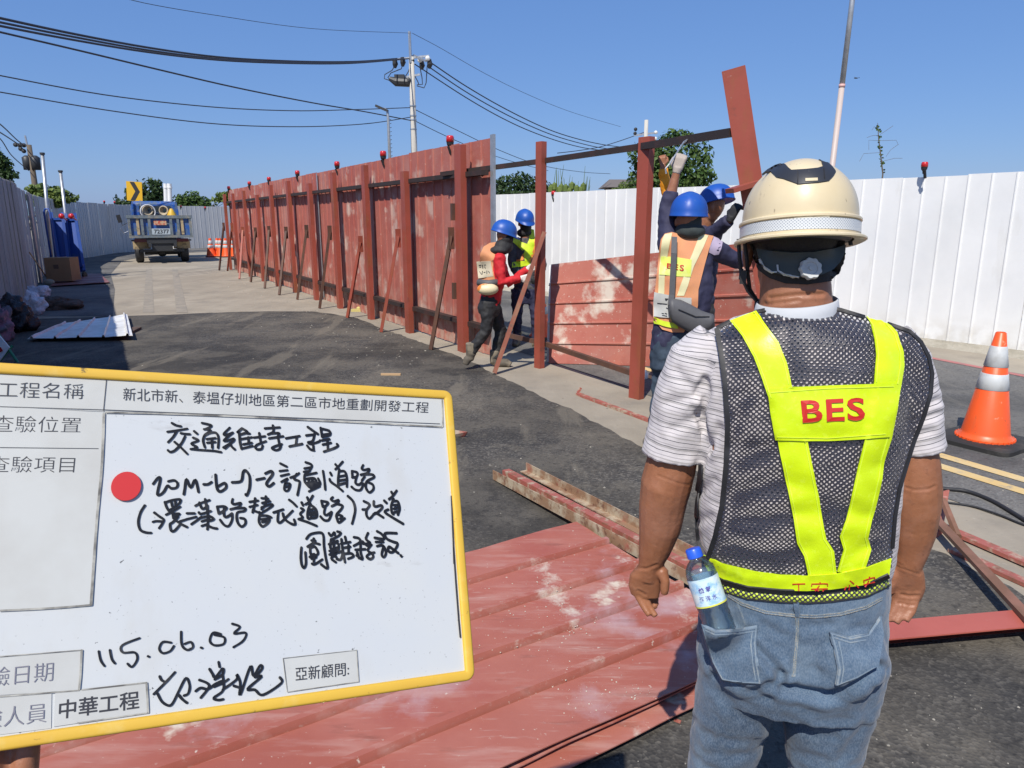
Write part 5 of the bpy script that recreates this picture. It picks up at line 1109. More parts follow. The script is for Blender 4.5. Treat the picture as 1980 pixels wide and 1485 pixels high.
# handwriting, stroke by stroke: (origin x, origin y, zoom, strokes)
HW = [
 (310, 805, 9.9, 5.0, [ # 交通維
  [(215,130),(300,175),(395,195)],[(130,300),(250,285),(515,240)],[(310,290),(240,400),(145,500)],[(385,325),(470,340),(565,345)],[(470,385),(400,520),(280,650),(190,685),(140,650)],[(265,490),(380,590),(515,725)],
  [(640,285),(705,340)],[(620,410),(725,465),(590,525),(700,590),(640,620),(575,630)],[(575,630),(800,650),(1020,665),(1165,690)],[(790,130),(975,180),(870,245),(830,250)],[(870,250),(960,275),(850,360),(815,470),(850,600)],[(840,370),(950,320),(1060,320),(1110,420),(1100,610)],[(880,440),(1055,420)],[(980,430),(990,610)],[(890,510),(1050,495)],
  [(1325,220),(1215,335),(1250,360),(1385,315)],[(1385,315),(1215,460),(1280,470),(1400,430),(1380,490),(1200,600)],[(1330,510),(1360,580),(1425,640)],[(1230,620),(1330,530)],
  [(1560,230),(1460,320),(1500,310),(1520,500),(1550,630)],[(1570,240),(1660,300),(1600,330),(1530,350)],[(1650,330),(1710,335)],[(1540,440),(1750,405)],[(1680,400),(1690,530)],[(1580,540),(1750,510)],[(1560,620),(1765,570)]]),
 (480, 805, 9.9, 5.0, [ # 持工程
  [(100,410),(320,385)],[(205,320),(235,500)],[(335,480),(180,540),(130,590),(170,635),(250,625),(270,560)],[(310,235),(600,215)],[(465,175),(480,250),(460,310),(370,350)],[(430,330),(580,325),(570,360)],[(390,425),(665,385)],[(560,380),(590,530)],[(640,535),(500,580),(450,615),(520,650),(590,630),(620,570)],
  [(715,425),(980,380)],[(925,400),(905,560)],[(780,580),(1030,530)],
  [(1130,205),(1250,290),(1330,345)],[(1100,370),(1260,350)],[(1270,310),(1230,470),(1140,500),(1200,530),(1340,490),(1370,460)],[(1120,560),(1180,630),(1260,660)],[(1240,560),(1245,640)],
  [(1380,220),(1410,400)],[(1390,240),(1540,280),(1555,360),(1410,400)],[(1430,355),(1545,340)],[(1400,465),(1550,440)],[(1420,545),(1580,510)],[(1510,460),(1520,640)],[(1440,680),(1620,620),(1710,570),(1690,530)]]),
 (280, 890, 7.92, 5.6, [ # 20M-6-7-2
  [(125,365),(200,270),(235,290),(190,510),(230,530),(290,480),(345,390),(400,430),(480,420),(500,360),(450,310),(355,325)],[(595,525),(610,430),(635,290),(700,420),(770,300),(820,490)],[(895,370),(960,370),(1020,335)],
  [(1080,220),(1100,420),(1150,480),(1240,420),(1220,350),(1120,400)],[(1330,340),(1470,320),(1500,190),(1540,160),(1600,250),(1600,420),(1560,535),(1540,520)],[(1705,300),(1830,275)],[(1840,205),(1930,170),(1950,220),(1860,350),(1900,400),(1970,350)]]),
 (520, 885, 9.0, 4.8, [ # 計劃道路
  [(190,100),(310,160)],[(180,235),(320,220)],[(200,320),(345,285)],[(210,425),(320,365),(280,440),(265,560),(330,570),(365,460),(290,455)],[(290,510),(350,500)],[(365,350),(470,310),(520,270)],[(480,280),(430,370),(500,400),(530,440),(490,655)],
  [(630,80),(740,130),(700,230),(610,310)],[(610,190),(730,170)],[(600,250),(710,230)],[(610,310),(825,265)],[(610,330),(620,420),(690,510)],[(640,370),(780,360),(810,440),(700,470),(690,390)],[(750,360),(745,500)],[(660,440),(800,420)],[(690,510),(880,480),(850,360)],[(690,590),(880,500)],[(720,540),(860,440)],
  [(935,230),(960,400),(975,560)],
  [(1060,260),(1085,310)],[(1050,370),(1070,420),(1180,500),(1280,585)],[(1150,115),(1190,160)],[(1280,70),(1200,160),(1150,205)],[(1220,200),(1200,350),(1200,500)],[(1220,240),(1310,240),(1350,350),(1350,510)],[(1220,330),(1330,310)],[(1220,400),(1340,380)],[(1220,470),(1330,440)],
  [(1440,230),(1450,350)],[(1440,235),(1530,260),(1520,330),(1440,345)],[(1520,330),(1500,440),(1560,470),(1610,430)],[(1430,505),(1500,560),(1590,560),(1640,450)],[(1635,130),(1610,190),(1650,215),(1740,200),(1700,270),(1590,300)],[(1640,290),(1790,295),(1820,345),(1700,410),(1680,520),(1740,605),(1810,550),(1800,470),(1720,430)],[(1660,330),(1610,400)]]),
 (255, 955, 9.0, 5.2, [ # (環漢路
  [(225,200),(150,320),(110,480),(140,620),(230,670),(335,680)],[(385,325),(470,390),(550,450),(520,530),(470,600)],[(360,490),(420,475),(520,480)],
  [(570,140),(600,230),(640,300)],[(580,150),(700,110),(840,100),(800,190),(640,290)],[(680,130),(700,220)],[(750,110),(760,210)],[(590,365),(700,310),(840,225)],[(700,300),(720,430)],[(730,350),(830,350),(720,430)],[(720,400),(800,400),(700,500),(660,530),(680,640),(740,640),(830,540)],[(770,470),(860,530),(960,580)],[(830,480),(930,450)],
  [(950,340),(1090,340)],[(940,445),(1120,400)],[(1030,530),(1130,460),(1210,400)],[(1100,210),(1200,160),(1350,110)],[(1270,90),(1290,200),(1310,300)],[(1170,150),(1220,260),(1290,230)],[(1160,320),(1200,350),(1370,300)],[(1180,420),(1340,390),(1420,440),(1350,470)],[(1210,480),(1350,440)],[(1310,200),(1320,450),(1310,620)],[(1210,560),(1300,530)],[(1310,550),(1400,590),(1480,605)],
  [(1480,220),(1510,350)],[(1480,225),(1600,220),(1640,260),(1520,340)],[(1600,250),(1600,380),(1650,400),(1740,340)],[(1530,450),(1600,540),(1680,560),(1740,450),(1740,350)],[(1750,90),(1740,160),(1790,180),(1890,160),(1850,230),(1710,270)],[(1800,250),(1960,250),(1950,300),(1830,330),(1830,480),(1900,570),(1970,520),(1960,440),(1880,420)]]),
 (460, 950, 8.25, 5.0, [ # 替代道路)
  [(180,170),(320,150)],[(180,250),(310,220)],[(270,110),(260,220),(230,340)],[(230,300),(330,340),(340,330)],[(370,110),(480,120)],[(440,80),(440,200),(370,290)],[(380,190),(510,160)],[(370,260),(520,210),(540,240),(370,350)],[(350,340),(330,470),(360,540),(400,560),(480,500),(490,440),(370,450)],[(360,390),(460,390),(530,420)],[(380,490),(460,480)],
  [(560,340),(720,290)],[(640,330),(630,470),(670,500),(760,420),(870,310)],[(710,350),(740,440),(830,510),(910,530),(890,450)],[(810,135),(870,180),(935,245)],
  [(1010,175),(1035,230)],[(1000,270),(1045,300),(990,360),(1030,420),(960,445)],[(960,445),(1100,490),(1255,555)],[(1100,95),(1120,150)],[(1190,70),(1130,170),(1070,210)],[(1150,190),(1110,320),(1110,430),(1160,430)],[(1160,220),(1240,290),(1250,410),(1160,430)],[(1140,300),(1220,280)],[(1130,350),(1230,330)],[(1150,390),(1230,370)],
  [(1325,150),(1350,250)],[(1330,155),(1430,180),(1400,230),(1350,250)],[(1390,240),(1370,350),(1410,380),(1490,330)],[(1310,400),(1370,460),(1440,460),(1480,380),(1490,330)],[(1510,95),(1480,130),(1530,160),(1600,140),(1580,190),(1490,240)],[(1570,200),(1660,230),(1640,290),(1570,370),(1580,450),(1610,500),(1700,430)],[(1590,370),(1660,400),(1620,440)],
  [(1745,75),(1830,160),(1865,290),(1840,430),(1815,520)]]),
 (570, 940, 8.609, 5.0, [ # 改道 / 圍籬移設.
  [(1140,250),(1240,310),(1190,400),(1190,490),(1240,540),(1310,470),(1350,450),(1470,525)],[(1120,390),(1190,390)],[(1310,250),(1310,320),(1350,340),(1430,320),(1450,360),(1370,440),(1300,470)],
  [(1480,240),(1525,285)],[(1550,390),(1490,430),(1600,510),(1800,630)],[(1600,95),(1630,150)],[(1690,75),(1620,170),(1560,220)],[(1640,210),(1600,330),(1610,440),(1640,470)],[(1640,250),(1710,260),(1740,370),(1710,480)],[(1640,320),(1710,310)],[(1640,380),(1720,360)],[(1640,440),(1720,420)],
  [(105,1020),(95,1180),(110,1310),(150,1360),(180,1280),(170,1100)],[(185,880),(260,800),(420,775),(470,830),(480,1000),(510,1200),(540,1370),(430,1300)],[(310,870),(310,960)],[(270,905),(340,910)],[(205,1010),(310,950),(410,970)],[(250,1020),(260,1130),(320,1130)],[(250,1030),(330,1010),(380,1130),(250,1170)],[(240,1180),(360,1180),(270,1210)],[(320,1150),(310,1260)],[(280,1290),(330,1300),(455,1220)],
  [(560,780),(600,830),(650,770),(660,820)],[(700,755),(760,780),(720,830),(610,890)],[(560,970),(710,910)],[(600,880),(590,1040),(710,1020)],[(650,910),(640,1080)],[(600,960),(710,950),(710,1070),(570,1080)],[(570,1140),(710,1090),(600,1200)],[(580,1140),(690,1180)],[(610,1220),(680,1270)],[(830,840),(850,930)],[(770,880),(790,1060),(830,1270)],[(760,960),(920,930)],[(790,1030),(920,1010)],[(890,980),(890,1120)],[(720,1110),(790,1090),(760,1220),(690,1210)],[(800,1130),(930,1120),(970,1170),(880,1210)],
  [(975,850),(1060,870),(1080,930),(975,995)],[(1090,930),(1090,1100),(1120,1220),(1020,1150)],[(1000,1060),(1170,1050)],[(1030,1100),(1060,1200)],[(1215,780),(1180,880),(1250,950),(1130,960)],[(1120,920),(1200,990),(1270,970),(1210,1060),(1260,1110),(1320,1105)],[(1260,1110),(1190,1170),(1250,1215),(1300,1180),(1280,1120)],
  [(1360,750),(1440,800),(1480,880),(1320,860)],[(1340,930),(1470,930)],[(1360,1000),(1460,990),(1510,1100),(1480,1180),(1440,1140),(1470,1010)],[(1690,785),(1540,780),(1490,800),(1530,880),(1640,930),(1700,950),(1690,1010),(1620,1100),(1550,1080),(1560,1010),(1640,1060),(1720,1120)],[(1755,1150),(1775,1175)]]),
 (0, 1110, 3.96, 4.6, [ # 115.06.03
  [(755,590),(770,660),(800,705)],[(840,580),(855,650),(880,685)],[(1068,490),(935,545),(940,600),(1030,600),(1050,650),(1010,710),(975,685)],[(1130,628),(1142,634)],[(1310,525),(1245,520),(1218,570),(1245,605),(1300,590),(1330,550)],[(1385,440),(1390,540),(1430,580),(1475,560),(1460,520),(1410,535)],[(1535,562),(1548,567)],[(1690,460),(1630,450),(1605,510),(1640,545),(1710,535),(1715,485),(1640,465)],[(1775,380),(1835,405),(1790,455),(1880,450),(1860,510),(1785,560)]]),
 (280, 1260, 7.07, 5.2, [ # signature
  [(200,335),(225,385),(265,410)],[(410,280),(300,400),(120,580)],[(120,580),(160,560),(230,680),(320,735),(380,700),(470,520),(560,360),(610,460),(590,570),(530,600)],[(460,590),(510,650),(575,700)],[(740,385),(850,430),(870,490),(760,630)],[(690,540),(760,495),(860,510),(960,440),(1050,400)],[(880,235),(920,300),(960,350),(1060,230),(1060,310),(950,380)],[(1005,140),(1020,210)],[(940,480),(1060,430),(1140,375)],[(1060,310),(1070,520),(940,630),(1000,660),(1070,650)],[(1060,520),(1250,380),(1250,310),(1300,420),(1300,590),(1440,200),(1480,330),(1570,190),(1600,230),(1500,350)],[(1210,465),(1290,490)],[(1500,350),(1590,340),(1400,510),(1500,520),(1610,590),(1860,430),(1840,350)]]),
]
for ox, oy, zm, wd2, strokes in HW:
    mb = MB()
    for i, st in enumerate(strokes):
        pts = [(ox+x/zm, oy+y/zm) for x, y in st]
        mb2 = bline(pts, wd2, .0009+.00003*(i % 7), mb)
    bobj('handwriting', mb, m_ink)
# the holding hand, behind and below the board's lower left
m_skin = MAT('tanned_skin', (.30, .125, .062), rough=.46, spec=.45, sss=.05, layers=[((.20, .075, .038), 7, .42, .66, .65), ((.40, .19, .12), 18, .5, .7, .5), ((.14, .055, .03), 95, .60, .72, .5), ((.40, .20, .14), 3.2, .5, .7, .45)], bump=[(420, .25, .0012), (120, .25, .002), (24, .25, .005)], rnd=False)
def remesh(name, mb, mat, parent, voxel=.004, smooth_it=2, world=True, disp=None, weld=False):
    """union of closed shapes as one continuous skin (voxel remesh), smoothed, optionally displaced"""
    o = obj(name+'_src', mb, None, None, world=False)
    md = o.modifiers.new('r', 'REMESH'); md.mode = 'VOXEL'; md.voxel_size = voxel; md.adaptivity = 0
    if smooth_it:
        sm = o.modifiers.new('s', 'SMOOTH'); sm.factor = .5; sm.iterations = smooth_it
    dg = bpy.context.evaluated_depsgraph_get(); dg.update(); ev = o.evaluated_get(dg)
    me = bpy.data.meshes.new_from_object(ev); me.name = name
    bpy.data.objects.remove(o)
    if disp:
        nv = len(me.vertices); me.update()
        nrm = [v.normal.copy() for v in me.vertices]
        for v, n_ in zip(me.vertices, nrm):
            v.co += n_*disp(v.co, n_)
    if world and parent is not None: me.transform(mw(parent).inverted())
    me.materials.clear()
    if mat is not None: me.materials.append(mat)
    me.polygons.foreach_set('use_smooth', [True]*len(me.polygons)); me.update()
    o = bpy.data.objects.new(name, me); C.objects.link(o)
    if parent is not None: o.parent = parent
    return o
# hand: palm behind the board, thumb and fingers curled over its lower edge
h0 = bd(34, 1446); hu = h0.x; B3w_dv = -.007
def B3w(u, v, n_): return MBD @ Vector((u, v+B3w_dv, n_))
hand = thing('person', 'hand of the person holding the whiteboard from below, mostly out of the picture', 'person', loc=B3w(hu-.05, -.09, -.02))
mb = MB()
mb.tube([B3w(hu-.055, -.36, .02), B3w(hu-.05, -.22, .0), B3w(hu-.045, -.13, -.015)], [.042, .036, .030], 14)
mb.tube([B3w(hu-.045, -.15, -.018), B3w(hu-.035, -.09, -.026), B3w(hu-.03, -.045, -.028)], [.031, .038, .034], 14)
for k, (du, ln) in enumerate(((-.062, .050), (-.040, .062), (-.018, .066), (.004, .058))):
    mb.tube([B3w(hu+du, -.07, -.03), B3w(hu+du, -.02, -.026), B3w(hu+du, .015, -.022), B3w(hu+du+.001, -.05+ln+.02, -.020)], [.0105, .0100, .0092, .0078], 10)
mb.tube([B3w(hu-.02, -.10, -.01), B3w(hu+.0, -.060, .004), B3w(hu-.002, -.030, .010), B3w(hu-.004, -.0075, .0085)], [.016, .0125, .0115, .0095], 12)
remesh('body', mb, m_skin, hand, voxel=.0028)
# ============================================================ THE MAN IN THE FOREGROUND, seen from behind
MA = R(15.0); MC = Vector((0.565, 1.385, 0))
MM = Matrix.Translation(MC) @ Matrix.Rotation(-MA, 4, 'Z'); MI = MM.inverted(); EL = MI @ EYE; MI3 = MI.to_3x3()
def L(px, py, y=0.0):
    d = MI3 @ ray(px, py); t = (y-EL.y)/d.y; return EL+d*t
def span(py, xl, xr, y=0.0):
    a, b = L(xl, py, y), L(xr, py, y); return (a+b)/2, (b-a).length/2
def ering(c, rx, ry, n=28, e=2.3, tilt=0.0, yaw=0.0):
    P = []
    for j in range(n):
        a = 2*math.pi*j/n; ca, sa = math.cos(a), math.sin(a)
        x = rx*math.copysign(abs(ca)**(2/e), ca); y = ry*math.copysign(abs(sa)**(2/e), sa)
        if yaw: x, y = x*math.cos(yaw)-y*math.sin(yaw), x*math.sin(yaw)+y*math.cos(yaw)
        P.append(Vector((c[0]+x, c[1]+y, c[2]+tilt*x)))
    return P
man = thing('person', 'stocky man seen from behind in cream hard hat, yellow-strapped mesh vest and blue jeans', 'person', M=MM)
def mobj(name, mb, mat, parent=None, **k):
    V, F = (mb.v, mb.f) if isinstance(mb, MB) else mb
    return obj(name, ([MM @ Vector(p) for p in V], F), mat, parent or man, **k)
def bvh_of(*objs):
    V = []; F = []
    for o in objs:
        k = len(V); m = MI @ mw(o) if o.parent is None else MI @ (mw(o))
        V += [m @ v.co for v in o.data.vertices]; F += [tuple(i+k for i in p.vertices) for p in o.data.polygons]
    return BVHTree.FromPolygons(V, F)
def resample(poly, step, closed=True):
    out = []; n = len(poly)
    for i in range(n if closed else n-1):
        a = Vector(poly[i]); b = Vector(poly[(i+1) % n]); k = max(1, int(math.ceil((b-a).length/step)))
        out += [a.lerp(b, j/k) for j in range(k)]
    if not closed: out.append(Vector(poly[-1]))
    return out
def inside(p, poly):
    c = False; n = len(poly); j = n-1
    for i in range(n):
        if (poly[i][1] > p[1]) != (poly[j][1] > p[1]) and p[0] < (poly[j][0]-poly[i][0])*(p[1]-poly[i][1])/(poly[j][1]-poly[i][1])+poly[i][0]: c = not c
        j = i
    return c
def cdt(poly, step):
    B = resample([Vector(p) for p in poly], step); n = len(B); V = list(B); E = [(i, (i+1) % n) for i in range(n)]
    x0 = min(p.x for p in B); x1 = max(p.x for p in B); y0 = min(p.y for p in B); y1 = max(p.y for p in B)
    row = 0; y = y0+step*.5
    while y < y1:
        x = x0+step*(.5 if row % 2 else 1.0)
        while x < x1:
            p = Vector((x, y))
            if inside(p, B) and min((p-b).length_squared for b in B) > (step*.45)**2: V.append(p)
            x += step
        y += step*.87; row += 1
    r_ = delaunay_2d_cdt(V, E, [], 1, 1e-5)
    return [Vector((v[0], v[1])) for v in r_[0]], [tuple(f) for f in r_[2]]
def hit(bvh, px, py):
    d = (MI3 @ ray(px, py)); Ld = d.length; h = bvh.ray_cast(EL, d.normalized())
    return (h[0], h[1], h[3]/Ld) if h[0] is not None else None
def drape_v(P, F, bvh, off, taut=0, fill=True):
    """place the points of a photo-space mesh on the surface seen behind them"""
    n = len(P); T = [None]*n; Nn = [None]*n
    for i, p in enumerate(P):
        h = hit(bvh, p.x, p.y)
        if h: T[i] = h[2]; Nn[i] = h[1] if h[1].dot(EL-h[0]) > 0 else -h[1]
    adj = [set() for _ in range(n)]
    for f in F:
        for a in range(len(f)): adj[f[a]].add(f[a-1]); adj[f[a-1]].add(f[a])
    med = sorted(t for t in T if t is not None); med = med[len(med)//2] if med else 1.4
    miss = [t is None or t > med+.35 for t in T]
    T = [None if m_ else t for t, m_ in zip(T, miss)]
    for _ in range(200):
        todo = [i for i in range(n) if T[i] is None]
        if not todo: break
        upd = {}
        for i in todo:
            v = [T[j] for j in adj[i] if T[j] is not None]
            if v: upd[i] = sum(v)/len(v)
        if not upd: break
        for i, v in upd.items(): T[i] = v
    T = [med if t is None else t for t in T]
    if taut:
        lim = [1e9 if miss[i] else T[i]-off*.72 for i in range(n)]; T = [t-off*.72 for t in T]
        for _ in range(taut):
            T = [min(lim[i], sum(T[j] for j in adj[i])/max(1, len(adj[i]))*.6+T[i]*.4) if adj[i] else T[i] for i in range(n)]
        return [EL+(MI3 @ ray(p.x, p.y))*t for p, t in zip(P, T)]
    out = []
    for i, (p, t) in enumerate(zip(P, T)):
        q = EL+(MI3 @ ray(p.x, p.y))*t
        out.append(q+(Nn[i] if (Nn[i] is not None and not miss[i]) else (EL-q).normalized())*off)
    return out
def solidify(V, F, th, toward=None):
    """give a draped patch real thickness on its far side"""
    n = len(V); nr = [Vector() for _ in V]
    for f in F:
        q = (V[f[1]]-V[f[0]]).cross(V[f[2]]-V[f[0]])
        if q.dot(EL-V[f[0]]) < 0: q = -q
        for i in f: nr[i] += q
    W = V+[v-nn_.normalized()*th if nn_.length > 0 else v for v, nn_ in zip(V, nr)]
    E = {}
    for f in F:
        for a in range(len(f)):
            e = (f[a-1], f[a]); E[e] = E.get(e, 0)+1
    side = [(a, b, b+n, a+n) for (a, b) in E if (b, a) not in E]
    return W, list(F)+[tuple(i+n for i in reversed(f)) for f in F]+side
def patch(name, poly, step, bvh, off, mat, parent, th=.002, taut=0, smooth=True, **k):
    P, F = cdt(poly, step); V = drape_v(P, F, bvh, off, taut); V, F = solidify(V, F, th)
    return mobj(name, (V, F), mat, parent, smooth=False, autos=50 if smooth else None, **k)
def ribbon_poly(pts, wd2, step=7):
    P = resample([Vector(p) for p in pts], step, False); n = len(P); Lf = []; Rt = []
    w_ = wd2 if isinstance(wd2, (list, tuple)) else (wd2, wd2)
    for i, p in enumerate(P):
        t = (P[min(i+1, n-1)]-P[max(i-1, 0)]).normalized(); nr = Vector((-t.y, t.x)); ww = w_[0]+(w_[1]-w_[0])*i/max(1, n-1)
        Lf.append(p+nr*ww/2); Rt.append(p-nr*ww/2)
    V = []; 
    for a, b in zip(Lf, Rt): V += [a, (a+b)/2, b]
    F = []
    for i in range(n-1): F += [(3*i, 3*i+1, 3*i+4, 3*i+3), (3*i+1, 3*i+2, 3*i+5, 3*i+4)]
    return V, F
def ribbon(name, pts, wd2, bvh, off, mat, parent, th=.0015, taut=0, mbacc=None, **k):
    P, F = ribbon_poly(pts, wd2); V = drape_v(P, F, bvh, off, taut); V, F = solidify(V, F, th)
    if mbacc is not None: mbacc.add(V, F); return None
    return mobj(name, (V, F), mat, parent, autos=50, **k)

# ---- skin body: head, neck, trunk core, arms, hands, legs as one surface
mb = MB()
hc = L(1536, 462, .015); 
mb.sph(hc+Vector((0, .01, .025)), (.078, .098, .098), 24, 16)
mb.sph(hc+Vector((0, .035, -.055)), (.062, .072, .075), 20, 12)          # jaw and face
mb.sph(hc+Vector((0, .108, -.02)), (.014, .018, .024), 10, 8)            # nose
mb.sph(hc+Vector((0, .085, -.085)), (.03, .026, .026), 10, 8)            # chin
for s in (-1, 1):
    mb.sph(hc+Vector((s*.083, .012, -.03)), (.011, .018, .033), 12, 8)   # ears
    mb.sph(hc+Vector((s*.03, .094, .0)), (.013, .008, .008), 8, 6)
nb, nr_ = span(592, 1472, 1606, .0)
mb.rings([ering(hc+Vector((0, -.012, -.05)), .064, .066), ering((nb+hc)/2+Vector((0, -.006, -.005)), .063, .064), ering(nb+Vector((0, 0, .0)), .068, .066), ering(nb+Vector((0, 0, -.06)), .085, .07)])
def loft(rows, dx=0.0, shrink=0.0, e=2.4):
    out = []
    for py, xl, xr, ry, cy in rows:
        c, rx = span(py, xl, xr, cy); out.append(ering(c, max(.01, rx-shrink), max(.01, ry-shrink), 32, e))
    return out
trunk = [(606, 1462, 1622, .075, 0), (622, 1412, 1690, .092, 0), (645, 1372, 1735, .106, 0), (690, 1352, 1752, .118, -.004), (760, 1352, 1752, .128, -.008), (850, 1354, 1748, .134, -.004), (940, 1350, 1742, .14, .004), (1020, 1348, 1733, .146, .012), (1062, 1354, 1728, .146, .014), (1076, 1360, 1724, .140, .014)]
mb.rings(loft(trunk, shrink=.012))
hip = [(1040, 1364, 1716, .132, .014), (1062, 1358, 1722, .143, .014), (1100, 1358, 1720, .146, .012), (1165, 1356, 1716, .142, .008), (1215, 1350, 1716, .140, 0), (1270, 1347, 1712, .136, -.004), (1330, 1352, 1700, .120, -.006)]
mb.rings(loft(hip, shrink=.02))
legL = [(1290, 1352, 1512, .098, -.012), (1340, 1346, 1504, .094, -.010), (1400, 1339, 1482, .088, -.004), (1485, 1331, 1456, .078, .004), (1580, 1322, 1440, .068, .010), (1800, 1290, 1395, .062, .0), (2200, 1240, 1335, .060, 0)]
legR = [(1290, 1540, 1706, .098, -.012), (1340, 1522, 1699, .094, -.010), (1400, 1514, 1680, .088, -.004), (1485, 1522, 1658, .078, .004), (1580, 1532, 1650, .068, .010), (1800, 1560, 1660, .062, 0), (2200, 1610, 1700, .060, 0)]
def legloft(rows, shrink=0.0):
    """rows give the leg down to the frame's edge; below it the leg simply goes on to the ankle"""
    out = []; 
    for py, xl, xr, ry, cy in rows[:5]:
        c, rx = span(py, xl, xr, cy); out.append((c, rx, ry))
    c, rx, ry = out[-1]
    c5 = Vector((c.x-(.02 if c.x < 0.04 else -.02), c.y-.01, .10)); out.append((c5+Vector((0, 0, .12)), .062, .062)); out.append((c5, .058, .060))
    return [ering(c, rx-shrink, ry-shrink, 26, 2.2) for c, rx, ry in out], out[-1][0]
rl, footL = legloft(legL, .022); mb.rings(rl); rr_, footR = legloft(legR, .022); mb.rings(rr_)
# left arm (picture left)
def chain(pts, n=18):
    """pts: (px, py, y, r)"""
    mb.tube([L(a, b, y) for a, b, y, r in pts], [r for *_, r in pts], n)
chain([(1366, 690, 0, .044), (1332, 760, -.002, .047), (1308, 850, -.002, .050), (1296, 905, 0, .054), (1288, 935, 0, .0545), (1281, 975, .008, .051), (1276, 1020, .016, .046), (1266, 1062, .02, .036), (1258, 1090, .022, .0275), (1252, 1118, .024, .022)])
mb.rings([ering(L(1257, 1096, .022), .027, .024), ering(L(1249, 1114, .024), .036, .020), ering(L(1246, 1135, .028), .037, .016), ering(L(1247, 1152, .032), .032, .013)])
def fing(pts, n=12): chain(pts, n)
fing([(1229, 1132, .022, .0095), (1233, 1150, .026, .0088), (1243, 1170, .020, .0080), (1256, 1190, .010, .0068)])
fing([(1240, 1136, .026, .0100), (1245, 1154, .030, .0093), (1256, 1174, .026, .0085), (1268, 1192, .014, .0070)])
fing([(1250, 1134, .032, .0100), (1256, 1152, .042, .0095), (1263, 1168, .050, .0085), (1268, 1174, .038, .0075)])
fing([(1260, 1130, .038, .0100), (1266, 1148, .052, .0092), (1267, 1163, .060, .0085), (1268, 1168, .046, .0075)])
fing([(1268, 1098, .022, .0175), (1281, 1108, .012, .0150), (1286, 1124, .006, .0105), (1285, 1140, .006, .0100), (1284, 1149, .006, .0080)])
# right arm
chain([(1722, 690, 0, .038), (1748, 760, -.002, .040), (1764, 850, -.004, .042), (1769, 905, -.004, .0455), (1770, 945, -.002, .0475), (1769, 985, .004, .046), (1765, 1030, .012, .0415), (1760, 1065, .014, .034), (1754, 1092, .014, .0285), (1751, 1122, .016, .021)])
mb.rings([ering(L(1754, 1098, .014), .029, .025), ering(L(1752, 1112, .014), .034, .021), ering(L(1751, 1132, .016), .0375, .017), ering(L(1748, 1150, .019), .035, .0125), ering(L(1747, 1160, .021), .031, .009)])
fing([(1770, 1134, .012, .0118), (1768, 1158, .012, .0104), (1763, 1180, .004, .0092), (1750, 1200, -.006, .0076)])
fing([(1755, 1134, .012, .0122), (1752, 1160, .012, .0108), (1744, 1184, .004, .0097), (1731, 1204, -.006, .0080)])
fing([(1739, 1134, .014, .0122), (1735, 1158, .014, .0106), (1727, 1180, .006, .0096), (1716, 1200, -.002, .0080)])
fing([(1724, 1134, .020, .0100), (1720, 1154, .030, .0095), (1713, 1174, .022, .0090), (1706, 1190, .008, .0078)])
fing([(1734, 1096, .014, .0170), (1726, 1112, .006, .0135), (1722, 1130, .004, .0110), (1720, 1146, .008, .0085)])
skin_cr = [[(1272, 920), (1292, 927), (1312, 935), (1332, 938), .0024, .0010], [(1750, 942), (1770, 948), (1795, 946), (1808, 940), .0026, .0012],
           [(1230, 1098), (1250, 1100), (1270, 1092), .003, .0018], [(1722, 1088), (1740, 1098), (1778, 1111), .0022, .0010], [(1722, 1082), (1745, 1094), .002, .0007],
           [(1742, 1150), (1760, 1153), (1776, 1152), .003, .0020], [(1736, 1166), (1752, 1168), .0025, .0014], [(1752, 1170), (1768, 1170), .0025, .0014], [(1234, 1142), (1248, 1150), .003, .0015], [(1490, 577), (1540, 571), (1590, 569), .004, .0025], [(1480, 588), (1545, 580), .004, .0018]]
def crease_fn(lines, ys=-.1, extra=None):
    S = []
    for c in lines:
        pts = [L(p[0], p[1], ys) for p in c[:-2]]
        d_ = [MI3 @ ray(*p) for p in c[:-2]]
        S.append(([Vector((p[0], p[1])) for p in c[:-2]], c[-2], c[-1]))
    SC = FPX
    def f(co, n_):
        d = extra(co, n_) if extra else 0.0
        loc_ = co; q = MM @ co
        r_ = q-EYE; dep = r_.y*math.cos(PITCH)-r_.z*math.sin(PITCH)
        if dep < .3: return d
        if n_.dot(EL-co) < 0: return d
        u = Vector((990+FPX*r_.x/dep, 742.5-FPX*(r_.y*math.sin(PITCH)+r_.z*math.cos(PITCH))/dep)); k = FPX/dep
        for P, wd2, dp in S:
            W = wd2*k; m = 1e9
            for a, b in zip(P[:-1], P[1:]):
                ab = b-a; t = max(0, min(1, (u-a).dot(ab)/ab.length_squared)); m = min(m, (u-a-ab*t).length)
                if m < .5: break
            if m < W*3.2:
                x = m/W; d += -dp*math.exp(-x*x)+dp*.35*math.exp(-(x-1.8)**2)
        return d
    return f
body = remesh('body', mb, m_skin, man, voxel=.0028, smooth_it=4, world=False, disp=crease_fn(skin_cr, extra=lambda co, n_: .0009*noise.noise(co*26)+.0003*noise.noise(co*90)))
bv_body = bvh_of(body)
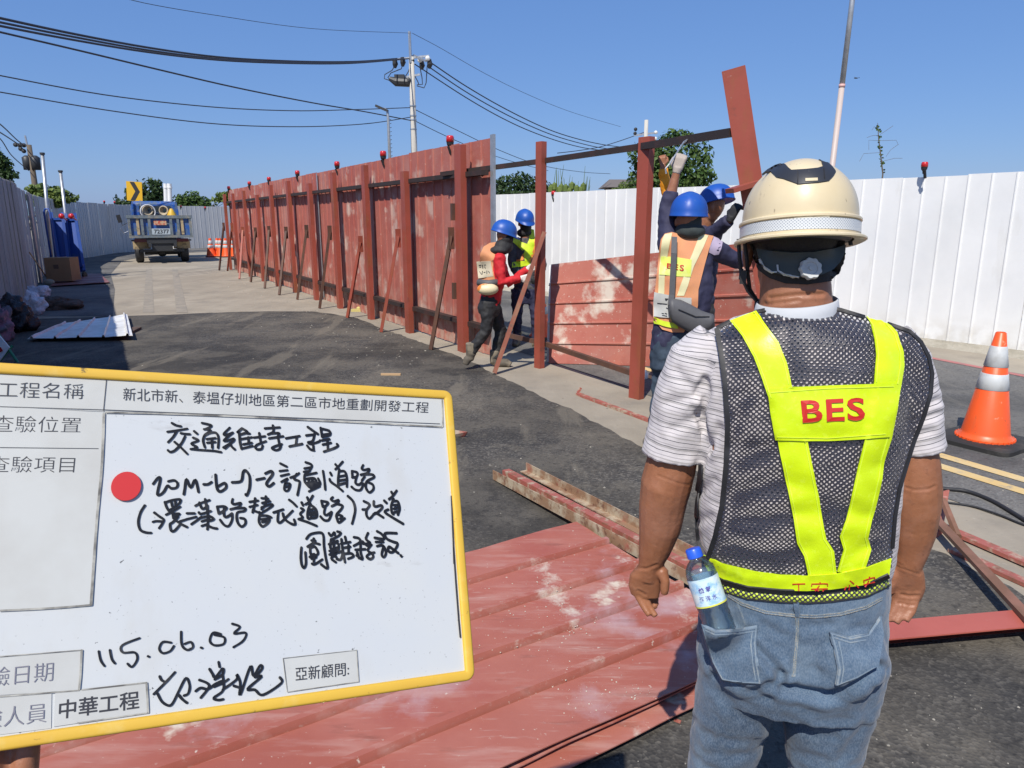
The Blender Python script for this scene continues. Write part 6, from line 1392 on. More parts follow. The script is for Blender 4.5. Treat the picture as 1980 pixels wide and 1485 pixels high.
# ---- jeans
m_jean, nt, n, b = new_mat('faded_denim')
co = setup_coord(nt, n, 'obj', False)
f = noise_fac(nt, n, co, 2.6, .38, .62); col = mixc(nt, n, f, (.034, .058, .096), (.092, .148, .222), .95)
f = noise_fac(nt, n, co, 6.5, .52, .75); col = mixc(nt, n, f, col, (.21, .28, .34), .45)
f = noise_fac(nt, n, co, 4.2, .55, .75, stretch=(1, 1, .5)); col = mixc(nt, n, f, col, (.060, .066, .066), .7)
f = noise_fac(nt, n, co, 420, .40, .62, stretch=(1, 1, .45), detail=3); col = mixc(nt, n, f, col, (.27, .32, .38), .25)
nt.links.new(col, b.inputs['Base Color']); b.inputs['Roughness'].default_value = .85; b.inputs['Specular IOR Level'].default_value = .2; b.inputs['Sheen Weight'].default_value = .15
wt = n.new('ShaderNodeTexWave'); wt.bands_direction = 'DIAGONAL'; wt.inputs['Scale'].default_value = 260; wt.inputs['Distortion'].default_value = 1.5; nt.links.new(co, wt.inputs['Vector'])
bp = n.new('ShaderNodeBump'); bp.inputs['Strength'].default_value = .25; bp.inputs['Distance'].default_value = .001; nt.links.new(wt.outputs[0], bp.inputs['Height'])
t = n.new('ShaderNodeTexNoise'); t.inputs['Scale'].default_value = 34; t.inputs['Detail'].default_value = 6; nt.links.new(co, t.inputs['Vector'])
bp2 = n.new('ShaderNodeBump'); bp2.inputs['Strength'].default_value = .55; bp2.inputs['Distance'].default_value = .006; nt.links.new(t.outputs[0], bp2.inputs['Height']); nt.links.new(bp.outputs[0], bp2.inputs['Normal']); nt.links.new(bp2.outputs[0], b.inputs['Normal'])
m_seam = MAT('pale_denim_seam', (.16, .21, .26), rough=.9, layers=[((.14, .19, .25), 260, .45, .58, .9), ((.27, .29, .29), 70, .5, .62, .6)], bump=[(300, .4, .0015)], rnd=False)
m_stitch = MAT('tan_thread', (.36, .33, .26), rough=.9, layers=[((.12, .16, .2), 420, .46, .54, .9)], rnd=False)
def Z(x, y): return (1200+x/3.062, 1000+y/3.062)
mb = MB(); mb.rings(loft(hip))
rl, footL = legloft(legL); mb.rings(rl); rr_, footR = legloft(legR); mb.rings(rr_)
cb = L(1450, 1262, -.075); mb.sph(cb, (.088, .080, .098), 22, 14)
cb = L(1622, 1262, -.075); mb.sph(cb, (.088, .080, .098), 22, 14)
jc = [[Z(800, 770), Z(880, 850), Z(955, 935), .011, .012], [Z(955, 945), Z(900, 985), Z(800, 1030), .010, .010], [Z(965, 1010), Z(1080, 1035), Z(1220, 1060), Z(1330, 1040), Z(1440, 975), Z(1530, 890), .012, .016], [Z(560, 940), Z(640, 985), Z(760, 1035), Z(880, 1080), .010, .010],
      [Z(1030, 560), Z(1045, 720), Z(1020, 930), .007, .007], [Z(450, 700), Z(520, 850), Z(600, 960), .009, .007], [Z(540, 960), Z(700, 1180), Z(860, 1240), .014, .007], [Z(480, 1280), Z(620, 1330), Z(800, 1330), .012, .006], [Z(1040, 1120), Z(1180, 1200), Z(1330, 1210), .014, .005],
      [Z(990, 1180), Z(1120, 1270), Z(1260, 1300), .012, .005], [Z(1300, 1440), Z(1380, 1330), Z(1440, 1240), .012, .007], [Z(620, 1420), Z(760, 1390), Z(860, 1330), .014, .007], [Z(420, 1200), Z(520, 1290), .012, .006], [Z(1060, 1400), Z(1200, 1440), .012, .006],
      [Z(840, 640), Z(960, 700), .012, .004], [Z(1100, 650), Z(1220, 640), .012, .004], [Z(1340, 800), Z(1480, 760), .012, .005], [Z(560, 760), Z(700, 800), .012, .004], [Z(690, 600), Z(720, 760), .010, .004], [Z(1450, 1180), Z(1500, 1010), .010, .005], [Z(1140, 900), Z(1230, 940), .010, .003], [Z(480, 1420), Z(600, 1380), .010, .004]]
jc = [c[:-2]+[c[-2]*.85, c[-1]*(.95 if c[-1] > .011 else .62)] for c in jc]
def jx(co, n_): return .0022*noise.noise(Vector((co.x*14+3, co.y*14, co.z*22)))+.0016*noise.noise(co*60)+(.004*noise.noise(Vector((co.x*9, co.y*9, co.z*38))) if co.z < .5 else 0)
jeans = remesh('jeans', mb, m_jean, man, voxel=.0046, smooth_it=3, world=False, disp=crease_fn(jc, extra=jx))
bv_j = bvh_of(jeans)
sh = MB()
for c in (footL, footR):
    sh.rings([ering(c+Vector((0, .0, .0)), .05, .055), ering(c+Vector((0, .02, -.045)), .052, .085), ering(c+Vector((0, .05, -.075)), .055, .13), ering(c+Vector((0, .055, -.10)), .056, .14)])
shoe_mb = [MB(), MB()]
for k, c in enumerate((footL, footR)):
    shoe_mb[k].rings([ering(c+Vector((0, .0, .0)), .05, .055), ering(c+Vector((0, .02, -.045)), .052, .085), ering(c+Vector((0, .05, -.075)), .055, .13), ering(c+Vector((0, .055, -.10)), .056, .14)])
    mobj('shoe', shoe_mb[k], m_black, smooth=True)
# ---- bottle standing in the left back pocket
bt, bb_ = L(1341, 1066, -.125), L(1396, 1227, -.166)
az = (bt-bb_).normalized(); ax_ = Vector((1, 0, 0)); ax_ = (ax_-az*ax_.dot(az)).normalized(); ay = az.cross(ax_)
BM = Matrix((ax_, ay, az)).transposed().to_4x4(); BM.translation = bb_; BL = (bt-bb_).length
bottle = thing('water_bottle', 'clear plastic water bottle with blue cap stuck in the man\'s left back pocket', 'bottle', M=MM @ BM)
r0 = .0305
outer = [(.018, 0), (.026, .001), (r0, .008), (r0*.97, .018), (r0, .026), (r0*.95, .034), (r0, .042), (r0*.95, .050), (r0, .058), (r0, .066), (r0, BL*.73), (r0*.985, BL*.76), (r0*.90, BL*.81), (r0*.72, BL*.86), (.0145, BL*.90), (.0125, BL*.92), (.0125, BL*.97)]
m_pet, nt, n, b = new_mat('clear_plastic'); tr = n.new('ShaderNodeBsdfTransparent'); tr.inputs[0].default_value = (.88, .94, .97, 1); gl = n.new('ShaderNodeBsdfGlossy'); gl.inputs['Roughness'].default_value = .10
fr_ = n.new('ShaderNodeLayerWeight'); fr_.inputs[0].default_value = .35; mr = n.new('ShaderNodeMapRange'); mr.inputs[3].default_value = .06; mr.inputs[4].default_value = .8; nt.links.new(fr_.outputs[0], mr.inputs[0])
mx = n.new('ShaderNodeMixShader'); nt.links.new(mr.outputs[0], mx.inputs[0]); nt.links.new(tr.outputs[0], mx.inputs[1]); nt.links.new(gl.outputs[0], mx.inputs[2]); nt.links.new(mx.outputs[0], n['Material Output'].inputs[0])
m_water, nt, n, b = new_mat('water'); tr = n.new('ShaderNodeBsdfTransparent'); tr.inputs[0].default_value = (.84, .91, .95, 1); b.inputs['Base Color'].default_value = (.55, .68, .78, 1); b.inputs['Roughness'].default_value = .08
t = n.new('ShaderNodeTexNoise'); t.inputs['Scale'].default_value = 90; bp = n.new('ShaderNodeBump'); bp.inputs['Strength'].default_value = .8; bp.inputs['Distance'].default_value = .004; nt.links.new(t.outputs[0], bp.inputs['Height']); nt.links.new(bp.outputs[0], b.inputs['Normal'])
mx = n.new('ShaderNodeMixShader'); mx.inputs[0].default_value = .22; nt.links.new(tr.outputs[0], mx.inputs[1]); nt.links.new(b.outputs[0], mx.inputs[2]); nt.links.new(mx.outputs[0], n['Material Output'].inputs[0])
def botobj(name, mb_, mat, **k):
    W = MM @ BM; return obj(name, ([W @ v for v in mb_.v], mb_.f), mat, bottle, **k)
q = MB(); q.lathe([(max(.001, r_-.0), z) for r_, z in outer], 28); botobj('shell', q, m_pet, smooth=True)
q = MB(); q.lathe([(max(.001, r_-.0012), z+.001) for r_, z in outer if z < BL*.80]+[(.001, BL*.80)], 28); botobj('water', q, m_water, smooth=True)
m_cap = MAT('blue_cap_plastic', (.02, .10, .62), rough=.35, spec=.5)
q = MB(); q.lathe([(.0150, BL*.925), (.0158, BL*.93), (.0155, BL*1.02), (.0140, BL*1.035), (.001, BL*1.037)], 28); botobj('cap', q, m_cap, autos=40)
m_lab = MAT('pale_blue_bottle_label', (.52, .66, .74), rough=.4, layers=[((.20, .42, .66), 60, .48, .64, .8, (1, 1, 1.6)), ((.70, .72, .68), 24, .5, .62, .8), ((.62, .62, .16), 90, .64, .70, .5)], rnd=False)
q = MB(); z0, z1 = BL*.375, BL*.70
rgz = [[Vector((math.cos(2*math.pi*j/36)*(r0+.0007), math.sin(2*math.pi*j/36)*(r0+.0007), z)) for j in range(36)] for z in (z0, z1)]
q.rings(rgz, cap=False); lab = botobj('label', q, m_lab, smooth=True)
m_purple = MAT('purple_print', (.07, .05, .28), rough=.5); m_ylw = MAT('yellow_label_stripe', (.62, .60, .08), rough=.5)
q = MB(); rgz = [[Vector((math.cos(2*math.pi*j/36)*(r0+.0011), math.sin(2*math.pi*j/36)*(r0+.0011), z)) for j in range(36)] for z in (z0, z0+.003)]
q.rings(rgz, cap=False); W_ = MM @ BM; obj('stripe', ([W_ @ v for v in q.v], q.f), m_ylw, lab)
def wrap_text(s, u0, u1, v0, v1, a0):
    V, F = text_mesh(s, .01); x0 = min(v.x for v in V); x1 = max(v.x for v in V); y0 = min(v.y for v in V); y1 = max(v.y for v in V); q = MB()
    out = []
    for v in V:
        a = a0+(u0+(v.x-x0)/(x1-x0)*(u1-u0))/r0; z = v0+(v.y-y0)/(y1-y0)*(v1-v0)
        out.append(W_ @ Vector((math.cos(a)*(r0+.0014), math.sin(a)*(r0+.0014), z)))
    obj('printed_text', (out, F), m_purple, lab)
wrap_text('鹼 氧', -.012, .012, z0+.029, z0+.040, -math.pi/2-.05)
wrap_text('海 洋 水', -.016, .018, z0+.012, z0+.023, -math.pi/2-.05)
bv_jb = bvh_of(jeans, [c for c in bottle.children if c.name.startswith('shell')][0])
# ---- pockets, seams
pkL = [Z(x, y) for x, y in ((478, 635), (560, 668), (700, 662), (812, 642), (803, 750), (815, 860), (833, 985), (700, 978), (600, 962), (545, 860), (505, 740))]
pocket = patch('pocket', pkL, 7, bv_jb, .008, m_jean, jeans, th=.0035, taut=25)
pkR = [Z(x, y) for x, y in ((1238, 680), (1360, 712), (1470, 690), (1545, 585), (1560, 700), (1530, 880), (1400, 955), (1275, 1000), (1290, 900), (1268, 790))]
pocket2 = patch('pocket', pkR, 9, bv_j, .005, m_jean, jeans, th=.0035, taut=15)
bv_p = bvh_of(jeans, pocket, pocket2)
seams = [([(640, 462), (720, 512), (860, 562), (1030, 582), (1160, 586), (1300, 572), (1450, 532), (1545, 480)], 7), ([(1042, 520), (1048, 620), (1045, 700), (1036, 820), (1022, 945)], 8),
         ([(484, 642), (560, 676), (700, 670), (808, 650)], 5), ([(500, 668), (560, 696), (700, 690), (800, 672)], 2.5), ([(806, 655), (797, 750), (806, 860), (826, 975)], 5.5), ([(780, 672), (770, 750), (782, 860), (800, 965)], 2.5), ([(826, 984), (700, 978), (604, 962)], 4), ([(600, 958), (548, 860), (508, 740), (486, 660)], 4),
         ([(1244, 684), (1360, 718), (1465, 696), (1540, 590)], 5), ([(1262, 712), (1360, 742), (1450, 726)], 2.5), ([(1246, 690), (1274, 790), (1296, 900), (1280, 992)], 5.5), ([(1290, 735), (1306, 800), (1320, 900), (1306, 980)], 2.5), ([(1282, 996), (1400, 950), (1500, 893)], 3.5), ([(690, 500), (720, 580), (740, 640)], 3)]
sm = MB()
for pts, wd2 in seams: ribbon('', [Z(*p) for p in pts], wd2, bv_p, .0012, None, None, th=.001, mbacc=sm)
mobj('seam', sm, m_seam, jeans, kind='stuff')
sm = MB()
for pts, wd2 in seams[:2]:
    for o in (-1, 1): ribbon('', [(Z(*p)[0]+(o*2.4 if wd2 == 8 else 0), Z(*p)[1]+(o*2.2 if wd2 == 7 else 0)) for p in pts], 1.0, bv_p, .0024, None, None, th=.0006, mbacc=sm)
mobj('stitching', sm, m_stitch, jeans, kind='stuff')
ribbon('belt_loop', [Z(1040, 500), Z(1042, 585)], 11, bv_p, .004, m_jean, jeans, th=.002)
# ---- shirt
m_shirt, nt, n, b = new_mat('striped_polo_cloth')
at = n.new('ShaderNodeAttribute'); at.attribute_name = 'stripe'
def stripe(period, lo, hi, c, colin):
    mm = n.new('ShaderNodeMath'); mm.operation = 'MULTIPLY'; mm.inputs[1].default_value = 1/period; nt.links.new(at.outputs['Fac'], mm.inputs[0])
    fr_ = n.new('ShaderNodeMath'); fr_.operation = 'FRACT'; nt.links.new(mm.outputs[0], fr_.inputs[0])
    a_ = n.new('ShaderNodeMath'); a_.operation = 'GREATER_THAN'; a_.inputs[1].default_value = lo; nt.links.new(fr_.outputs[0], a_.inputs[0])
    b_2 = n.new('ShaderNodeMath'); b_2.operation = 'LESS_THAN'; b_2.inputs[1].default_value = hi; nt.links.new(fr_.outputs[0], b_2.inputs[0])
    m_ = n.new('ShaderNodeMath'); m_.operation = 'MULTIPLY'; nt.links.new(a_.outputs[0], m_.inputs[0]); nt.links.new(b_2.outputs[0], m_.inputs[1])
    return mixc(nt, n, m_.outputs[0], colin, c)
col = (.53, .50, .505)
col = stripe(.0235, .30, .42, (.36, .34, .335), (*col, 1)); col = stripe(.0235, .62, .70, (.34, .32, .33), col); col = stripe(.0235, .0, .055, (.06, .06, .07), col); col = stripe(.047, .72, .755, (.12, .12, .13), col)
nt.links.new(col, b.inputs['Base Color']); b.inputs['Roughness'].default_value = .8; b.inputs['Specular IOR Level'].default_value = .2; b.inputs['Sheen Weight'].default_value = .1
co = setup_coord(nt, n, 'obj', False); t = n.new('ShaderNodeTexNoise'); t.inputs['Scale'].default_value = 16; t.inputs['Detail'].default_value = 5; nt.links.new(co, t.inputs['Vector'])
bp = n.new('ShaderNodeBump'); bp.inputs['Strength'].default_value = .5; bp.inputs['Distance'].default_value = .01; nt.links.new(t.outputs[0], bp.inputs['Height']); nt.links.new(bp.outputs[0], b.inputs['Normal'])
mb = MB(); mb.rings(loft(trunk))
slL = [(1392, 672, 0, .062), (1350, 705, 0, .066), (1328, 760, 0, .0655), (1314, 815, 0, .0635), (1306, 855, 0, .0645), (1302, 880, 0, .0680)]
slR = [(1705, 672, 0, .062), (1740, 708, 0, .057), (1757, 760, 0, .053), (1766, 815, 0, .051), (1771, 850, 0, .051), (1773, 867, 0, .053)]
mb.tube([L(a, b_, y) for a, b_, y, r_ in slL], [r_ for *_, r_ in slL], 24); mb.tube([L(a, b_, y) for a, b_, y, r_ in slR], [r_ for *_, r_ in slR], 24)
aL0, aL1 = L(1350, 700, 0), L(1301, 880, 0); aR0, aR1 = L(1740, 700, 0), L(1783, 866, 0)
sc_l = [[(1362, 735), (1366, 760), (1356, 800), (1370, 870), .008, .009], [(1346, 765), (1352, 745), .006, .006], [(1340, 790), (1362, 830), .008, .005], [(1300, 830), (1350, 805), .010, .004], [(1290, 780), (1330, 770), .010, .004], [(1310, 720), (1345, 760), .010, .004], [(1780, 790), (1810, 775), .008, .006], [(1770, 815), (1812, 800), .008, .005], [(1765, 840), (1800, 835), .008, .004], [(1352, 900), (1392, 830), .010, .006], [(1345, 960), (1380, 930), .010, .005], [(1342, 1010), (1372, 1000), .010, .004]]
def sx(co, n_): return .0030*noise.noise(Vector((co.x*11, co.y*11, co.z*22+5)))+.0015*noise.noise(co*45)
shirt = remesh('shirt', mb, m_shirt, man, voxel=.0046, smooth_it=3, world=False, disp=crease_fn(sc_l, extra=sx))
A_ = shirt.data.attributes.new('stripe', 'FLOAT', 'POINT'); vals = []
for v in shirt.data.vertices:
    p = v.co; s = p.z
    for a0, a1 in ((aL0, aL1), (aR0, aR1)):
        d = (a1-a0); Ld = d.length; t_ = (p-a0).dot(d)/Ld; rad = ((p-a0)-d/Ld*t_).length
        if t_ > -.02 and rad < .085 and abs(p.x-.03) > .165:
            s = -t_+a0.z+.02*(p-a0).y*0+.10*((p-a0).x if a0 is aL0 else -(p-a0).x)*(-.6)
    vals.append(s+.0022*noise.noise(p*13)+.0012*noise.noise(p*37))
A_.data.foreach_set('value', vals)
bv_s = bvh_of(shirt)
# collar
m_col = MAT('pale_grey_collar', (.46, .48, .51), rough=.8, bump=[(30, .3, .004)])
cc = L(1539, 590, .0); q = MB(); R_ = []
for (rx, ry, dz) in ((.080, .080, -.030), (.0775, .077, -.008), (.0745, .073, .008), (.072, .070, .010), (.0715, .0695, -.006), (.074, .072, -.028)):
    R_.append([Vector((cc.x+rx*math.cos(a), cc.y-.004+ry*math.sin(a), cc.z+dz+.10*rx*math.cos(a)-.006*math.sin(a)*-1)) for a in [2*math.pi*j/40 for j in range(40)]])
q.rings(R_, cap=False); mobj('collar', q, m_col, smooth=True)
# ---- vest: a net with real see-through holes
m_net, nt, n, b = new_mat('black_net_cloth'); nt_out = n['Material Output']
uv = n.new('ShaderNodeTexCoord').outputs['UV']
sx_ = n.new('ShaderNodeSeparateXYZ'); nt.links.new(uv, sx_.inputs[0])
def mth(op, a, b2=None):
    m_ = n.new('ShaderNodeMath'); m_.operation = op
    for i, v in enumerate((a, b2)):
        if v is None: continue
        if isinstance(v, (int, float)): m_.inputs[i].default_value = v
        else: nt.links.new(v, m_.inputs[i])
    return m_.outputs[0]
pz = .0098
a1 = mth('DIVIDE', mth('ADD', sx_.outputs[0], sx_.outputs[1]), pz); a2 = mth('DIVIDE', mth('SUBTRACT', sx_.outputs[0], sx_.outputs[1]), pz)
f1 = mth('SUBTRACT', mth('FRACT', a1), .5); f2 = mth('SUBTRACT', mth('FRACT', a2), .5)
dist_ = mth('SQRT', mth('ADD', mth('MULTIPLY', f1, f1), mth('MULTIPLY', f2, f2)))
hole = mth('LESS_THAN', dist_, .335)
tr = n.new('ShaderNodeBsdfTransparent'); mxs = n.new('ShaderNodeMixShader'); nt.links.new(hole, mxs.inputs[0]); nt.links.new(b.outputs[0], mxs.inputs[1]); nt.links.new(tr.outputs[0], mxs.inputs[2]); nt.links.new(mxs.outputs[0], nt_out.inputs[0])
b.inputs['Base Color'].default_value = (.026, .024, .035, 1); b.inputs['Roughness'].default_value = .55; b.inputs['Sheen Weight'].default_value = .25
m_bind = MAT('black_binding_tape', (.016, .016, .019), rough=.6, bump=[(200, .2, .001)])
m_hi = MAT('fluorescent_yellow_tape', (.60, .78, .005), rough=.34, spec=.5, coat=.25, layers=[((.50, .68, .008), 5, .4, .65, .6), ((.66, .82, .06), 90, .55, .66, .4)], bump=[(300, .18, .0008), (14, .35, .006)], rnd=False)
m_hiedge = MAT('yellow_tape_hem', (.66, .84, .05), rough=.5, rnd=False)
m_redtxt = MAT('red_lettering', (.50, .02, .015), rough=.45)
vest_poly = [(1384, 634), (1410, 620), (1462, 601), (1500, 594), (1545, 590), (1590, 592), (1625, 598), (1672, 612), (1717, 625), (1738, 632), (1760, 640), (1782, 660), (1798, 688), (1806, 722), (1803, 762), (1790, 805), (1772, 850), (1758, 895), (1743, 945), (1733, 1000), (1728, 1050), (1724, 1100),
             (1680, 1120), (1620, 1132), (1560, 1134), (1500, 1130), (1440, 1120), (1396, 1100), (1366, 1085), (1380, 1040), (1394, 980), (1402, 900), (1405, 820), (1400, 740), (1392, 680)]
P, F = cdt(vest_poly, 9)
V = drape_v(P, F, bvh_of(shirt, jeans), .010, taut=14)
# soft folds of the loose cloth
vc = [[(1420, 1010), (1560, 990), (1700, 1000), .016, .006], [(1410, 960), (1520, 930), (1640, 975), .018, .005], [(1430, 900), (1500, 860), .016, .004], [(1640, 1080), (1700, 1040), .012, .005], [(1400, 1060), (1500, 1075), (1560, 1060), .014, .006], [(1740, 700), (1790, 760), .014, .005], [(1700, 900), (1760, 800), .014, .005], [(1540, 640), (1550, 720), .014, .003], [(1450, 760), (1410, 860), .014, .004]]
cf = crease_fn(vc)
V = [v+(EL-v).normalized()*(cf(v, (EL-v).normalized())*.8+.003+.003*noise.noise(Vector((v.x*16, 2, v.z*24)))) for v in V]
vest = mobj('vest', (V, F), m_net, smooth=True)
uvl = vest.data.uv_layers.new(name='uv'); 
for lp in vest.data.loops:
    c = V[lp.vertex_index] if len(V) == len(vest.data.vertices) else vest.data.vertices[lp.vertex_index].co
    uvl.data[lp.index].uv = (c.x*1.0+.0015*noise.noise(c*20), c.z+.35*abs(c.x-.03)**1.5+.0015*noise.noise(c*23))
# front of the vest
zt, zb = L(1540, 640, 0).z, L(1540, 1110, 0).z; q = MB(); nx_, nz_ = 16, 22; Vf = []
for i in range(nz_+1):
    for j in range(nx_+1):
        z = zb+(zt-zb)*i/nz_; x = .03+(.155-.02*(i/nz_))*(2*j/nx_-1); h = bv_s.ray_cast(Vector((x, 1, z)), Vector((0, -1, 0)))
        Vf.append(Vector((x, (h[0].y if h[0] else .05)+.012, z)))
q.add(Vf, [(i*(nx_+1)+j, i*(nx_+1)+j+1, (i+1)*(nx_+1)+j+1, (i+1)*(nx_+1)+j) for i in range(nz_) for j in range(nx_)])
vf = mobj('vest_front', q, m_net, smooth=True); uvl = vf.data.uv_layers.new(name='uv')
for lp in vf.data.loops: c = vf.data.vertices[lp.vertex_index].co; uvl.data[lp.index].uv = (c.x, c.z)
bv_v = bvh_of(vest)
ribbon('binding', [(1386, 634), (1394, 680), (1402, 740), (1407, 820), (1404, 900), (1396, 980), (1382, 1040), (1368, 1082)], 9, bv_v, .002, m_bind, vest, th=.003)
ribbon('binding', [(1460, 603), (1500, 596), (1545, 591), (1590, 593), (1625, 599), (1672, 613)], 8, bv_v, .002, m_bind, vest, th=.003)
ribbon('binding', [(1717, 626), (1738, 633), (1760, 641), (1781, 661), (1796, 689), (1803, 722), (1800, 762), (1787, 805), (1769, 850), (1755, 895), (1740, 945), (1731, 1000), (1726, 1060)], 8, bv_v, .002, m_bind, vest, th=.003)
ribbon('binding', [(1386, 634), (1412, 621)], 8, bv_v, .002, m_bind, vest, th=.003)
# shoulder wraps so that the straps go over to the front
SL = [(1412, 621), (1436, 651), (1458, 690), (1474, 733), (1486, 769), (1498, 818), (1512, 893), (1526, 960), (1535, 1005), (1541, 1049), (1555, 1075), (1563, 1114)]
SLr = [(1462, 602), (1488, 639), (1506, 663), (1521, 702), (1530, 742), (1546, 800), (1561, 852), (1571, 902), (1582, 954), (1590, 1005), (1597, 1042), (1612, 1065), (1617, 1108)]
SR = [(1672, 612), (1683, 630), (1690, 657), (1693, 687), (1689, 739), (1681, 800), (1671, 851), (1658, 902), (1645, 963), (1635, 1005), (1623, 1036), (1630, 1062), (1618, 1104)]
SRr = [(1717, 625), (1734, 645), (1745, 681), (1746, 705), (1740, 742), (1733, 787), (1721, 848), (1708, 890), (1704, 924), (1690, 984), (1684, 1005), (1677, 1039), (1683, 1062), (1667, 1110)]
s1 = patch('strap', SL+SLr[::-1], 9, bv_v, .0035, m_hi, vest, th=.0022, label='left fluorescent yellow strap running from shoulder to belt')
s2 = patch('strap', SR+SRr[::-1], 9, bv_v, .0035, m_hi, vest, th=.0022, label='right fluorescent yellow strap running from shoulder to belt')
bv_v2 = bvh_of(vest, s1, s2)
bandp = [(1484, 753), (1540, 748), (1600, 745), (1660, 743), (1734, 741), (1730, 790), (1718, 844), (1660, 849), (1600, 852), (1550, 852), (1499, 850), (1490, 800)]
band = patch('chest_band', bandp, 9, bv_v2, .0032, m_hi, vest, th=.002)
bvb = bvh_of(band, s1, s2, vest)
he = MB()
for pts in ([(p[0]+5, p[1]) for p in SL[:5]], [(p[0]-5, p[1]) for p in SLr[:5]], [(p[0]+5, p[1]) for p in SL[6:]], [(p[0]-5, p[1]) for p in SLr[6:]], [(p[0]+5, p[1]) for p in SR[:5]], [(p[0]-5, p[1]) for p in SRr[:5]], [(p[0]+5, p[1]) for p in SR[6:]], [(p[0]-5, p[1]) for p in SRr[6:]],
            [(1490, 759), (1600, 751), (1728, 747)], [(1503, 845), (1600, 847), (1712, 839)]):
    ribbon('', pts, 1.6, bvb, .0012, None, None, th=.0007, mbacc=he)
mobj('hem_line', he, m_hiedge, vest, kind='stuff')
P, F = text_quad('BES', [(1548, 774), (1670, 768), (1672, 812), (1551, 817)], .022, 1.1)
V = drape_v([Vector(p) for p in P], F, bvb, .0026); mobj('lettering', (V, F), m_redtxt, vest, label='red capital letters BES on the yellow chest band')
# belt with its lower net and binding
beltp = [(1360, 1073), (1396, 1090), (1461, 1106), (1510, 1112), (1559, 1114), (1620, 1110), (1680, 1097), (1724, 1080), (1722, 1096), (1720, 1111), (1674, 1131), (1608, 1140), (1560, 1143), (1510, 1142), (1445, 1136), (1396, 1122), (1372, 1110), (1362, 1092)]
bv_bl = bvh_of(vest, s1, s2, jeans, shirt)
belt = patch('belt_band', beltp, 8, bv_bl, .006, m_hi, vest, th=.003, taut=10)
bvB = bvh_of(belt, jeans, shirt)
low = [(1376, 1112), (1396, 1122), (1445, 1136), (1510, 1142), (1560, 1144), (1608, 1141), (1674, 1132), (1720, 1111)]
ribbon('binding', [(x, y+3.5) for x, y in low], 8, bvB, .0045, m_bind, vest, th=.003, taut=6)
m_netb = m_net.copy(); m_netb.name = 'yellow_backed_net'
nb2 = m_netb.node_tree
for nd in nb2.nodes:
    if nd.type == 'BSDF_TRANSPARENT': trn = nd
    if nd.type == 'MIX_SHADER': mxn = nd
yb = nb2.nodes.new('ShaderNodeBsdfPrincipled'); yb.inputs['Base Color'].default_value = (.55, .68, .06, 1); yb.inputs['Roughness'].default_value = .5
nb2.links.new(yb.outputs[0], mxn.inputs[2])
P, F = ribbon_poly([(x+(4 if x < 1400 else 0), y+14) for x, y in low], 15, 6); V = drape_v(P, F, bvB, .0040, 6); V, F = solidify(V, F, .002)
hem = mobj('net_hem', (V, F), m_netb, vest, smooth=True); uvl = hem.data.uv_layers.new(name='uv')
for lp in hem.data.loops: c = hem.data.vertices[lp.vertex_index].co; uvl.data[lp.index].uv = (c.x*1.0, c.z*1.0)
ribbon('binding', [(x+(6 if x < 1400 else 0), y+22.5) for x, y in low], 3, bvB, .0052, m_bind, vest, th=.002, taut=6)
bvB = bvh_of(belt); tx = MB()
def T4(x, y): return (1500+x/8.25, 1080+y/8.25)
for st in ([(265, 405), (470, 400)], [(365, 405), (368, 520)], [(705, 370), (708, 400)], [(572, 440), (575, 402), (824, 398), (822, 440)], [(695, 430), (625, 520)], [(565, 485), (825, 478)], [(790, 480), (745, 520)], [(650, 500), (690, 520)],
           [(1125, 440), (1100, 505)], [(1175, 410), (1165, 505)], [(1180, 350), (1245, 400)], [(1280, 420), (1325, 470)], [(1490, 285), (1493, 320)], [(1405, 385), (1400, 345), (1570, 295), (1575, 335)], [(1480, 350), (1430, 455)], [(1395, 415), (1582, 378)], [(1545, 385), (1530, 440)]):
    ribbon('', [T4(*p) for p in st], 2.0, bvB, .0014, None, None, th=.0007, mbacc=tx)
mobj('lettering', tx, m_redtxt, vest, label='red Chinese characters on the yellow belt band', kind='stuff')
# ---- the dark waist strap hanging beside the left arm
ribbon('side_strap', [(1362, 900), (1352, 960), (1348, 1010), (1352, 1045), (1364, 1078)], (6, 12), bvh_of(shirt, vest), .008, m_bind, vest, th=.003)
# ---- hard hat
m_hat = MAT('cream_hard_hat_plastic', (.62, .52, .33), rough=.40, spec=.5, coat=.15, layers=[((.58, .46, .26), 9, .45, .75, .5), ((.14, .10, .06), 75, .655, .71, .8, (1, 1, .45)), ((.72, .62, .42), 4, .45, .6, .5), ((.22, .16, .1), 24, .64, .72, .6, (1.6, 1, .3))], bump=[(70, .08, .001)], rnd=False)
m_vent = MAT('black_vent_plastic', (.022, .024, .03), rough=.5, layers=[((.12, .12, .11), 60, .66, .74, .6)], rnd=False)
hatc = L(1544, 428, .012)
pitch_h = R(-7.0)       # the head is tilted back a little
HMt = Matrix.Translation(hatc) @ Matrix.Rotation(R(-2.2), 4, 'Y') @ Matrix.Rotation(pitch_h, 4, 'X')
def hatpt(th, ph, dr=0.0):
    """th round the head (0 = right, 90 = front), ph from the rim (0) to the crown (90)"""
    c, s = math.cos(ph), math.sin(ph); e = 2.25
    rx, ry, rz = .1035+dr, .132+dr, .108+dr
    k = abs(c)**(2/e); zz = abs(s)**(2/2.15)
    return Vector((rx*k*math.cos(th), ry*k*math.sin(th)-.004, rz*zz))
q = MB(); nT, nP = 72, 22
R_ = []
def bandring(dr, z): return [Vector(((.1035+dr)*math.cos(2*math.pi*j/nT), (.132+dr)*math.sin(2*math.pi*j/nT)-.004, z)) for j in range(nT)]
def brimx(j):
    s_ = math.sin(2*math.pi*j/nT); return .006+.030*max(0, s_)**2+.004*max(0, -s_)
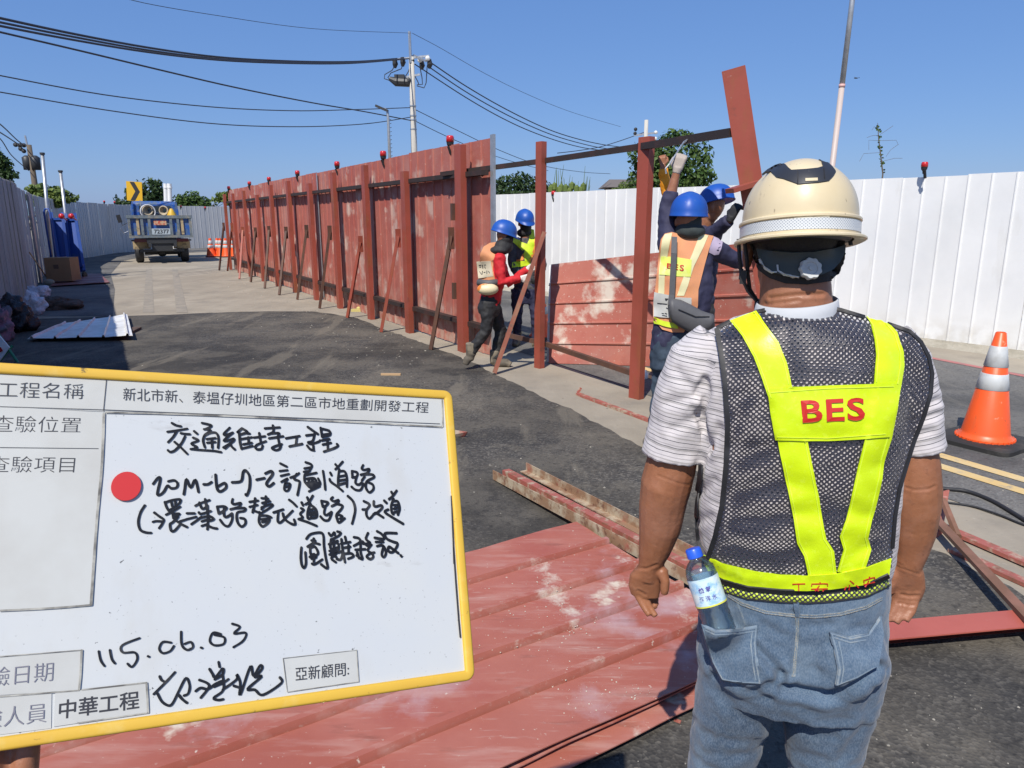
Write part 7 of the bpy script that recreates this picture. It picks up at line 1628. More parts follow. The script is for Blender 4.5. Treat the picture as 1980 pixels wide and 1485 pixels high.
R_.append([Vector(((.097)*math.cos(2*math.pi*j/nT), (.125)*math.sin(2*math.pi*j/nT)-.004, -.040)) for j in range(nT)])
def brimring(extra, z): return [Vector(((.1045+brimx(j)+extra)*math.cos(2*math.pi*j/nT), (.133+brimx(j)+extra)*math.sin(2*math.pi*j/nT)-.004, z-.004*max(0, math.sin(2*math.pi*j/nT)))) for j in range(nT)]
R_ += [brimring(.0045, -.0430), brimring(.0075, -.0410), brimring(.0075, -.0380), brimring(.0045, -.0355), bandring(.0035, -.034), bandring(.0035, -.031)]
R_ += [bandring(.0030, -.009), bandring(.0060, -.007), bandring(.0060, -.0035), bandring(.0035, -.001)]
for i in range(nP+1):
    ph = (math.pi/2)*i/nP*.985; ring = []
    for j in range(nT):
        th = 2*math.pi*j/nT; dr = 0.0
        rid = math.exp(-((math.cos(th)*math.cos(ph))/.34)**2)         # raised centre ridge along the crown
        dr += .0045*rid*min(1, ph/.6)
        for a in (205, 335): dr -= .0016*math.exp(-(((math.degrees(th)-a+180) % 360-180)/4)**2)*math.exp(-((math.degrees(ph)-38)/22)**2)
        ring.append(hatpt(th, ph, dr))
    R_.append(ring)
q.rings(R_, cap=False); k = len(q.v); top = R_[-1]; q.f.append(tuple(range(k-nT, k)))
q.v = [HMt @ v for v in q.v]
hat = mobj('hard_hat', q, m_hat, autos=42)
# inner shell so that the hat is not paper thin
q = MB(); q.rings([[HMt @ Vector((p.x*.955, p.y*.955, p.z*.96-.001)) for p in r_] for r_ in ([R_[0]]+R_[11:])], cap=True); mobj('hat_liner', q, m_vent, hat, smooth=True)
bv_h = bvh_of(hat)
def Hz(x, y): return (1380+x/4.243, 280+y/4.243)
vent = patch('vent_cover', [Hz(*p) for p in ((395, 238), (440, 200), (500, 165), (545, 150), (590, 165), (618, 195), (640, 212), (760, 205), (850, 195), (895, 182), (880, 140), (862, 118), (920, 140), (960, 175), (985, 205), (998, 225), (975, 262), (940, 298), (860, 312), (760, 320), (700, 326), (640, 305), (570, 280), (520, 270), (470, 222), (430, 218))], 5, bv_h, .0022, m_vent, hat, th=.004)
bvv = bvh_of(vent)
m_slot = MAT('cream_slot', (.55, .47, .30), rough=.5)
ribbon('vent_slot', [Hz(752, 288), Hz(852, 284)], 5.5, bvv, .0012, m_slot, hat, th=.001)
ribbon('vent_slot', [Hz(690, 215), Hz(690, 318)], 1.6, bvv, .0012, m_black, hat, th=.001)
ribbon('vent_slot', [Hz(905, 190), Hz(912, 305)], 1.6, bvv, .0012, m_black, hat, th=.001)
m_refl, nt, n, b = new_mat('white_reflective_strip'); co = setup_coord(nt, n, 'uv')
sx_ = n.new('ShaderNodeSeparateXYZ'); nt.links.new(co, sx_.inputs[0]); pz = .0052
a1 = mth('DIVIDE', mth('ADD', sx_.outputs[0], sx_.outputs[1]), pz); a2 = mth('DIVIDE', mth('SUBTRACT', sx_.outputs[0], sx_.outputs[1]), pz)
f1 = mth('SUBTRACT', mth('FRACT', a1), .5); f2 = mth('SUBTRACT', mth('FRACT', a2), .5); dd = mth('SQRT', mth('ADD', mth('MULTIPLY', f1, f1), mth('MULTIPLY', f2, f2)))
nt.links.new(mixc(nt, n, mth('LESS_THAN', dd, .30), (.62, .64, .64), (.30, .33, .36)), b.inputs['Base Color']); b.inputs['Roughness'].default_value = .3
rs = [Hz(245, 700), Hz(330, 732), Hz(450, 755), Hz(600, 765), Hz(750, 762), Hz(900, 745), Hz(1030, 715), Hz(1120, 685), Hz(1168, 655)]
q = MB(); RR = [[HMt @ p for p in bandring(.0042, z)] for z in (-.0295, -.0105)]
q.rings(RR, cap=False); strip_o = mobj('reflective_strip', q, m_refl, hat, smooth=True); uvl = strip_o.data.uv_layers.new(name='uv')
for lp in strip_o.data.loops:
    c = strip_o.data.vertices[lp.vertex_index].co; a_2 = math.atan2(c.y-hatc.y, c.x-hatc.x); a_2 = a_2 if a_2 < 2.0 else a_2-2*math.pi
    uvl.data[lp.index].uv = (a_2*.122, c.z)
m_stk = MAT('worn_clear_sticker', (.62, .58, .46), rough=.25, layers=[((.25, .2, .14), 60, .62, .7, .8)], rnd=False)
patch('sticker', [Hz(663, 600), Hz(950, 580), Hz(955, 650), Hz(665, 686)], 8, bv_h, .0008, m_stk, hat, th=.0006)
# hair and nape suspension below the hat
m_hair = MAT('short_black_hair', (.022, .018, .016), rough=.8, bump=[(160, .5, .003)])
hair = patch('hair', [(1449, 452), (1545, 456), (1634, 450), (1634, 500), (1622, 528), (1604, 544), (1560, 550), (1520, 548), (1492, 538), (1470, 520), (1454, 496)], 7, bv_body, .0045, m_hair, man, th=.004)
bv_hr = bvh_of(hair, body)
m_nape = MAT('dark_green_nape_strap', (.045, .055, .052), rough=.55)
m_grey = MAT('grey_plastic', (.50, .51, .50), rough=.45)
nape = patch('nape_pad', [Hz(355, 850), Hz(470, 870), Hz(640, 885), Hz(820, 880), Hz(990, 850), Hz(1085, 820), Hz(1080, 880), Hz(1040, 960), Hz(985, 1020), Hz(900, 1060), Hz(790, 1085), Hz(660, 1085), Hz(560, 1062), Hz(470, 1045), Hz(400, 990), Hz(370, 930)], 7, bv_hr, .011, m_nape, hat, th=.006, taut=30)
bn = bvh_of(nape)
ribbon('nape_trim', [Hz(372, 940), Hz(420, 1010), Hz(480, 1045), Hz(520, 1045)], 2.2, bn, .002, m_grey, hat, th=.002)
ribbon('nape_trim', [Hz(525, 985), Hz(530, 1035), Hz(600, 1072), Hz(700, 1088)], 3.2, bn, .002, m_grey, hat, th=.002)
kc = hit(bn, *Hz(785, 1022)); kn = kc[1] if kc[1].dot(EL-kc[0]) > 0 else -kc[1]; q = MB(); prof = []
for z, s in ((0, 1.0), (.008, 1.0), (.010, .94)):
    prof.append([(.0195*s*(1+.055*math.cos(9*a)), a, z) for a in [2*math.pi*j/72 for j in range(72)]])
kz = kn; kx = kz.cross(Vector((0, 0, 1))).normalized(); ky = kz.cross(kx)
R2 = [[kc[0]+kx*(r_*math.cos(a))+ky*(r_*math.sin(a))+kz*z for r_, a, z in ring] for ring in prof]
R2 += [[kc[0]+kx*(r_*math.cos(2*math.pi*j/72))+ky*(r_*math.sin(2*math.pi*j/72))+kz*z for j in range(72)] for r_, z in ((.012, .0095), (.011, .0075), (.0045, .0075), (.0042, .0105), (.0018, .0108))]
q.rings(R2); mobj('adjuster_knob', q, m_grey, hat, autos=40)
# chin straps
q = MB()
for pts in ([(1428, 462, .0), (1430, 500, .0), (1434, 535, .005), (1446, 562, .02), (1462, 580, .035), (1474, 590, .05)], [(1440, 470, .0), (1444, 500, .0), (1446, 530, .01), (1450, 560, .025), (1466, 585, .04)], [(1434, 520, 0), (1432, 538, 0), (1438, 548, 0)]):
    q.tube([L(a, b_, y) for a, b_, y in pts], .0042, 6)
q.box(L(1437, 536, .0), (.012, .010, .026)); q.box(L(1468, 588, .04), (.018, .012, .02))
mobj('chin_strap', q, m_black, hat, smooth=False)
q = MB(); q.tube([L(1644, 466, .0), L(1645, 474, .0)], .004, 6); mobj('strap_clip', q, m_black, hat)
# ============================================================ THE FOUR MEN AT THE FENCE
MM = Matrix(); MI = Matrix(); EL = EYE.copy(); MI3 = Matrix.Identity(3)      # from here on the same helpers work in place
m_helm = MAT('blue_helmet_plastic', (.012, .075, .36), rough=.42, spec=.45, layers=[((.03, .11, .34), 8, .5, .7, .5), ((.3, .33, .36), 26, .66, .74, .6)])
m_navy = MAT('navy_work_cloth', (.022, .022, .055), rough=.8, layers=[((.04, .04, .08), 9, .45, .7, .6)], bump=[(18, .5, .01)])
m_blk = MAT('black_work_cloth', (.016, .016, .018), rough=.75, layers=[((.045, .043, .04), 8, .5, .7, .7)], bump=[(18, .6, .01)])
m_redc = MAT('red_sweatshirt_cloth', (.55, .012, .02), rough=.75, layers=[((.40, .01, .015), 12, .45, .65, .6)], bump=[(20, .5, .01)])
m_orange = MAT('faded_orange_net', (.62, .27, .12), rough=.75, layers=[((.60, .24, .12), 6, .45, .65, .7), ((.38, .22, .17), 160, .55, .62, .35)], bump=[(140, .3, .002)])
m_orsl = MAT('bright_orange_cloth', (.80, .30, .01), rough=.7)
m_vy = MAT('worn_yellow_tape', (.62, .70, .12), rough=.45, layers=[((.70, .66, .38), 10, .45, .65, .8)])
m_vcream = MAT('worn_cream_tape', (.66, .62, .36), rough=.5)
m_greyc = MAT('dark_grey_work_cloth', (.065, .062, .066), rough=.8, layers=[((.12, .11, .11), 10, .5, .7, .6)], bump=[(18, .6, .01)])
m_dj = MAT('dark_denim', (.030, .048, .075), rough=.85, layers=[((.10, .15, .20), 3.4, .52, .72, .7), ((.015, .02, .03), 6, .5, .7, .6)], bump=[(16, .6, .01)])
m_glv = MAT('grey_cotton_glove', (.36, .31, .27), rough=.9, bump=[(60, .4, .003)]); m_glw = MAT('white_cotton_glove', (.62, .60, .55), rough=.9, bump=[(60, .4, .003)])
m_boot = MAT('muddy_rubber_boot', (.10, .085, .065), rough=.8, layers=[((.25, .21, .15), 9, .45, .6, .8)])
m_bagc = MAT('grey_nylon_bag', (.085, .085, .09), rough=.6, bump=[(24, .4, .006)])
m_vg_ = MAT('yellow_green_tape', (.58, .72, .03), rough=.45)
m_lil = MAT('lilac_cloth_patch', (.36, .30, .40), rough=.8)
def hand_mb(mb, W, D, Nn, curl=.5, s=1.0, thumb=1, g=0.0):
    """palm and five separate fingers; W wrist, D towards the fingertips, Nn palm side"""
    D = Vector(D).normalized(); Nn = Vector(Nn); Nn = (Nn-D*Nn.dot(D)).normalized(); S = D.cross(Nn)*thumb; W = Vector(W)
    mb.tube([W-D*.02*s, W+D*.02*s], [(.024+g)*s, (.027+g)*s], 10)
    for o in (-.026, -.009, .009, .026): mb.tube([W+D*.01*s+S*o*.6*s, W+D*.085*s+S*o*s], [(.015+g)*s, (.0125+g)*s], 8)
    for o, ln in ((-.029, .060), (-.010, .074), (.010, .080), (.029, .072)):
        p = W+D*.085*s+S*o*s; P = [p]; a = 0
        for k, f in enumerate((.42, .32, .26)):
            a += curl*(.75 if k == 0 else 1.0); d = D*math.cos(a)+Nn*math.sin(a); p = p+d*ln*f*s; P.append(p)
        mb.tube(P, [(.0100+g)*s, (.0092+g)*s, (.0086+g)*s, (.0070+g)*s], 8)
    p = W+D*.025*s+S*.026*s; mb.tube([p, p+(D*.5+S*.6+Nn*.3).normalized()*.035*s, p+(D*.9+S*.35+Nn*.6).normalized()*.064*s, p+(D*1.0+Nn*.9+S*.1).normalized()*.086*s], [(.015+g)*s, (.0125+g)*s, (.0105+g)*s, (.008+g)*s], 8)
def helmet(parent, c, fwd, up, s=1.0, mat=None):
    """hard hat: dome with a crown ridge, brim and peak; c = centre of the rim"""
    f = Vector(fwd).normalized(); u = Vector(up); u = (u-f*u.dot(f)).normalized(); r_ = f.cross(u); M = Matrix((r_, f, u)).transposed().to_4x4(); M.translation = Vector(c)
    nT = 40; RR = []
    def rg(rx, ry, z, br=0): 
        out = []
        for j in range(nT):
            a = 2*math.pi*j/nT; e = br*(.008+.045*max(0, math.sin(a))**3); out.append(M @ (Vector(((rx+e)*math.cos(a), (ry+e)*math.sin(a), z-(.010*max(0, math.sin(a))**3 if br else 0)))*s))
        return out
    RR = [rg(.105, .128, -.012), rg(.106, .130, -.016, 1), rg(.106, .130, -.011, 1), rg(.110, .134, -.004)]
    for i in range(1, 12):
        ph = math.pi/2*i/11*.98; ring = []
        for j in range(nT):
            a = 2*math.pi*j/nT; k = math.cos(ph)**.88; d = .004*math.exp(-((math.cos(a)*math.cos(ph))/.16)**2)*min(1, ph/.5)
            ring.append(M @ (Vector(((.110*k+d*abs(math.cos(a)))*math.cos(a), .134*k*math.sin(a), .125*math.sin(ph)**.95+d))*s))
        RR.append(ring)
    mb = MB(); mb.rings(RR); return obj('hard_hat', mb, mat or m_helm, parent, smooth=True, autos=None)
def person(label, J, sleeve, fwd, r=1.0, seed=1, shirt_m=m_navy, trous_m=m_dj, vest_m=m_orange, gl=(m_glv, m_glv), look=None, hatup=(0, 0, 1), boots=True, hands=None, short=(1, 1), vest_low=.0, slm=None, tr=(.165, .12), tw=1.0, hs=1.05):
    """J: world joints; builds skin, shirt, vest, trousers, boots, gloves and hard hat"""
    base = (J['anL']+J['anR'])/2; base = Vector((base.x, base.y, 0)); t = thing('person', label, 'person', base)
    fwd = Vector(fwd).normalized(); up = Vector((0, 0, 1)); right = (J['shR']-J['shL']).normalized()
    hip = (J['hipL']+J['hipR'])/2; sh = (J['shL']+J['shR'])/2
    def ring(c, ax_up, rx, ry, rt=None, n=20):
        rt = rt or right; ax_up = ax_up.normalized(); x = (rt-ax_up*rt.dot(ax_up)).normalized(); y = ax_up.cross(x)
        return [Vector(c)+x*rx*math.copysign(abs(math.cos(a))**.85, math.cos(a))+y*ry*math.copysign(abs(math.sin(a))**.85, math.sin(a)) for a in [2*math.pi*j/n for j in range(n)]]
    au = sh-hip; sw = (J['shR']-J['shL']).length/2
    def torso(mb, g=0.0, low=0.0, top=True):
        rw, rd = tr; X = [(-.10-low, .150, .115), (0.0, .158, .122), (.30, .150, .118), (.65, max(.155, sw*.92), .122), (.86, sw*1.0, .105), (1.0, sw*.86, .085), (1.10, .075, .065)]
        mb.rings([ring(hip+au*f, au, rx*r*(tw if f < .8 else 1)+g, ry*r+g) for f, rx, ry in X])
    mb = MB(); hd = J['head']; lf = Vector(look or fwd).normalized()
    mb.sph(hd+up*.01, (.076, .086, .098), 18, 12); mb.sph(hd+lf*.02-up*.055, (.058, .062, .066), 14, 10); mb.sph(hd+lf*.098-up*.02, (.013, .015, .02), 8, 6); mb.sph(hd+lf*.07-up*.09, (.026, .022, .022), 8, 6)
    sd_ = lf.cross(up); 
    for s in (-1, 1): mb.sph(hd+sd_*s*.078-up*.02, (.012, .016, .03), 8, 6); mb.sph(hd+sd_*s*.03+lf*.085+up*.003, (.012, .008, .008), 6, 5)
    nk = sh+au*.10; mb.tube([hd-up*.03-lf*.01, hd.lerp(nk, .6), nk, sh], [.058, .056, .062, .07], 14); torso(mb, -.02)
    for s in 'LR':
        mb.tube([J['sh'+s], J['sh'+s].lerp(J['el'+s], .5), J['el'+s], J['el'+s].lerp(J['wr'+s], .35), J['wr'+s]], [.045, .042, .038, .038, .025], 12)
        mb.tube([J['hip'+s], J['kn'+s], J['an'+s]], [.065, .048, .036], 12)
        f_ = J['toe'+s]-J['an'+s]; mb.tube([J['an'+s]-up*.02, J['toe'+s]], [.036, .026], 8)
        h = hands[s] if hands else None
        if h: hand_mb(mb, J['wr'+s], h[0], h[1], h[2], 1.0*r, h[3])
    remesh('body', mb, m_skin, t, voxel=.0065, smooth_it=3)
    # shirt
    def wr_(a, k): return lambda co, n_: a*noise.noise(Vector((co.x*k+seed, co.y*k, co.z*k*1.3)))+a*.5*noise.noise(co*k*2.3)
    mb = MB(); torso(mb)
    for s, sl in zip('LR', sleeve):
        P = [sh.lerp(J['sh'+s], .55), J['sh'+s], J['sh'+s].lerp(J['el'+s], .5), J['el'+s]]; Q = [.075*r, .072*r, .064*r, .058*r]
        if sl > 0: P += [J['el'+s].lerp(J['wr'+s], sl*.5), J['el'+s].lerp(J['wr'+s], sl)]; Q += [.055*r, .047*r]
        mb.tube(P, Q, 14)
    shirt_o = remesh('shirt', mb, shirt_m, t, voxel=.010, smooth_it=4, disp=wr_(.011, 13))
    # trousers
    mb = MB(); mb.rings([ring(hip+au*f, au, rx*r*(1+(tw-1)*.6), ry*r) for f, rx, ry in ((.14, .150, .118), (0, .162, .126), (-.16, .168, .130), (-.30, .150, .115))])
    for s in 'LR': mb.tube([J['hip'+s], J['hip'+s].lerp(J['kn'+s], .5), J['kn'+s], J['kn'+s].lerp(J['an'+s], .5), J['an'+s]], [.095*r, .086*r, .070*r, .064*r, .060*r], 16)
    remesh('trousers', mb, trous_m, t, voxel=.010, smooth_it=4, disp=wr_(.013, 12))
    if boots:
        for s in 'LR':
            a, b_ = J['an'+s], J['toe'+s]; d = (b_-a).normalized(); mb = MB()
            mb.tube([a+up*.10, a, a-up*.035], [.060, .058, .058], 14); mb.tube([a-d*.04-up*.03, a+d*.04-up*.035, b_-d*.02+up*.008, b_+d*.03], [.046, .050, .046, .034], 14)
            remesh('boot', mb, m_boot if boots is True else boots, t, voxel=.009, smooth_it=2)
    vest_o = None
    if vest_m:
        mb = MB(); X = [(-.04-vest_low, .162, .128), (.10, .160, .128), (.40, .158, .126), (.68, max(.162, sw*.93), .130), (.88, sw*.90, .112), (1.02, sw*.66, .094), (1.09, .085, .078)]
        mb.rings([ring(hip+au*f, au, rx*r+.006, ry*r+.006) for f, rx, ry in X])
        vest_o = remesh('vest', mb, vest_m, t, voxel=.010, smooth_it=3, disp=wr_(.008, 12))
    if gl and hands:
        for s, gm in zip('LR', gl):
            h = hands[s]
            if gm and h: mb = MB(); hand_mb(mb, J['wr'+s], h[0], h[1], h[2], 1.0*r, h[3], g=.004); remesh('glove', mb, gm, t, voxel=.0055, smooth_it=2)
    helmet(t, hd+Vector(hatup).normalized()*.035-lf*.0, lf, hatup, hs)
    return t, shirt_o, vest_o
def JJ(Y, d): return {k: AT(v[0], v[1], Y+(v[2] if len(v) > 2 else 0)) for k, v in d.items()}
# --- the man in jeans and BES vest
YF = 4.85
J = JJ(YF, dict(head=(1331, 424, -.02), shL=(1290, 474), shR=(1380, 482), elL=(1291, 402, .12), wrL=(1309, 330, .10), elR=(1428, 506, .10), wrR=(1478, 450, .22), hipL=(1289, 660), hipR=(1335, 664), knL=(1279, 772, .04), knR=(1345, 780, .10), anL=(1264, 876, -.06), anR=(1352, 880, .12), toeL=(1252, 878, .10), toeR=(1362, 878, .28)))
for k in ('toeL', 'toeR'): J[k].z = .03
for k in ('anL', 'anR'): J[k].z = .09
fF, shF, _v = person('man in blue helmet and orange BES vest with grey shoulder bag, seen from behind', J, (.45, 1.0), (.25, 1, 0), r=1.0, seed=3, trous_m=m_dj, vest_m=None, tw=1.22, hs=1.12,
    hands={'L': ((.25, 0, 1), (.3, 1, .1), 1.2, 1), 'R': ((.4, .5, .6), (0, 1, 0), .8, -1)}, gl=(m_glv, m_blk), hatup=(.05, .10, 1))
q = MB(); q.sph(AT(1334, 446, YF-.02), (.100, .10, .062), 18, 10); q.sph(AT(1334, 428, YF-.01), (.080, .092, .08), 18, 10); remesh('neck_scarf', q, MAT('dark_green_scarf', (.035, .045, .045), rough=.85), fF, voxel=.009, disp=lambda co, n_: .007*noise.noise(co*18))
bvf = bvh_of(shF)
YFp = lambda x, y: (1160+x/5.303, 440+y/5.303)
veF = patch('vest', [YFp(*p) for p in ((600, 1000), (545, 920), (545, 800), (565, 640), (590, 420), (608, 230), (625, 120), (665, 62), (740, 45), (900, 90), (1020, 55), (1115, 75), (1165, 85), (1120, 220), (1075, 380), (1030, 560), (1010, 640), (1005, 800), (985, 900), (900, 1000), (860, 1075), (740, 1075), (640, 1045))], 7, bvf, .010, m_orange, fF, th=.008, taut=5)
bvf = bvh_of(veF, shF)
def fpatch(nm, pts, mat, par, off=.004, st=8, **k): return patch(nm, [YFp(*p) for p in pts], st, bvf, off, mat, par, th=.004, **k)
a1_ = fpatch('tape', [(665, 70), (740, 55), (712, 180), (695, 290), (668, 490), (660, 690), (600, 690), (605, 480), (622, 250), (640, 120)], m_vcream, veF)
a2_ = fpatch('tape', [(1020, 65), (1110, 82), (1060, 200), (960, 400), (900, 600), (860, 700), (790, 700), (830, 580), (915, 350), (990, 160)], m_vcream, veF)
bv2 = bvh_of(veF, shF, a1_, a2_)
c_ = patch('chest_band', [YFp(*p) for p in ((625, 295), (760, 300), (940, 330), (930, 505), (780, 500), (612, 482))], 8, bv2, .004, m_vy, veF, th=.003)
fpatch('waist_tape', [(560, 930), (700, 965), (790, 990), (800, 1040), (690, 1020), (570, 985)], m_vg_, veF, off=.012)
bv3 = bvh_of(c_, veF, a1_, a2_); P, F = text_quad('BES', [YFp(690, 365), YFp(865, 385), YFp(860, 448), YFp(690, 418)], .02, 1.2)
V = drape_v([Vector(p) for p in P], F, bv3, .004); obj('lettering', (V, F), m_redtxt, veF, label='red capital letters BES on the back band')
pn = fpatch('document_pocket', [(562, 665), (720, 695), (725, 925), (552, 915)], m_paper, veF, off=.012); bvn = bvh_of(pn)
fpatch('document_pocket', [(770, 715), (935, 720), (935, 830), (860, 800), (775, 745)], m_paper, veF, off=.012)
mb = MB()
for (x0, y0, x1, y1) in ((668, 730, 700, 732), (672, 742, 690, 744), (590, 775, 690, 785), (680, 822, 705, 836), (635, 880, 660, 884), (668, 878, 690, 886), (640, 900, 690, 908)): ribbon('', [YFp(x0, y0), YFp(x1, y1)], 1.6, bvn, .003, None, None, th=.001, mbacc=mb)
obj('printed_text', mb, m_print, pn, kind='stuff')
fpatch('shoulder_patch', [(1165, 88), (1215, 110), (1258, 150), (1240, 220), (1215, 275), (1170, 280), (1115, 255), (1130, 190)], m_lil, shF, off=.004)
bag = thing('shoulder_bag', 'dark grey shoulder bag hanging on the back of the man in the BES vest', 'bag', AT(1335, 610, YF-.22))
bs = MB(); bw = [YFp(740, 720), YFp(850, 790), YFp(1000, 850), YFp(1160, 905)]; 
for i, (px, py, h) in enumerate(((1302, 585, .072), (1318, 598, .092), (1338, 612, .092), (1358, 622, .078), (1376, 618, .052))): pass
R_ = []
for px, py, h in ((1294, 592, .05), (1300, 600, .085), (1315, 606, .098), (1335, 616, .100), (1355, 624, .088), (1370, 622, .062), (1378, 618, .04)):
    c = AT(px, py, YF-.185); R_.append([c+Vector((0, .045*math.cos(a), h*.92*math.sin(a))) for a in [2*math.pi*j/16 for j in range(16)]])
bs.rings(R_); obj('pouch', bs, m_bagc, bag, smooth=True)
mb = MB(); P = [AT(1304, 458, YF-.10), AT(1303, 490, YF-.145), AT(1301, 530, YF-.155), AT(1299, 570, YF-.165), AT(1296, 590, YF-.18)]
for a, b_ in zip(P[:-1], P[1:]): mb.bar(a, b_, .036, .006, up=(0, 1, 0))
obj('strap', mb, m_bagc, bag); mb = MB(); mb.tube([AT(1312, 598, YF-.235), AT(1345, 612, YF-.235), AT(1372, 612, YF-.225)], .003, 5); obj('zip', mb, m_black, bag)
mb = MB(); pr = []
for a, b_ in (((1304, 318), (1288, 330)), ((1288, 330), (1290, 352)), ((1290, 352), (1310, 338))): pass
mb.tube([AT(1332, 268, 5.75), AT(1322, 275, 5.3), AT(1306, 300, 4.95), AT(1294, 318, 4.9), AT(1287, 326, 4.9), AT(1288, 336, 4.9)], .006, 6); solo('tie_wire', mb, m_galv, 'pale loop of tie wire between the raised glove and the rail', 'wire')
# --- the man behind him holding the column
YB = 5.75
J = JJ(YB, dict(head=(1382, 398), shL=(1342, 452), shR=(1380, 452, .10), elL=(1340, 520, .1), wrL=(1350, 560, -.05), elR=(1400, 448, -.25), wrR=(1420, 424, -.45), hipL=(1325, 600), hipR=(1360, 600), knL=(1325, 700), knR=(1362, 700), anL=(1322, 800), anR=(1365, 800), toeL=(1312, 805, -.12), toeR=(1360, 805, -.15)))
J['elR'] = AT(1378, 452, YB-.30); J['wrR'] = AT(1412, 424, YB-.48)
for k in ('toeL', 'toeR'): J[k].z = .03
for k in ('anL', 'anR'): J[k].z = .09
person('blue-helmeted man behind the BES vest, reaching a black glove to the tilted column', J, (.8, .95), (-.8, .5, 0), seed=5, trous_m=m_blk, vest_m=None, look=(-.85, .45, -.25), hatup=(.32, .0, 1),
    hands={'L': ((0, -.3, -1), (-1, 0, 0), .6, 1), 'R': ((.35, -.1, .9), (.6, .4, 0), .9, 1)}, gl=(m_blk, m_blk))
# --- the man hidden behind with the raised orange arm
YC = 6.3
J = JJ(YC, dict(head=(1334, 425), shL=(1306, 458), shR=(1358, 458), elL=(1291, 388), wrL=(1282, 322, -.03), elR=(1350, 520), wrR=(1345, 560, -.1), hipL=(1316, 590), hipR=(1348, 590), knL=(1318, 680), knR=(1350, 680), anL=(1316, 760), anR=(1352, 760), toeL=(1305, 762, -.12), toeR=(1345, 762, -.12)))
for k in ('toeL', 'toeR'): J[k].z = .03
for k in ('anL', 'anR'): J[k].z = .09
person('mostly hidden man raising an orange-sleeved arm to hold the top rail', J, (.95, .9), (0, -1, 0), seed=6, r=.86, shirt_m=m_orsl, trous_m=m_blk, vest_m=None, look=(-.2, -1, 0),
    hands={'L': ((-.15, 0, 1), (.2, .6, .2), 1.2, -1), 'R': ((0, -.2, -1), (1, 0, 0), .5, 1)}, gl=None)
# --- the man in the red sweatshirt
YD = 7.75
J = JJ(YD, dict(head=(974, 456), shL=(962, 500, .16), shR=(966, 500, -.14), elL=(985, 548, .14), wrL=(1020, 520, .10), elR=(970, 545, -.17), wrR=(1006, 539, -.12), hipL=(950, 583, .09), hipR=(946, 583, -.09), knL=(968, 640, .10), knR=(940, 640, -.10), anL=(957, 692, .08), anR=(911, 680, -.10), toeL=(983, 700, .05), toeR=(902, 700, -.12)))
J['anL'].z = .09; J['toeL'].z = .035
tD, sD, vD = person('stooping man in blue helmet, red sweatshirt and black trousers carrying a steel bar', J, (1.0, 1.0), (1, .15, -.15), seed=7, shirt_m=m_redc, trous_m=m_blk, vest_m=None, look=(.95, .25, -.3), hatup=(.12, 0, 1),
    hands={'L': ((.8, -.3, .4), (0, -1, 0), 1.0, 1), 'R': ((1, .0, .15), (0, 1, 0), 1.0, -1)}, gl=(m_glw, m_glw), r=.93)
bvd = bvh_of(sD)
def Dp(x, y): return (880+x/4.245, 380+y/4.245)
dv = patch('vest', [Dp(*p) for p in ((205, 520), (205, 470), (235, 410), (285, 380), (340, 372), (385, 390), (345, 440), (315, 520), (310, 600), (330, 690), (350, 720), (270, 720), (190, 700))], 5, bvd, .004, m_orange, tD, th=.006, taut=2)
bvd2 = bvh_of(sD, dv)
pl = patch('back_panel', [Dp(*p) for p in ((175, 535), (290, 530), (312, 655), (190, 672))], 5, bvd2, .006, MAT('cream_cloth_panel', (.50, .44, .32), rough=.8), dv, th=.006, taut=4); bvl = bvh_of(pl); mb = MB()
for (x0, y0, x1, y1) in ((195, 565, 215, 562), (200, 580, 212, 580), (225, 560, 228, 590), (240, 562, 252, 560), (243, 575, 250, 590), (200, 615, 218, 640), (225, 610, 222, 640), (235, 625, 250, 620), (262, 608, 262, 635), (275, 612, 284, 630)): ribbon('', [Dp(x0, y0), Dp(x1, y1)], 1.3, bvl, .003, None, None, th=.001, mbacc=mb)
obj('printed_marks', mb, m_print, pl, kind='stuff')
sc2 = MB(); nk = AT(974, 476, YD); sc2.sph(nk, (.10, .10, .085), 18, 12); sc2.sph(AT(966, 484, YD), (.12, .12, .05), 18, 10); sc2.sph(AT(979, 462, YD), (.082, .09, .07), 16, 10); remesh('neck_scarf', sc2, m_blk, tD, voxel=.010, disp=lambda co, n_: .008*noise.noise(co*16))
mb = MB(); mb.tube([AT(924, 546, YD-.12), AT(945, 548, YD-.17), AT(966, 545, YD-.14)], .035, 8); obj('waist_band', mb, m_bagc, tD, smooth=True)
po = MB(); po.sph(AT(943, 559, YD-.17), (.115, .075, .065), 18, 12); pouch = thing('waist_pouch', 'orange and cream waist pouch on the back of the man in red', 'pouch', AT(943, 559, YD-.17)); obj('pouch_body', po, MAT('orange_cream_pouch', (.72, .20, .03), rough=.5, layers=[((.68, .60, .38), 7, .42, .50, .95)], rnd=False), pouch, smooth=True)
# the carried bar
a_ = AT(956, 719, 7.42); a_.z = .015; b_ = AT(1022, 535, 7.60); c2 = AT(1046, 448, 7.75)
mb = MB(); mb.bar(a_, b_, .045, .055, up=(0, 1, 0)); mb.bar(b_-(b_-a_)*.02, b_+(b_-a_)*.46, .044, .040, up=(0, 1, 0)); solo('steel_bar', mb, MAT('worn_brown_red_bar', (.24, .075, .045), rough=.7, layers=[((.30, .17, .10), 6, .5, .68, .8), ((.08, .04, .03), 12, .55, .7, .7)]), 'long rusty red bar held upright by the man in red, its foot on the ground', 'steel bar')
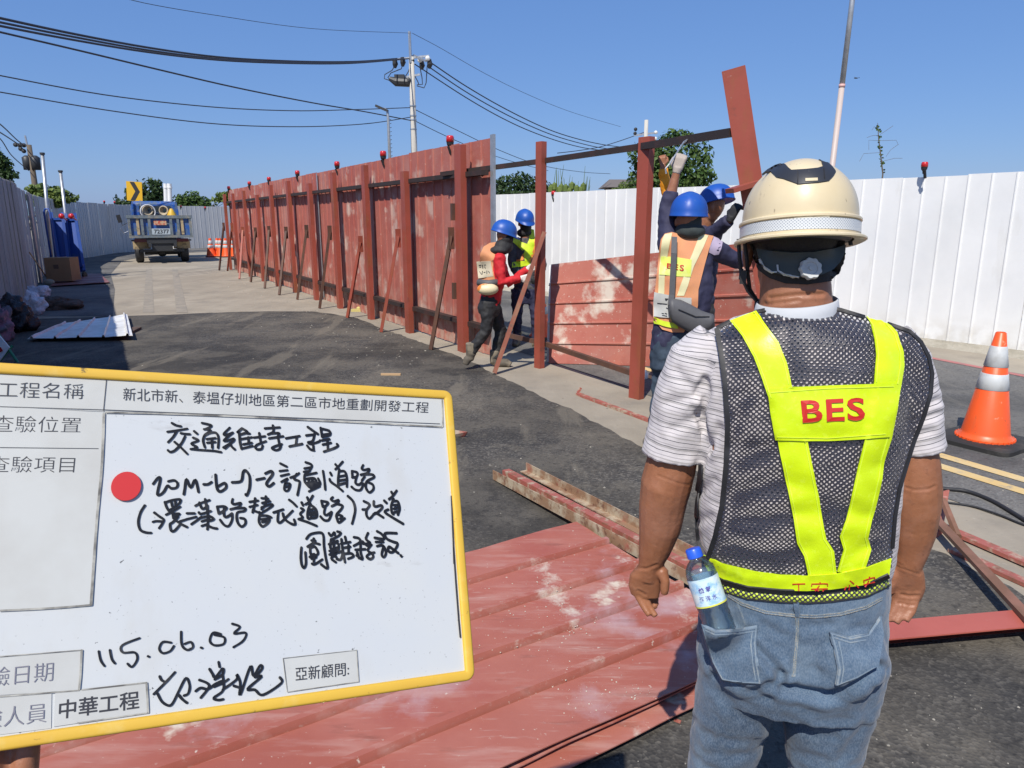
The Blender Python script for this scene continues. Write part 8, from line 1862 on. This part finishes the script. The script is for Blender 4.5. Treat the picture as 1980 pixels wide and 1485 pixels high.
# --- the man behind him in the grey jacket
YE = 9.25
J = JJ(YE, dict(head=(1014, 430), shL=(1038, 470), shR=(993, 468), elL=(1050, 512, -.05), wrL=(1040, 540, -.20), elR=(990, 508, -.05), wrR=(1003, 535, -.22), hipL=(1031, 560), hipR=(1001, 560), knL=(1034, 605, -.05), knR=(1000, 605, -.03), anL=(1037, 645), anR=(1000, 650), toeL=(1034, 652, -.15), toeR=(996, 656, -.16)))
for k in ('toeL', 'toeR'): J[k].z = .03
for k in ('anL', 'anR'): J[k].z = .09
tE, sE, vE = person('man in blue helmet, dark mask and grey jacket with yellow-green harness vest, facing the camera', J, (1, 1), (-.15, -1, 0), seed=9, shirt_m=m_greyc, trous_m=m_navy, vest_m=None, look=(.35, -1, -.3), hatup=(.15, -.35, 1),
    hands={'L': ((-.3, -.8, -.2), (-1, 0, 0), .9, -1), 'R': ((.3, -.8, -.2), (1, 0, 0), .9, 1)}, gl=(m_blk, m_blk), r=.95)
bve = bvh_of(sE); m_vg = MAT('fluorescent_harness_tape', (.58, .74, .02), rough=.45); m_vo = MAT('orange_tape_edge', (.72, .24, .04), rough=.6)
def E5(x, y): return (780+x/4.95, 240+y/4.95)
for nm, pts, mt in (('tape', [(1215, 1000), (1250, 1010), (1262, 1120), (1250, 1200), (1210, 1320), (1165, 1315), (1150, 1240), (1200, 1110)], m_vg), ('tape', [(1045, 1080), (1075, 1075), (1130, 1130), (1195, 1150), (1190, 1200), (1140, 1210), (1095, 1170), (1050, 1130)], m_vg), ('waist_band', [(1045, 1325), (1120, 1310), (1215, 1310), (1215, 1350), (1120, 1365), (1042, 1375)], m_vg), ('tape_edge', [(1255, 1100), (1275, 1110), (1255, 1230), (1215, 1320), (1200, 1310), (1240, 1200)], m_vo), ('tape_edge', [(1140, 1240), (1160, 1240), (1150, 1300), (1080, 1318), (1085, 1300), (1125, 1290)], m_vo)):
    patch(nm, [E5(*p) for p in pts], 5, bve, .008, mt, sE, th=.006)
mk = MB(); mk.sph(J['head']+Vector((.02, -.03, -.06)), (.072, .085, .075), 16, 10); mk.sph(J['head']+Vector((0, .0, -.13)), (.10, .09, .06), 16, 8); remesh('face_scarf', mk, m_blk, tE, voxel=.009)
